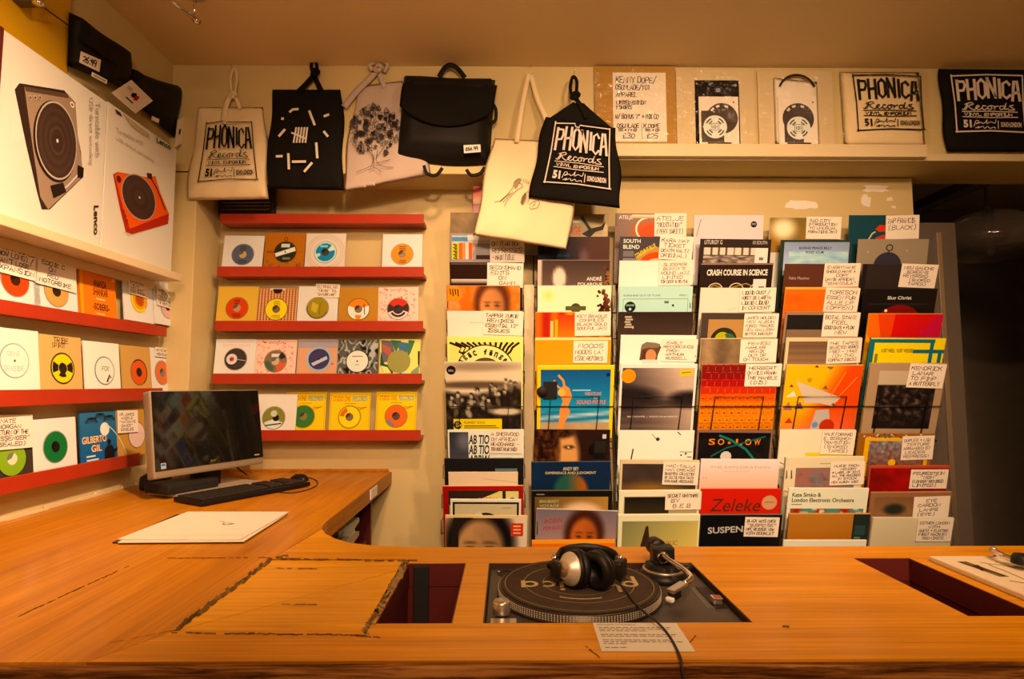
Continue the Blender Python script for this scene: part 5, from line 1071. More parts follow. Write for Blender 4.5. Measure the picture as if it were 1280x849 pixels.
def c35(a): a.rect(.003, .003, .997, .997, (236, 226, 196)); a.poly([(.26, .34), (.28, .14), (.34, .10), (.50, .11), (.54, .16), (.50, .28), (.50, .34)], (120, 84, 56)); a.disc(.41, .28, .07, (214, 140, 90), sy=1.3); a.poly([(.27, .2), (.28, .13), (.34, .09), (.46, .1), (.53, .12), (.50, .17), (.36, .17)], (150, 120, 90)); a.poly([(.29, .34), (.30, .22), (.34, .18), (.34, .34)], (104, 64, 40)); a.rect(.3, .33, .52, .4, (216, 200, 170))
def c36(a):
    a.rect(.003, .003, .997, .997, (238, 218, 190))
    def f(u, v):
        c = mixc((90, 70, 60), (206, 170, 136), u * 1.2 - .1 + (.15 - v) * .5 + .25 * fbm(u * .3, v * 3, 5, 3)); c = mixc(c, (52, 40, 36), max(blob(u, v, .1, .44, .42, .16, .7), blob(u, v, .95, .46, .28, .12, .7))); c = mixc(c, (176, 140, 110), max(0, v - .6) * (1 + .5 * math.sin(v * 60))); return mixc(c, (70, 52, 44), blob(u, v, .5, .52, .8, .05, .8) * .7)
    a.grid(.03, .05, .97, .97, f, 36); a.disc(.11, .16, .095, (250, 150, 20)); a.poly([(.78, .08), (.92, .07), (.95, .10), (.93, .15), (.80, .16), (.77, .12)], (226, 190, 40)); a.line([(.80, .115), (.92, .105)], .012, (130, 110, 40)); a.type('MAX RICHTER  |  VOICES FROM MEMORY', .12, .735, .03, (220, 196, 170), width=.68, off=.01)
def c37(a): a.rect(.003, .003, .997, .997, (240, 228, 200)); a.line([(.44, .05), (.52, .14)], .008, (120, 100, 80)); a.disc(.52, .12, .025, (80, 70, 56)); a.line([(.2, .26), (.18, .40)], .018, (70, 56, 50)); a.line([(.78, .02), (.82, .06)], .012, (70, 56, 50)); a.disc(.84, .34, .012, (60, 50, 40)); a.disc(.9, .32, .014, (60, 50, 40)); a.rect(.82, .29, .98, .3, (150, 130, 104)); a.rect(.92, .36, .98, .37, (60, 50, 40))
def c38(a): a.rect(.003, .003, .997, .997, (224, 190, 140)); a.grid(.03, .05, .97, .9, lambda u, v: mixc(mixc((66, 50, 40), (110, 84, 64), fbm(u, v, 4, 2)), (190, 130, 60), blob(u, v * .6, .3 + v * .2, .26, .4, .08, .9) * .7), 22)
def c39(a): a.rect(.003, .003, .997, .997, (240, 218, 170)); a.rect(.06, .07, .97, .95, (190, 160, 110)); a.grid(.07, .08, .62, .6, lambda u, v: mixc((40, 34, 26), (110, 84, 44), v * 1.4), 8); a.hand('B.E.B', .64, .22, .1, (50, 40, 34))
def c3a(a): a.rect(.003, .003, .997, .997, (242, 224, 170)); a.grid(.05, .08, .98, .6, lambda u, v: mixc(mixc((150, 140, 90), (230, 196, 110), u * .8 + v * .4), (226, 150, 60), max(0, v - .75) * 3), 14); a.poly([(.26, .50), (.34, .15), (.37, .14), (.41, .5)], (80, 56, 40)); a.type('NAUC', .55, .40, .06, (206, 80, 34), width=.18, slant=.2)
def c40(a): a.rect(.003, .003, .997, .997, (234, 200, 176)); a.disc(.86, .13, .045, (40, 36, 40)); a.rect(.83, .11, .89, .14, (150, 140, 136)); a.line([(.04, .3), (.1, .06)], .008, (120, 90, 76))
def c41(a):
    a.rect(.003, .003, .997, .997, (66, 46, 38)); a.type('LITURGY G', .06, .075, .06, (220, 196, 166), width=.25, off=.01); a.type('10 SOUTH', .74, .07, .05, (220, 196, 166), width=.2)
    a.grid(.05, .12, .95, .22, lambda u, v: (226, 196, 160) if abs(math.sin(u * 26)) > .35 else (110, 80, 62), 60, 2); a.grid(.05, .23, .95, .5, lambda u, v: mixc((210, 180, 146), (70, 50, 40), max(0, fbm(u, v, 9, 7) * 2.4 - .8)), 34); a.rect(.78, .12, .96, .5, (236, 214, 180)); a.rect(.84, .25, .9, .29, (150, 120, 100))
def c42(a):
    a.rect(.003, .003, .997, .997, (60, 38, 28)); a.rect(.003, .003, .997, .02, (170, 130, 100)); a.type('CRASH COURSE IN SCIENCE', .09, .17, .085, (240, 216, 180), width=.84, off=.03)
    for x in (.22, .51, .8): a.disc(x, .38, .11, (226, 196, 150), .098); a.disc(x, .40, .07, (120, 84, 40), .0); 
    a.line([(.06, .40), (.2, .30), (.36, .36), (.5, .32), (.64, .28), (.9, .38)], .012, (196, 150, 60)); a.rect(.74, .22, .92, .4, (236, 210, 180)); a.rect(.82, .32, .9, .35, (150, 120, 100))
def c43(a): a.rect(.003, .003, .997, .997, (240, 206, 170)); a.line([(.4, .3), (.5, .28)], .006, (206, 170, 134))
def c44(a): a.rect(.003, .003, .997, .997, (92, 74, 60)); a.rect(.1, .09, .95, .95, (190, 140, 84)); a.disc(.32, .38, .18, (60, 60, 40), 0, 0, 180); a.disc(.3, .36, .10, (190, 170, 60), 0, 20, 180); a.disc(.38, .38, .1, (80, 120, 70), 0, 0, 120)
def c45(a): full(a, lambda u, v: mixc((120, 92, 62), (190, 150, 104), fbm(u, v, 9, 3) * .9 + .4 * math.sin(u * 16) * blob(u, v, .2, .3, .2, .4, 1)), 34, .55)
def c46(a):
    pal = [(150, 44, 34), (160, 34, 30), (190, 36, 26), (214, 70, 24), (236, 106, 16), (244, 130, 14), (244, 136, 12), (240, 140, 16), (226, 130, 20), (130, 116, 70)]
    for j in range(10):
        y = j * .1; a.rect(.003, max(.003, y), .997, min(.997, y + .1), pal[j])
        for i in range(10):
            x = (i + .5 * (j % 2)) * .098; c2 = mixc(pal[j], (236, 170, 120), .45) if j < 4 else mixc(pal[j], (90, 50, 20), .4)
            a.rect(max(.003, x), y + .004, min(.99, x + .07), y + .012, c2); a.rect(min(.985, x + .075), y + .03, min(.99, x + .082), y + .09, c2); a.k = 4
            if j > 3: a.disc(min(.97, x + .04), y + .075, .018, mixc(pal[j], (70, 40, 20), .55), 0, 0, 180, 8); a.k = 4
def c47(a):
    a.rect(.003, .003, .997, .997, (150, 110, 90)); a.rect(.025, .03, .975, .97, (36, 28, 26))
    for i, ch in enumerate('SO·LOW'):
        if ch == '·': a.rect(.415, .155, .45, .185, (236, 130, 30))
        else: a.type(ch, .16 + i * .12, .20, .085, (240, 140, 30), width=.085, off=.015)
    a.line([(.3, .07), (.45, .13), (.56, .20), (.66, .26), (.78, .40)], .03, (60, 130, 110)); a.line([(.2, .36), (.4, .24), (.58, .18), (.9, .08)], .02, (50, 110, 96)); a.disc(.4, .36, .075, (216, 196, 166), 0, 0, 360, 10)
def c48(a): a.rect(.003, .003, .997, .997, (240, 212, 190), (244, 160, 110)); a.grid(.003, .003, .997, .5, lambda u, v: mixc((240, 214, 190), (246, 176, 130), v), 2, 8); a.type('THE EXPLORATION', .12, .12, .03, (206, 160, 130), width=.76); a.rect(.3, .16, .62, .17, (226, 184, 150))
def c49(a): a.rect(.003, .003, .997, .997, (226, 66, 20)); a.type('Zeleke', .12, .30, .17, (110, 60, 36), width=.62, slant=.2, off=.005); a.disc(.86, .18, .095, (216, 160, 110)); a.rect(.8, .17, .92, .18, (170, 110, 70)); a.disc(.3, .5, .14, (90, 50, 36), .11, 20, 160); a.disc(.68, .5, .16, (90, 50, 36), .12, 20, 160)
def c4a(a): a.rect(.003, .003, .997, .997, (34, 32, 30)); a.type('SUSPENSE', .10, .25, .085, (206, 186, 156), width=.56, off=.02, rot=3)
def c50(a): full(a, lambda u, v: mixc(mixc((120, 110, 60), (206, 130, 60), fbm(u, v, 3, 5)), (250, 226, 170), blob(u, v, .2, .16, .16, .14, 1)), 24, .5)  # the pale blob is a glint on the plastic, painted into the print
def c51(a): a.rect(.003, .003, .997, .997, (60, 70, 54)); a.grid(.05, .03, .97, .5, lambda u, v: mixc((150, 150, 160), (196, 196, 200), v + .3 * fbm(u, v, 5, 2)), 18); a.grid(.12, .16, .96, .5, lambda u, v: mixc((130, 160, 186), (216, 220, 216), fbm(u, v, 5, 9) * 1.4 - .1), 18); a.type('BONNIE PRINCE BILLY', .26, .13, .035, (50, 40, 40), width=.46, off=.015); a.type('POND SCUM', .36, .19, .035, (50, 40, 40), width=.25, off=.015)
def c52(a): a.rect(.003, .003, .997, .997, (116, 66, 46)); a.type('Fabio Massimo', .07, .215, .04, (206, 170, 136), width=.28)
def c53(a): full(a, lambda u, v: mixc((246, 120, 14), (214, 92, 24), max(0, fbm(u, v, 5, 8) * 2 - .9) * (1 if v > .1 else 0)), 24, .6); a.rect(.003, .003, .997, .03, (250, 170, 90))
def c54(a): a.rect(.003, .003, .997, .997, (170, 130, 90)); a.rect(.03, .04, .97, .97, (50, 42, 38)); a.rect(.04, .24, .6, .5, (150, 116, 84))
def c55(a): a.rect(.003, .003, .997, .997, (224, 190, 140)); a.grid(.04, .05, .97, .5, lambda u, v: mixc((130, 96, 66), (176, 134, 92), v + .2 * math.sin(v * 30)), 4, 14)
def c56(a):
    a.grid(.003, .003, .997, .997, lambda u, v: mixc(mixc((246, 180, 20), (240, 96, 50), (u - .45) * 4 + (v - .3) * 2), (240, 130, 96), max(0, v - .5) * 2.2 * (1 - u * .5)), 20)
    a.poly([(.15, .22), (.76, .44), (.66, .56), (.48, .52), (.3, .52)], (216, 186, 150)); a.poly([(.03, .44), (.13, .35), (.17, .43)], (236, 214, 170)); a.poly([(0.01, .62), (.08, .50), (.14, .62)], (190, 120, 90)); a.poly([(.16, .60), (.23, .50), (.28, .60)], (120, 90, 110)); a.poly([(.38, .98), (.45, .62), (.62, .60), (.66, .8), (.55, .98)], (200, 176, 150))
    a.poly([(.05, .8), (.11, .72), (.16, .8)], (200, 80, 50)); a.poly([(.06, .30), (.09, .26), (.12, .30)], (130, 80, 50)); a.poly([(.50, .32), (.54, .27), (.58, .33)], (150, 110, 70)); a.line([(.62, .42), (.78, .1)], .014, (250, 150, 70)); a.line([(.72, .44), (.94, .16)], .01, (250, 150, 80)); a.disc(.62, .84, .1, (206, 70, 30)); a.disc(.46, .82, .04, (130, 150, 170)); a.disc(.32, .2, .03, (200, 150, 40)); a.type('OUR SECRET PLANET', .2, .96, .035, (250, 210, 170), width=.5)
    a.poly([(.36, .03), (.39, .0), (.42, .03)], (90, 60, 50)); a.poly([(.52, .02), (.62, .02), (.58, .06)], (150, 110, 110)); a.poly([(.64, .54), (.67, .51), (.7, .55)], (150, 100, 60))
def c57(a): a.rect(.003, .003, .997, .997, (234, 210, 166)); a.rect(.36, .32, .98, .42, (244, 196, 50))
def c58(a): a.rect(.003, .003, .997, .997, (232, 204, 156)); a.grid(.14, .14, .9, .6, lambda u, v: mixc(mixc((110, 140, 140), (196, 110, 80), fbm(u, v, 4, 3) * 1.8 - .3), (60, 50, 54), max(0, fbm(u, v, 7, 11) * 2 - 1.1)), 22); a.rect(.44, .08, .7, .09, (180, 150, 110))
def c59(a):
    a.rect(.003, .003, .997, .997, (240, 224, 180)); a.type('Kate Simko &', .05, .115, .055, (60, 56, 40), width=.36, off=.02); a.type('London Electronic Orchestra', .05, .185, .055, (60, 56, 40), width=.78, off=.02); a.rect(.05, .21, .18, .222, (150, 136, 100))
    a.grid(.04, .27, .96, .6, lambda u, v: mixc((110, 150, 130), (196, 60, 40), max(0, math.sin(u * 19) * .8 + .2)) if nz(u, v, 8, 3) > .4 else (226, 210, 170), 46, 10)
def c5a(a): a.grid(.003, .003, .79, .5, lambda u, v: mixc((206, 140, 70), (190, 120, 56), v + .4 * nz(.2, v, 7, 1)), 3, 12); a.rect(.79, .003, .997, .997, (56, 64, 50)); a.rect(.82, .15, .95, .28, (70, 90, 76)); a.rect(.82, .30, .9, .33, (120, 130, 110))
def c5low(a): a.rect(.003, .003, .997, .997, (244, 226, 190))
def c60(a): a.rect(.003, .003, .997, .997, (40, 84, 84)); a.disc(.5, .28, .12, (226, 80, 40), 0, 200, 340); a.poly([(.38, .20), (.44, .14), (.58, .15), (.58, .22), (.44, .24)], (230, 80, 40)); a.line([(.28, .36), (.34, .26), (.38, .24)], .02, (216, 190, 140))
def c61(a): a.rect(.003, .003, .997, .997, (170, 144, 110)); a.disc(.44, .38, .20, (74, 66, 72), 0, 0, 180); a.disc(.45, .12, .05, (60, 50, 46), .035, 0, 360); a.line([(.45, .16), (.435, .2)], .014, (60, 50, 46)); a.disc(.15, .18, .008, (226, 200, 160)); a.disc(.7, .16, .008, (226, 200, 160))
def c62(a): a.rect(.003, .003, .997, .997, (70, 54, 44)); a.rect(.003, .003, .06, .997, (50, 38, 32))
def c63(a): a.rect(.003, .003, .997, .997, (36, 30, 28)); a.type('Slug Christ', .33, .16, .06, (226, 206, 180), width=.33, off=.02); a.disc(.52, .58, .36, (150, 40, 30), 0, 0, 180); a.disc(.4, .54, .2, (190, 70, 50), 0, 20, 160); a.rect(.08, .2, .9, .22, (60, 50, 46)); a.disc(.33, .30, .02, (250, 220, 170))
def c64(a):
    C = [(250, 190, 30), (248, 160, 20), (246, 120, 20), (240, 90, 30), (230, 60, 40), (226, 50, 50), (216, 50, 70)]
    for i in range(7):
        t0, t1 = R(158 - i * 18), R(158 - (i + 1) * 18); L = 1.6; P = [(.3, .75)]
        for t in (t0, t1): 
            x, y = .3 + L * math.cos(t), .75 - L * math.sin(t); P.append((x, y))
        poly = P
        for ax, lo, hi in ((0, .004, .996), (1, .004, .996)):
            out = []
            for k in range(len(poly)):
                p, q = poly[k], poly[(k + 1) % len(poly)]
                for b, sg in ((lo, 1), (hi, -1)): pass
                out.append(p)
            poly = out
        def clip(pl, ax, b, sg):
            o = []
            for k in range(len(pl)):
                p, q = pl[k], pl[(k + 1) % len(pl)]; ip, iq = sg * (p[ax] - b) >= 0, sg * (q[ax] - b) >= 0
                if ip: o.append(p)
                if ip != iq:
                    t = (b - p[ax]) / (q[ax] - p[ax]); o.append((p[0] + t * (q[0] - p[0]), p[1] + t * (q[1] - p[1])))
            return o
        for ax, b, sg in ((0, .004, 1), (0, .996, -1), (1, .004, 1), (1, .996, -1)): poly = clip(poly, ax, b, sg) if poly else poly
        if len(poly) > 2: a.poly(poly, C[i])
def c65(a):
    a.rect(.003, .003, .997, .997, (244, 206, 40)); TL = (40, 120, 120); a.rect(.003, .02, .86, .07, TL); a.rect(.003, .02, .06, .997, TL); a.rect(.80, .06, .85, .5, TL); a.rect(.58, .16, .997, .21, TL); a.rect(.92, .2, .97, .6, TL)
    a.type('KURT WEILL · KURT WEISSER', .16, .20, .05, (60, 70, 40), width=.42, off=.01); a.rect(.08, .22, .12, .4, (150, 140, 60))
def c66(a):
    a.rect(.003, .003, .997, .997, (190, 150, 108))
    def f(u, v):
        if v < .25: return (206, 176, 136)
        return mixc((48, 34, 28), (206, 170, 130), max(0, fbm(u, v, 11, 6) * 2.6 - 1.25) * blob(u, v, .45, .55, .6, .35, .8))
    a.grid(.13, .10, .90, .90, f, 40)
def c67(a):
    a.rect(.003, .003, .997, .997, (170, 110, 50)); a.rect(.09, .05, .95, .95, (240, 176, 20)); a.grid(.15, .10, .90, .9, lambda u, v: mixc((150, 60, 24), mixc((90, 120, 150), (214, 190, 150), nz(u, v, 22, 5)), max(0, 1.1 - v * 1.4) * nz(u, v, 15, 2) * 1.5), 44); rr = random.Random(4)
    for k in range(40): a.disc(rr.uniform(.03, .97), rr.uniform(.01, .05), .014, rr.choice([(90, 100, 120), (214, 190, 150), (200, 90, 30)]), 0, 0, 360, 6); a.k = 4
    a.disc(.48, .40, .05, (246, 180, 30))
def c68(a): full(a, lambda u, v: mixc(mixc((110, 30, 24), (196, 40, 30), fbm(u, v, 3, 4) * 1.5), (70, 40, 34), max(0, fbm(u, v, 4, 9) * 2 - 1.1)), 26, .55); a.rect(.003, .003, .997, .03, (206, 90, 60))
def c69(a): a.rect(.003, .003, .997, .997, (170, 116, 76)); a.grid(.04, .06, .97, .6, lambda u, v: mixc(mixc((150, 104, 66), (190, 136, 90), v), (60, 60, 40), max(blob(u, v, .28, .3, .14, .13, .6), blob(u, v, .66, .28, .1, .1, .6), blob(u, v, .28, .8, .24, .14, .8))), 26)
def c6a(a): a.rect(.003, .003, .997, .997, (224, 196, 148), (206, 176, 128))

# column, left px, right px, top px, picture, thickness, edge colour, what it is, gloss
LPS = [
 (0, 563, 650, 266, c_1_r0, .004, (150, 120, 90), 'speckled brown sleeve half hidden by the long cream tote', 'gloss'),
 (0, 589, 679, 233, c_red, .004, (206, 60, 30), 'red to white shaded sleeve peeping out behind the long tote', 'gloss'),
 (0, 560, 655, 292, c11, .006, (190, 170, 150), 'orange striped sleeve with a pale blue bar', 'gloss'),
 (0, 561, 654, 328, c12, .006, (70, 46, 34), 'dark brown sleeve with a pale band', 'gloss'),
 (0, 556, 652, 357, c13, .006, (226, 150, 90), 'orange-tinted portrait sleeve with a yellow sticker', 'print'),
 (0, 557, 655, 389, c14, .008, (236, 214, 180), 'plain cream sleeve above the wavy yellow one', 'print'),
 (0, 558, 655, 421, c15, .008, (246, 226, 140), 'yellow sleeve with wavy black rays', 'print'),
 (0, 555, 653, 452, c16, .010, (226, 196, 150), 'sepia crowd photograph sleeve with a yellow title strip', 'print'),
 (0, 560, 655, 537, c17, .005, (236, 216, 180), 'white sleeve with repeated slanted dark capitals', 'print'),
 (0, 556, 654, 573, c18, .008, (70, 60, 54), 'black sleeve standing behind a blank peach one', 'print'),
 (0, 563, 645, 590, c18b, .004, (236, 200, 160), 'blank peach sleeve in front of a black one', 'matte'),
 (0, 555, 653, 607, c19, .010, (226, 150, 96), 'red-bordered sleeve behind a black-bordered one', 'print'),
 (0, 564, 650, 624, c19b, .006, (240, 220, 190), 'cream and black bordered sleeve with a dark round hairdo', 'print'),
 (0, 557, 658, 644, c1a, .006, (236, 190, 130), 'dark-haired forehead portrait sleeve with a red sticker', 'print'),
 (1, 668, 765, 268, c20, .005, (110, 90, 70), 'tan sleeve with a flying black bird', 'gloss'),
 (1, 669, 767, 296, c21, .005, (90, 70, 60), 'dark brown glossy sleeve under the bird one', 'gloss'),
 (1, 668, 767, 325, c22, .005, (200, 160, 130), 'brown sleeve with a pale face and white name', 'gloss'),
 (1, 669, 768, 357, c23, .006, (240, 222, 180), 'cream sleeve with dark red blossoms at its edge', 'print'),
 (1, 666, 767, 390, c24, .006, (240, 190, 130), 'glowing orange striped sleeve', 'print'),
 (1, 666, 767, 422, c25, .009, (250, 196, 120), 'plain light orange sleeve', 'print'),
 (1, 671, 769, 457, c26, .010, (246, 216, 110), 'yellow-edged beach dancer sleeve', 'print'),
 (1, 668, 762, 537, c27, .005, (80, 54, 44), 'brown sleeve with a curly-haired profile', 'gloss'),
 (1, 665, 763, 577, c28, .006, (90, 96, 100), 'dark blue sleeve with a green and orange orb', 'print'),
 (1, 666, 764, 613, c29, .008, (120, 96, 60), 'black-bordered olive sleeve with small pale capitals', 'print'),
 (1, 668, 772, 637, c2a, .006, (210, 180, 160), 'grey sleeve with red slanted title and a fringed face', 'print'),
 (1, 664, 770, 675, c2low, .008, (250, 150, 60), 'bright orange sleeve just above the counter edge', 'print'),
 (2, 767, 858, 267, c30, .005, (190, 150, 120), 'glossy sleeve with a glowing orange ring', 'gloss'),
 (2, 770, 868, 296, c31, .006, (130, 110, 96), 'grey sleeve with orange concentric half circles', 'gloss'),
 (2, 770, 869, 326, c32, .006, (240, 226, 196), 'blank ivory sleeve above the mint one', 'print'),
 (2, 771, 870, 358, c33, .006, (200, 212, 184), 'mint green sleeve with a thin frame', 'print'),
 (2, 771, 869, 390, c34, .006, (84, 64, 50), 'dark brown sleeve with a small pale crest', 'print'),
 (2, 774, 872, 419, c35, .007, (236, 226, 200), 'white sleeve with a figure in a felt hat', 'print'),
 (2, 776, 871, 455, c36, .010, (240, 222, 194), 'white-framed blurred landscape sleeve with an orange dot', 'print'),
 (2, 773, 868, 538, c37, .005, (240, 226, 200), 'white sleeve with sparse ink marks', 'print'),
 (2, 775, 874, 575, c38, .006, (224, 190, 140), 'dark stormy landscape sleeve', 'print'),
 (2, 775, 874, 613, c39, .012, (240, 218, 170), 'cream-framed black to gold sleeve', 'print'),
 (2, 774, 874, 643, c3a, .012, (240, 222, 176), 'golden sleeve with a dark sail shape', 'print'),
 (3, 865, 957, 269, c40, .005, (230, 200, 176), 'shiny pale pink sleeve with a black dot', 'gloss'),
 (3, 873, 966, 299, c41, .005, (80, 60, 50), 'black and cream sleeve of many small panels', 'print'),
 (3, 873, 970, 329, c42, .006, (80, 56, 44), 'dark brown sleeve with bold white capitals and rings', 'print'),
 (3, 871, 972, 360, c43, .006, (240, 210, 176), 'blank pale peach sleeve under the bold capitals one', 'print'),
 (3, 873, 974, 391, c44, .006, (190, 160, 120), 'tan sleeve with a dark green dome', 'print'),
 (3, 874, 973, 423, c45, .008, (230, 196, 140), 'scratchy brown textured sleeve', 'print'),
 (3, 874, 977, 455, c46, .010, (200, 120, 90), 'red to orange brick grid sleeve', 'print'),
 (3, 872, 965, 538, c47, .005, (150, 110, 90), 'black sleeve with spaced orange capitals', 'gloss'),
 (3, 874, 976, 574, c48, .006, (240, 214, 190), 'white sleeve fading to peach', 'print'),
 (3, 876, 977, 611, c49, .006, (226, 80, 30), 'bright orange-red sleeve with a thin brown title', 'print'),
 (3, 876, 977, 643, c4a, .010, (130, 110, 90), 'black sleeve with wide grey capitals', 'gloss'),
 (4, 961, 1050, 272, c50, .005, (220, 196, 160), 'golden green sleeve with a painted glint', 'gloss'),
 (4, 974, 1067, 300, c51, .005, (90, 96, 80), 'grey sky and cloud sleeve with small black title', 'print'),
 (4, 978, 1075, 330, c52, .006, (120, 76, 56), 'plain brown sleeve with small pale script', 'print'),
 (4, 977, 1078, 359, c53, .006, (240, 160, 100), 'vivid orange sleeve in the upper half', 'print'),
 (4, 978, 1078, 390, c54, .006, (180, 140, 100), 'black to tan landscape band sleeve', 'print'),
 (4, 981, 1079, 422, c55, .008, (230, 196, 146), 'cream-edged brown gradient sleeve', 'print'),
 (4, 982, 1079, 456, c56, .010, (240, 190, 110), 'yellow and coral sleeve of scattered triangles', 'print'),
 (4, 975, 1069, 537, c57, .007, (234, 214, 176), 'cream sleeve with a yellow bar', 'print'),
 (4, 980, 1082, 571, c58, .012, (234, 208, 164), 'cream sleeve with a blurred rose and blue picture', 'print'),
 (4, 987, 1084, 610, c59, .007, (240, 224, 184), 'cream sleeve with bold olive title and red marks', 'print'),
 (4, 988, 1086, 642, c5a, .010, (210, 150, 90), 'tan sleeve with a dark green spine panel', 'print'),
 (4, 984, 1078, 675, c5low, .006, (244, 226, 190), 'blank white sleeve just showing above the counter edge', 'print'),
 (5, 1060, 1150, 269, c60, .005, (60, 96, 96), 'teal sleeve with an orange bird shape', 'print'),
 (5, 1071, 1163, 299, c61, .005, (170, 144, 110), 'taupe sleeve with a violet dome and ring', 'gloss'),
 (5, 1076, 1172, 330, c62, .006, (84, 66, 54), 'plain dark brown sleeve under the dome one', 'print'),
 (5, 1079, 1173, 361, c63, .006, (56, 46, 42), 'black sleeve with white blackletter and red dome', 'gloss'),
 (5, 1084, 1181, 392, c64, .008, (250, 170, 60), 'fan of yellow, orange and crimson rays sleeve', 'print'),
 (5, 1087, 1183, 422, c65, .008, (80, 140, 130), 'yellow sleeve crossed by teal bars', 'print'),
 (5, 1086, 1184, 454, c66, .012, (196, 156, 112), 'taupe sleeve with a sepia crowd picture', 'print'),
 (5, 1073, 1167, 542, c67, .008, (190, 130, 60), 'yellow-framed busy mosaic sleeve', 'print'),
 (5, 1087, 1187, 582, c68, .008, (206, 96, 66), 'dark crimson smoky sleeve', 'print'),
 (5, 1089, 1190, 615, c69, .010, (190, 136, 90), 'brown sleeve with dim close-up eyes', 'print'),
 (5, 1091, 1191, 647, c6a, .010, (226, 200, 156), 'blank beige sleeve just above the counter at the right', 'print'),
]
LP = {}
for c, xl, xr, yt, fn, th, ec, what, gl in LPS:
    Y = rowY(yt)
    if fn in (c18b,): Y -= .030
    if fn in (c19b,): Y -= .028
    if fn is c_red: Y = 2.615
    if fn is c2low: Y = 2.262
    if fn is c5low: Y = 2.245
    if fn is c2a: Y = 2.296
    p = at_y((xl + xr) / 2, yt, Y); t = tilt_for(yt); W_ = .315 if fn not in (c18b, c19b) else .27
    d = Vector((0, math.sin(R(t)), -math.cos(R(t))))
    rr = random.Random(int(xl * 3 + yt))
    ro = rr.uniform(-.5, .5)
    if fn is c2a: ro = 2.0
    o = sleeve('record_sleeve', p + d * (W_ / 2), W_, W_, th, 0, R(t), R(ro), ec, fn, f'{what}, in the {ORD[c]} rack', 'records in the wire racks', gl)
    LP[what] = o; LP[fn] = o
# small black plate clipped on the beach dancer sleeve
o = LP[c26]; Mo = Matrix.LocRotScale(o.location, o.rotation_euler, None); n_ = Mo.to_3x3() @ Vector((0, -1, 0)); p = at_plane(686, 488, Vector(o.location) + n_ * .008, n_)
e = empty('black_clip', tuple(p), o.rotation_euler, 'small black square plate with a round knob on the beach dancer sleeve', 'clip')
box('plate', (-.022, -.003, -.038), (.034, .0028, .038), M['matteblack'], e, .002)
lathe('knob', [(0, .008), (.020, .007), (.023, 0), (.023, -.004), (0, -.004)], M['matteblack'], e, 24, disc_matrix((-.026, -.002, -.006), (0, -1, 0)))

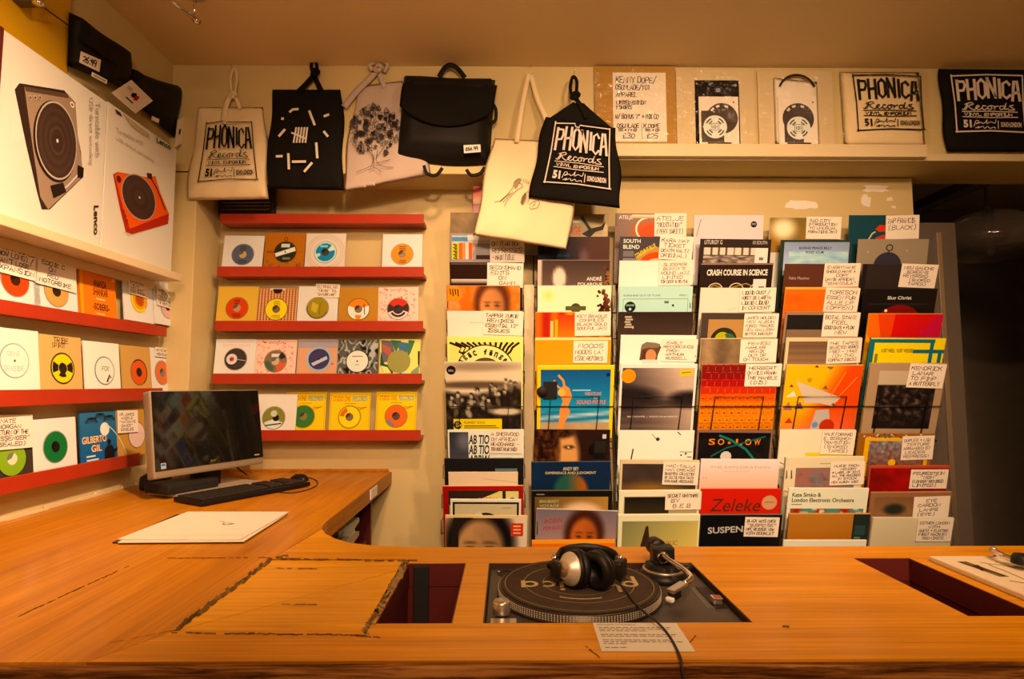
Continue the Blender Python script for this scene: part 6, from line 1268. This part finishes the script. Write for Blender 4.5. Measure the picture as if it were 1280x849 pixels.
# hand-lettered cards: sleeve, middle px, size px, lines
CARDS = [
 (c11, 634, 313, 43, 30, ['ON YEAR BON', 'REPRESSES', '- MAIN TITLE #']),
 (c12, 631.5, 344, 45, 30, ['SECONDHAND', 'EDITS', 'ON', 'GAMM']),
 (c14, 629, 404, 50, 30, ['TAPPER ZUKIE', 'REMIXES', 'ESSENTIAL 12"', 'ISSUES']),
 (c17, 632, 552, 41, 31, ['A SHERWOOD', 'ON AFRICAN', 'HEADCHARGE -', 'YOU MUST HEAR THIS!']),
 (c24, 741, 405, 45, 30, ['KEV BEADLE', 'COMPILES', 'BLACK GOLD', 'SOULFUL JAZZ', '']),
 (c25, 738, 440, 43, 28, ['MOODS', "MOODS LA'", 'ESSE REMIXES']),
 (c30, 838, 281, 40, 28, ['ATELJE', '"MEDITATION"', '(VERY SWEET)']),
 (c31, 845, 310, 42, 29, ['KARA MAY', 'TICKET', 'DEATH WALTZ', 'ORIGINAL)']),
 (c32, 845, 341, 43, 31, ['SLEEPER', "BUNNY'S", 'WOUND JAZZ', 'LIMITED', 'TOP DEEP & MENTAL']),
 (c35, 849, 438, 45, 29, ['EARLY', 'RECORDINGS', 'FROM', 'ARTHUR', 'RUSSELL']),
 (c38, 851, 592, 45, 30, ['MAC-TALLA', 'NAN CREAGE', 'BEAUTIFUL COLLECTION', 'OF CELTIC FOLK TALES', 'WITH RARE PRESSINGS']),
 (c39, 854, 626, 45, 24, ['SECRET RHYTHMS', 'BY', 'B.E.B']),
 (c43, 947, 375, 45, 30, ['LIQUID DUST /', 'MIKEY DE LAREVA', 'LIQUID LIQUID', 'IN CONCERT']),
 (c44, 951, 407, 43, 30, ['JAMES HOLDEN', 'NEW ALBUM', 'MIXED TRACKS', 'NEW GALLERY', 'BETTER IMMENSITY']),
 (c45, 948, 439, 46, 30, ['FENNESZ', 'MAHLER', 'REMIX', 'OUT OF', 'ON TOUCH']),
 (c46, 954, 469, 45, 29, ['HERBERT', 'ON NILS FRAHM', 'THE HAMBLE', '(DIS)']),
 (c4a, 952, 659, 43, 26, ['BLACK ARTS CREW', '"SUSPENSE"', 'MPC REISSUE NOW', 'WITH BOOKLET']),
 (c50, 1029.5, 285, 44, 27, ['SAD CITY', 'INTRODUCTION', 'TO UNUSUAL', 'FORMATIONS 2X12', '']),
 (c52, 1052, 344, 45, 29, ['EVERYNAME', 'SHOULD HAVE A', 'COPY', 'DAVIS AFRICAN', '"GWANZULA"']),
 (c53, 1052, 375, 43, 30, ['TORESCH', 'ESSEN FUR', 'ALLE LP', '(OFFEN)']),
 (c54, 1051, 406, 46, 30, ['BOTAL STANZ', 'FEEL', 'GOOD DAYS + FLOW', 'NEW']),
 (c55, 1055, 439, 43, 31, ['THE TAPES', 'SELECTED WORKS', '1982 - 1992', '(ON TWO', 'COMPACT DISCS)']),
 (c57, 1047.5, 553, 42, 32, ['WALK FORWARD', 'E. BERGHEM', 'TRANSITION', '(SMOKED', 'TAPES)']),
 (c58, 1059, 592, 43, 30, ['MUSIC FROM', 'MEMORY', '* LABEL OF 2015', 'ALL THE RECORDS', 'IN STOCK', 'NEW ALBUM: GIGI']),
 (c60, 1128, 284, 42, 29, ['ZAP FRANCIS', '(BLACK)', '']),
 (c62, 1148, 345, 46, 29, ['NEU GAUCHE', 'SCREENS', 'REVERSED', '(SMOKED', 'TAPES)']),
 (c66, 1158, 470, 46, 31, ['KENDRICK', 'LAMAR', 'TO PIMP', 'A BUTTERFLY']),
 (c67, 1147, 560, 40, 31, ['DUPLEX + LSD', 'TEXTURE', 'ARRANGED BY', 'LEADER', 'REPRESS!']),
 (c68, 1161, 599, 47, 25, ['FEURESTEIN', '"NGM"', '(LONDON REMIXED', 'LIMITED)']),
 (c69, 1164, 634, 45, 28, ['EYE', 'CARDON', 'LAMPS', '(EYE)']),
 (c6a, 1168, 663, 44, 30, ['ESTHER LONDON', 'WITH', 'GUEST + ELECTRO', 'FIRST HACKNEY', 'REMIXES']),
]
WHAT = {fn: w for _, _, _, _, fn, _, _, w, _ in LPS}
for fn, x, y, w_, h_, lines in CARDS:
    o = LP[fn]; card(o, x, y, w_, h_, lines, 'handwritten card on the ' + WHAT[fn], 'price cards on the records', 1.0 / math.cos(R(10)))
# ------------------------------------------------------------------ bags hung in front of the upper wall
YF = YU - .006
def lettermap(Q, c, d0): return lambda u, v, d: Q(u, v) - c + Vector((0, -d0 - d, 0))
def shop_print(a, c, mode=0):
    """hand-drawn shop crest: frame, big uneven capitals, script, rules and small print"""
    T = .020
    a.line([(.0, .03), (.36, .0), (.37, .05), (.44, .055), (.45, .02), (1.0, .03)], T, c) if mode == 1 else a.line([(0, .02), (.5, .0), (1, .02)], T, c)
    a.line([(1.0, .02), (.99, .5), (1.0, .985)], T, c); a.line([(1.02, .985), (.5, .97), (-.02, 1.0)], T, c); a.line([(0, .0), (.012, .5), (-.005, 1.01)], T, c)
    SH = {'P': [[(0, 0), (0, 1)], [(0, .06), (.7, .06), (.8, .28), (.6, .5), (.1, .52)]], 'H': [[(0, 0), (0, 1)], [(.75, 0), (.75, 1)], [(0, .52), (.75, .46)]], 'O': [[(.4, .03), (.02, .2), (.02, .8), (.4, .97), (.75, .8), (.75, .2), (.4, .03)]],
          'N': [[(0, 1), (0, 0)], [(0, .03), (.75, .95)], [(.75, 1), (.75, 0)]], 'I': [[(.3, 0), (.3, 1)]], 'C': [[(.78, .22), (.5, .03), (.08, .15), (.02, .8), (.4, .97), (.78, .8)]], 'A': [[(0, 1), (.25, .04), (.55, .04), (.78, 1)], [(.1, .64), (.72, .60)]]}
    xs = (.07, .215, .36, .50, .625, .705, .84); top = (.10, .09, .075, .06, .085, .11, .10) if mode == 0 else (.10, .07, .06, .10, .12, .12, .10); bot = (.45, .43, .42, .40, .40, .42, .45) if mode == 0 else (.46, .44, .44, .45, .40, .47, .46)
    for ch, x, t, b in zip('PHONICA', xs, top, bot):
        for s in SH[ch]: a.line([(x + px * .135, t + py * (b - t)) for px, py in s], .040, c); a.k -= 1
    a.k += 1
    S = lambda pts, w_=.015: a.line([(p.x, p.y) for p in catmull([Vector((x, y, 0)) for x, y in pts], 4)], w_, c)
    W_ = [[(.13, .615), (.19, .515), (.165, .60), (.11, .605)], [(.15, .52), (.24, .487), (.27, .515), (.20, .55), (.27, .612), (.33, .575)], [(.30, .58), (.355, .555), (.335, .535), (.305, .575), (.345, .61), (.40, .575)],
          [(.45, .548), (.415, .54), (.395, .585), (.43, .608), (.48, .575)], [(.52, .54), (.475, .56), (.49, .605), (.535, .585), (.52, .54), (.575, .552)], [(.575, .55), (.57, .605), (.585, .56), (.63, .545)],
          [(.71, .545), (.655, .55), (.655, .60), (.705, .585), (.745, .49), (.72, .60), (.77, .585)], [(.845, .53), (.79, .545), (.835, .58), (.86, .61), (.77, .612)]]
    for w_ in W_: S(w_)
    a.line([(.10, .645), (.5, .635), (.9, .648)], .013, c); a.line([(.10, .735), (.5, .745), (.9, .735)], .013, c)
    a.hand('VINYL EMPORIUM', .13, .715, .045, c, wd=.013, width=.76, jit=.25)
    a.type('51', .10, .925, .135, c, width=.12, off=.05)
    S([(.25, .90), (.29, .80), (.33, .82), (.28, .86), (.36, .83), (.38, .85), (.42, .83), (.45, .78), (.44, .85), (.50, .82), (.56, .84), (.58, .78)], .011); S([(.27, .93), (.33, .90), (.30, .935), (.38, .90), (.40, .935), (.45, .90), (.48, .93), (.55, .91), (.56, .935)], .011)
    a.line([(.61, .80), (.605, .93)], .012, c); a.type('SOHO·LONDON', .645, .905, .085, c, width=.30, off=.035)
def bag(name, pts, label, m, Y=YF, th=.02, seed=0, mats=None, sag=.006, cat='bag'):
    P = [at_y(x, y, Y) for x, y in pts]; c = sum(P, Vector()) / 4; e = empty(name, tuple(c), label=label, cat=cat, group='bags hung on the upper wall'); Q = quad(P)
    wav = lambda u, v: sag * (math.sin(u * 7 + seed) * .5 + math.sin(v * 5 + u * 3 + seed * 2) * .5 + .35 * math.sin(u * 17 + v * 9 + seed))
    def mf(u, v, d):
        p = Q(u, v) - c; bow = .012 * math.sin(math.pi * v) * (1 if .0 < u < 1 else 1)
        p.x += (u - .5) * bow * 1.2 - (.006 * math.sin(v * 9 + seed)) * (1 if u in (0, 1) else .5)
        if d: p.y -= d + wav(u, v)
        return p
    cloth('bag_cloth', mf, m, e, 30, th); return e, Q, c
def nail(e, c, px, py, Y=YU):
    p = at_y(px, py, Y) - c; lathe('nail', [(0, .004), (.0035, .004), (.0035, .002), (.0012, .002), (.0012, -.02)], M['chrome'], e, 10, disc_matrix(p + Vector((0, -.020, 0)), (0, -1, 0)))
INKD, INKW = (34, 26, 20), (236, 200, 164)
def crest(e, c, pts, Y, d0, col_, mode): 
    P = [at_y(x, y, Y) for x, y in pts]; Q = quad(P); a = Art((P[1] - P[0]).length, (P[3] - P[0]).length, lambda u, v, d: Q(u, v) - c + Vector((0, -d0 - d, 0)), step=.00006); shop_print(a, col_, mode); return a.build('crest_print', e, M['matte'])
def strap(e, c, pts, w_, m, name='strap', Y=YF - .016, th=.003):
    P = catmull([at_y(x, y, Y) - c + Vector((0, dy, 0)) for x, y, dy in [(q + (0,))[:3] for q in pts]], 6); bm = bmesh.new(); rows = []
    for i, p in enumerate(P):
        t = (P[min(len(P) - 1, i + 1)] - P[max(0, i - 1)]); s = Vector((-t.z, 0, t.x)).normalized() if abs(t.z) + abs(t.x) > 1e-6 else Vector((1, 0, 0))
        rows.append([bm.verts.new(p + s * a_ * w_ / 2 + Vector((0, b_ * th / 2, 0))) for a_, b_ in ((-1, -1), (1, -1), (1, 1), (-1, 1))])
    for A, B in zip(rows, rows[1:]):
        for k in range(4): bm.faces.new((A[k], A[(k + 1) % 4], B[(k + 1) % 4], B[k]))
    bm.faces.new(rows[0]); bm.faces.new(rows[-1][::-1]); return bm_obj(name, bm, m, e, True)
def knot(e, c, px, py, r, m, Y=YF - .022):
    p = at_y(px, py, Y) - c; bm = bmesh.new(); add_tube(bm, [p + Vector((r * .8 * math.cos(t) * (1 + .3 * math.sin(2 * t)), -r * .35 * math.sin(t * 1.5), r * .7 * math.sin(t))) for t in [k * 2 * math.pi / 14 for k in range(14)]], r * .52, 8, True); return bm_obj('knot', bm, m, e, True)
# cream tote with the crest
e, Q, c = bag('cotton_tote', ((250, 134), (330, 134), (335, 249), (233.5, 250.5)), 'cream cotton tote with black printed crest, hung at the corner of the upper wall', M['canvas'], seed=1)
crest(e, c, ((259, 153), (315, 151), (322, 226), (249, 227.5)), YF - .026, .006, INKD, 1)
strap(e, c, ((279, 152), (282, 132), (288, 119)), .026, M['canvas']); strap(e, c, ((300, 136), (296, 126), (292, 118)), .016, M['canvas'])
strap(e, c, ((290, 118), (288, 100), (291, 87), (294, 87), (296, 100), (293, 118)), .010, M['canvas'], 'strap_loop'); knot(e, c, 291, 119, .014, M['canvas']); nail(e, c, 292, 86)
# black tote with white dashes
e, Q, c = bag('cotton_tote', ((342, 112), (427, 112), (428, 238), (333.5, 236)), 'black cotton tote printed with scattered white dashes and a tally mark', M['blackcanvas'], seed=2)
P = [at_y(x, y, YF - .026) for x, y in ((333, 112), (428, 112), (428, 238), (333, 238))]; Qd = quad(P)
a = Art(.32, .43, lambda u, v, d: Qd(u, v) - c + Vector((0, -.006 - d, 0)))
D_ = lambda pts, wd=.032: a.line([((220 + x / 4.041 - 333) / 95, (60 + y / 4.041 - 112) / 126) for x, y in pts], wd, (240, 206, 166))
for q in ([(578, 327), (592, 315), (618, 313)], [(676, 324), (702, 392)], [(752, 349), (772, 341)], [(524, 449), (551, 418)], [(750, 428), (768, 450)], [(711, 486), (716, 558)], [(511, 552), (538, 551)], [(570, 540), (573, 614)], [(592, 579), (656, 578)], [(652, 627), (688, 586)], [(538, 362), (544, 363)]): D_(q)
for k in range(5): D_([(597 + k * 15, 482), (610 + k * 14, 408)], .022)
D_([(588, 434), (660, 464)], .022); tag(a.build('dash_print', e, M['matte']), kind='stuff')
strap(e, c, ((372, 116), (384, 104), (394, 92)), .024, M['blackcanvas']); strap(e, c, ((403, 116), (397, 104), (392, 92)), .022, M['blackcanvas'])
strap(e, c, ((391, 92), (389, 82), (392, 73), (396, 82), (395, 92)), .014, M['blackcanvas'], 'strap_loop'); knot(e, c, 394, 91, .017, M['blackcanvas']); nail(e, c, 392, 72)
# pinkish grey tote with the tree drawing
e, Q, c = bag('cotton_tote', ((447, 108), (503, 101), (538, 219), (428.5, 239.5)), 'grey-pink cotton tote with an ink drawing of a leafy tree', M['pinkcanvas'], seed=3, th=.012)
a = Art(1, 1, lambda u, v, d: at_y(420 + u / 3.145, 60 + v / 3.145, YF - .020) - c + Vector((0, -.004 - d, 0)), step=.00005); rr = random.Random(8); IK = (60, 44, 38)
for k in range(210):
    t = rr.uniform(0, 2 * math.pi); q = rr.uniform(0, 1) ** .5; x, y = 152 + 98 * q * math.cos(t), 325 + 100 * q * math.sin(t)
    if y > 400 and abs(x - 150) < 40: continue
    s = rr.uniform(5, 14); th_ = rr.uniform(0, 6.28); P_ = [(x + s * math.cos(th_ + k2 * 1.05) * (1 if k2 % 2 else .6), y + s * math.sin(th_ + k2 * 1.05) * (1 if k2 % 2 else .6)) for k2 in range(6)]
    if rr.random() < .3: a.poly(P_, rr.choice([(90, 74, 62), (60, 46, 40), (130, 110, 92)]))
    a.line(P_ + P_[:1], 1.8, IK); a.k = 2 + k % 6
for q in ([(140, 400), (148, 440), (140, 465), (110, 478), (80, 490)], [(165, 400), (158, 440), (170, 462), (200, 470), (228, 470)], [(150, 420), (150, 470), (130, 482)], [(148, 430), (120, 395)], [(160, 430), (190, 390)], [(158, 455), (215, 440)], [(150, 470), (180, 488)]): a.line(q, 1.8, IK); a.k = 9
a.build('tree_drawing', e, M['matte'])
strap(e, c, ((430, 134), (444, 116), (464, 96), (472, 86)), .028, M['pinkcanvas']); strap(e, c, ((481, 110), (476, 98), (474, 88)), .020, M['pinkcanvas']); strap(e, c, ((468, 90), (462, 82), (472, 76), (484, 80), (480, 90)), .016, M['pinkcanvas'], 'strap_loop'); knot(e, c, 473, 86, .018, M['pinkcanvas']); nail(e, c, 473, 78)
# black backpack
bp = empty('backpack', tuple(at_y(556, 150, YF - .05)), label='black flap backpack with a white price tag hung on the upper wall', cat='backpack', group='bags hung on the upper wall'); c = Vector(bp.location)
PB = [at_y(x, y, YF) - c for x, y in ((505, 96), (619, 100), (612, 206), (495, 196))]; Qb = quad(PB)
def bpm(u, v, d):
    p = Qb(u, v)
    if v > .9: p.z -= .02 * math.sin(math.pi * u) * (v - .9) * 10
    if d: p.y -= d * 6.0 * (1 if v < .8 else 1 - (v - .8) * 1.0) + .004 * math.sin(u * 8 + v * 5)
    return p
cloth('backpack_body', bpm, M['blackbag'], bp, 26, .011)
PFl = [at_y(x, y, YF - .072) - c for x, y in ((504, 93.5), (622, 98.5), (617, 137), (499.5, 132))]; Qf = quad(PFl)
def flm(u, v, d):
    p = Qf(u, v); p.z -= .088 * (math.sin(math.pi * u) ** .7) * v * v; p.y -= d + .006 * math.sin(math.pi * v); p.y += .055 * (1 - v) ** 4
    return p
cloth('backpack_flap', flm, M['blackcanvas'], bp, 26, .010)
strap(bp, c, ((549, 96), (556, 85), (563.5, 81.5), (572, 86), (581, 97)), .020, M['blackbag'], 'carry_loop', YF - .03, .006)
for pts in (((530, 207), (534, 217), (545, 219), (553, 210)), ((583, 212), (589, 219), (600, 217), (606, 209)), ((616, 130), (620, 138), (619, 150), (612, 156))): strap(bp, c, pts, .014, M['blackbag'], 'strap', YF - .04, .005)
PT = [at_y(x, y, YF - .0745) - c for x, y in ((579.5, 181.5), (600.5, 180.5), (601, 190), (580, 191.5))]; bm = bmesh.new(); A = [bm.verts.new(p) for p in PT]; B = [bm.verts.new(p + Vector((0, .0008, 0))) for p in PT]; bm.faces.new(A); bm.faces.new(B[::-1])
for i in range(4): bm.faces.new((A[i], A[(i + 1) % 4], B[(i + 1) % 4], B[i]))
bm_obj('price_tag', bm, M['cardwhite'], bp); Qt = quad(PT); a = Art(.065, .03, lambda u, v, d: Qt(u, v) + Vector((0, -.0006 - d, 0))); a.hand('£66.99', .1, .72, .42, (40, 30, 24), width=.8, wd=.05); a.build('tag_print', bp, M['matte']); nail(bp, c, 563, 80)
# long cream tote, hanging by its straps in front of the first two racks
e, Q, c = bag('cotton_tote', ((617, 173), (723, 178), (709.5, 312), (592.5, 294.5)), 'long cream cotton tote with a sketched forearm, in front of the first two racks', M['canvas'], Y=YF - .05, seed=5, th=.016)
strap(e, c, ((646, 178, .0), (653, 130, .02), (661, 88, .045), (664, 86, .045)), .020, M['canvas'], Y=YF - .07); strap(e, c, ((664, 86, .045), (672, 118, .03), (684, 150, .01), (694, 180, 0)), .020, M['canvas'], Y=YF - .068); nail(e, c, 662.5, 85)
a = Art(1, 1, lambda u, v, d: at_y(590 + u / 5.662, 180 + v / 5.662, YF - .072) - c + Vector((0, -.004 - d, 0)), step=.00005); IK = (90, 70, 44)
for q in ([(160, 412), (200, 405), (250, 360), (290, 310), (300, 270), (320, 250)], [(230, 440), (250, 400), (300, 345), (330, 320)], [(320, 250), (345, 245), (350, 260), (330, 270), (355, 290), (360, 305), (330, 320)], [(300, 275), (310, 262), (318, 280)], [(322, 262), (326, 285)], [(335, 262), (338, 280)], [(200, 410), (270, 350)], [(220, 415), (290, 340)], [(365, 250), (368, 275)], [(380, 252), (388, 280)], [(395, 260), (402, 285)],
          [(350, 430), (358, 370), (390, 340), (415, 350), (395, 420), (380, 400), (365, 430), (352, 428)], [(405, 435), (430, 410), (470, 400), (480, 425), (460, 455), (420, 462), (408, 450)], [(430, 440), (450, 425), (440, 415)], [(370, 365), (372, 400)], [(385, 360), (384, 400)]): a.line(q, 3.0, IK)
a.poly([(345, 415), (352, 380), (372, 350), (385, 345), (378, 390), (362, 425)], (140, 110, 72)); a.poly([(298, 300), (305, 265), (330, 250), (345, 255), (330, 290), (310, 320)], (176, 140, 92)); a.build('arm_sketch', e, M['matte'])
# black tote with the white crest
e, Q, c = bag('cotton_tote', ((682, 146), (769, 160), (776, 260.5), (662, 247)), 'black cotton tote with white printed crest, overlapping the long cream tote', M['blackcanvas'], Y=YF - .085, seed=6)
Pn = [at_y(x, y, YF - .088) - c for x, y in ((716, 128), (728, 129), (770, 164), (680, 152))]; Qn = quad(Pn); cloth('gathered_top', lambda u, v, d: Qn(u, v) + Vector((.004 * math.sin(u * 20) * (1 - v), -d - .003 * math.sin(u * 16) * (1 - v), 0)), M['blackcanvas'], e, 16, .018)
crest(e, c, ((694.5, 152.5), (762, 160), (761.5, 238), (681, 228)), YF - .112, .006, INKW, 1)
strap(e, c, ((733, 148), (727, 134), (719, 122)), .018, M['blackcanvas'], Y=YF - .115); strap(e, c, ((718, 122, .02), (714, 105, .04), (718, 87, .06), (723, 92, .06), (722, 108, .04), (720, 122, .02)), .014, M['blackcanvas'], 'strap_loop', YF - .105); knot(e, c, 719, 120, .017, M['blackcanvas'], YF - .112)
lathe('nail', [(0, .004), (.0035, .004), (.0035, .002), (.0012, .002), (.0012, -.06)], M['chrome'], e, 10, disc_matrix(at_y(719, 87, YF - .05) - c, (0, -1, 0)))
# black shirt at the right end
e, Q, c = bag('black_shirt', ((1174, 86), (1302, 87), (1300, 190), (1184, 189.5)), 'folded black shirt with white printed crest at the right end of the upper wall', M['blackcanvas'], Y=YF - .012, seed=7, th=.02, sag=.002, cat='shirt')
crest(e, c, ((1188, 94), (1277, 93.5), (1281, 167), (1196, 165)), YF - .038, .003, INKW, 0)

# ------------------------------------------------------------------ things standing on the cream trim ledge
YS = YU - .022
def stand(x0, x1, y0, y1, th, Y=YS): 
    a_, b_ = at_y(x0, y1, Y), at_y(x1, y0, Y); return a_.x, b_.x, a_.z, b_.z, Y
x0, x1, z0, z1, Y = stand(744, 843.5, 83, 179, 0, YS + .006)
env = empty('kraft_envelope', ((x0 + x1) / 2, Y, z0), label='kraft card in a clear sleeve with a large handwritten price sheet', cat='envelope')
box('kraft_board', (x0, Y, .001 + 2.441), (x1, Y + .004, z1), M['kraft'], env, .001, W=True); Ls = Vector(env.location)
s0, s1 = at_y(767, 177, Y - .002), at_y(832, 91, Y - .002); box('price_sheet', (s0.x, Y - .002, s0.z), (s1.x, Y - .0008, s1.z), M['cardwhite'], env, W=True)
wd, hh = s1.x - s0.x, s1.z - s0.z; a = Art(wd, hh, lambda u, v, d: Vector((s0.x + u * wd, Y - .0023 - d, s1.z - v * hh)) - Ls, step=.00005)
for t, x, y, h_, w_ in (('KENNY DOPE/', .06, .15, .085, .80), ('OSUNLADE/101', .05, .25, .07, .66), ('APPAREL', .06, .35, .06, .40), ('LIMITED EDITION', .06, .46, .05, .64), ("T'SHIRTS", .05, .53, .05, .34), ('W/ BONUS 7" + MIX CD', .04, .67, .06, .92), ('OSUNLADE', .07, .80, .055, .42), ('TEE + 7 + CD', .09, .85, .035, .40), ('£30', .17, .95, .065, .24), ('K.DOPE', .57, .80, .055, .32), ('TEE + CD', .59, .85, .035, .30), ('£25', .62, .95, .065, .22)): a.hand(t, x, y, h_, (40, 28, 22), width=w_, wd=.014)
a.line([(.53, .73), (.54, .96)], .008, (40, 28, 22)); a.build('handwriting', env, M['matte'])
def sheetc(par, x0, x1, z0, z1, Y, name='plastic_sleeve', seed=0):
    n = 14; V = []; F = []; o = Vector(par.location); rr = random.Random(seed)
    for j in range(n + 1):
        for i in range(n + 1):
            u, v = i / n, j / n; b = .004 * math.sin(u * 11 + seed) * math.sin(v * 9 + seed) + .003 * math.sin(u * 23 + v * 7)
            k = min(u, 1 - u, v, 1 - v); V.append(Vector((x0 + (x1 - x0) * u, Y - (b + .005) * min(1, k * 8) , z0 + (z1 - z0) * v)) - o)
    for j in range(n):
        for i in range(n): q = j * (n + 1) + i; F.append((q, q + 1, q + n + 2, q + n + 1))
    me = D.meshes.new(name); me.from_pydata(V, [], F); me.materials.append(M['clear'])
    for p in me.polygons: p.use_smooth = True
    ob = D.objects.new(name, me); COL.objects.link(ob); ob.parent = par; return ob
sheetc(env, x0, x1, 2.443, z1, Y - .004, seed=3)
def shirtpack(X0, X1, y0, label, dark, seed):
    x0, x1, z0, z1, Y = stand(X0, X1, y0, 179, 0); z0 = 2.4425; e = empty('packed_shirt', ((x0 + x1) / 2, Y, z0), label=label, cat='shirt', group='packed shirts on the ledge'); o = Vector(e.location)
    m = (x0 + x1) / 2 + (.006 if dark else 0); zs = at_y(X0, 99 if dark else 97, Y).z; hw = .098
    box('backing_card', (x0 + .006, Y + .012, z0), (x1 - .006, Y + .014, z1 - .004), M['trim'], e, W=True)
    Pq = [Vector((m - hw, Y + .008, zs + (.0 if dark else .004))) - o, Vector((m + hw, Y + .008, zs - (.0 if dark else .014))) - o, Vector((m + hw, Y + .008, z0 + .002)) - o, Vector((m - hw, Y + .008, z0 + .002)) - o]; Qs = quad(Pq)
    cloth('folded_shirt', lambda u, v, d: Qs(u, v) + Vector((0, -d, 0)), M['blackcanvas'] if dark else M['cardwhite'], e, 14, .012)
    zc1 = at_y(X0, 121.5, Y).z; cw = .087; box('disc_card', (m - cw, Y - .0065, z0 + .003), (m + cw - (.0 if dark else .004), Y - .0045, zc1), M['cardwhite'], e, W=True)
    cc = zc1 - z0 - .003; a = Art(2 * cw, cc, lambda u, v, d: Vector((m - cw + u * 2 * cw, Y - .0067 - d, zc1 - v * cc)) - o, step=.00005)
    if not dark: a.disc(.5, -.08, .5, (50, 38, 34), .44, 20, 160)
    a.disc(.58 if dark else .5, .46, .40, (96, 76, 60)); a.rect(.05 if dark else .14, .30, .62, .96, (96, 76, 60))
    for t0 in (62, 100, 128): a.disc(.58 if dark else .5, .46, .36, (226, 200, 176), .30, t0, t0 + 16)
    cx_, cy_ = (.40, .64) if dark else (.5, .66); a.disc(cx_, cy_, .30, (240, 222, 190))
    for r_ in (.25, .18):
        for t0 in range(25, 385, 90): a.disc(cx_, cy_, r_, (96, 76, 60), r_ - .035, t0, t0 + 42)
    a.rect(cx_ - .10, cy_ - .06, cx_ + .10, cy_ + .06, (240, 222, 190)); a.line([(cx_ - .1, cy_ - .07), (cx_ + .1, cy_ - .07), (cx_ + .1, cy_ + .07), (cx_ - .1, cy_ + .07), (cx_ - .1, cy_ - .07)], .014, (96, 76, 60)); a.type('101', cx_ - .07, cy_ + .04, .08, (96, 76, 60), width=.14, off=.02)
    a.rect(.2, .965, .8, .995, (60, 44, 36)); a.disc(.88, .12, .02, (90, 60, 50)); a.build('disc_print', e, M['print'])
    if dark: a = Art(.04, .03, lambda u, v, d: Vector((m - .02 + u * .04, Y - .0075 - d, at_y(X0, 114, Y).z + (.5 - v) * .03)) - o); a.disc(.5, .5, .5, (50, 40, 36)); a.hand('101', .2, .7, .5, (200, 180, 160), width=.6, wd=.06, jit=0); a.build('neck_label', e, M['matte'])
    sheetc(e, x0, x1, z0, z1, Y - .012, seed=seed); return e
shirtpack(846, 945, 84, 'clear-bagged folded black shirt with a disc card on the cream ledge', True, 1)
shirtpack(949, 1043, 86, 'clear-bagged folded white shirt with a disc card on the cream ledge', False, 2)
x0, x1, z0, z1, Y = stand(1055, 1154, 88.5, 178, 0); z0 = 2.4425
e = empty('packed_shirt', ((x0 + x1) / 2, Y, z0), label='clear-bagged cream folded shirt with black printed crest on the cream ledge', cat='shirt', group='packed shirts on the ledge'); o = Vector(e.location); Qs = quad([Vector((x0, Y + .012, z1)) - o, Vector((x1 - .01, Y + .012, z1)) - o, Vector((x1, Y + .012, z0)) - o, Vector((x0 + .008, Y + .012, z0)) - o])
cloth('folded_shirt', lambda u, v, d: Qs(u, v) + Vector((0, -d - (.002 * math.sin(u * 6) if d else 0), 0)), M['canvas'], e, 16, .018)
crest(e, o, ((1065.5, 93), (1150, 94.5), (1154.5, 163.5), (1073, 163.5)), Y - .008, .003, INKD, 0)
sheetc(e, x0 - .02, x1 + .01, z0, z1 + .01, Y - .014, seed=5)
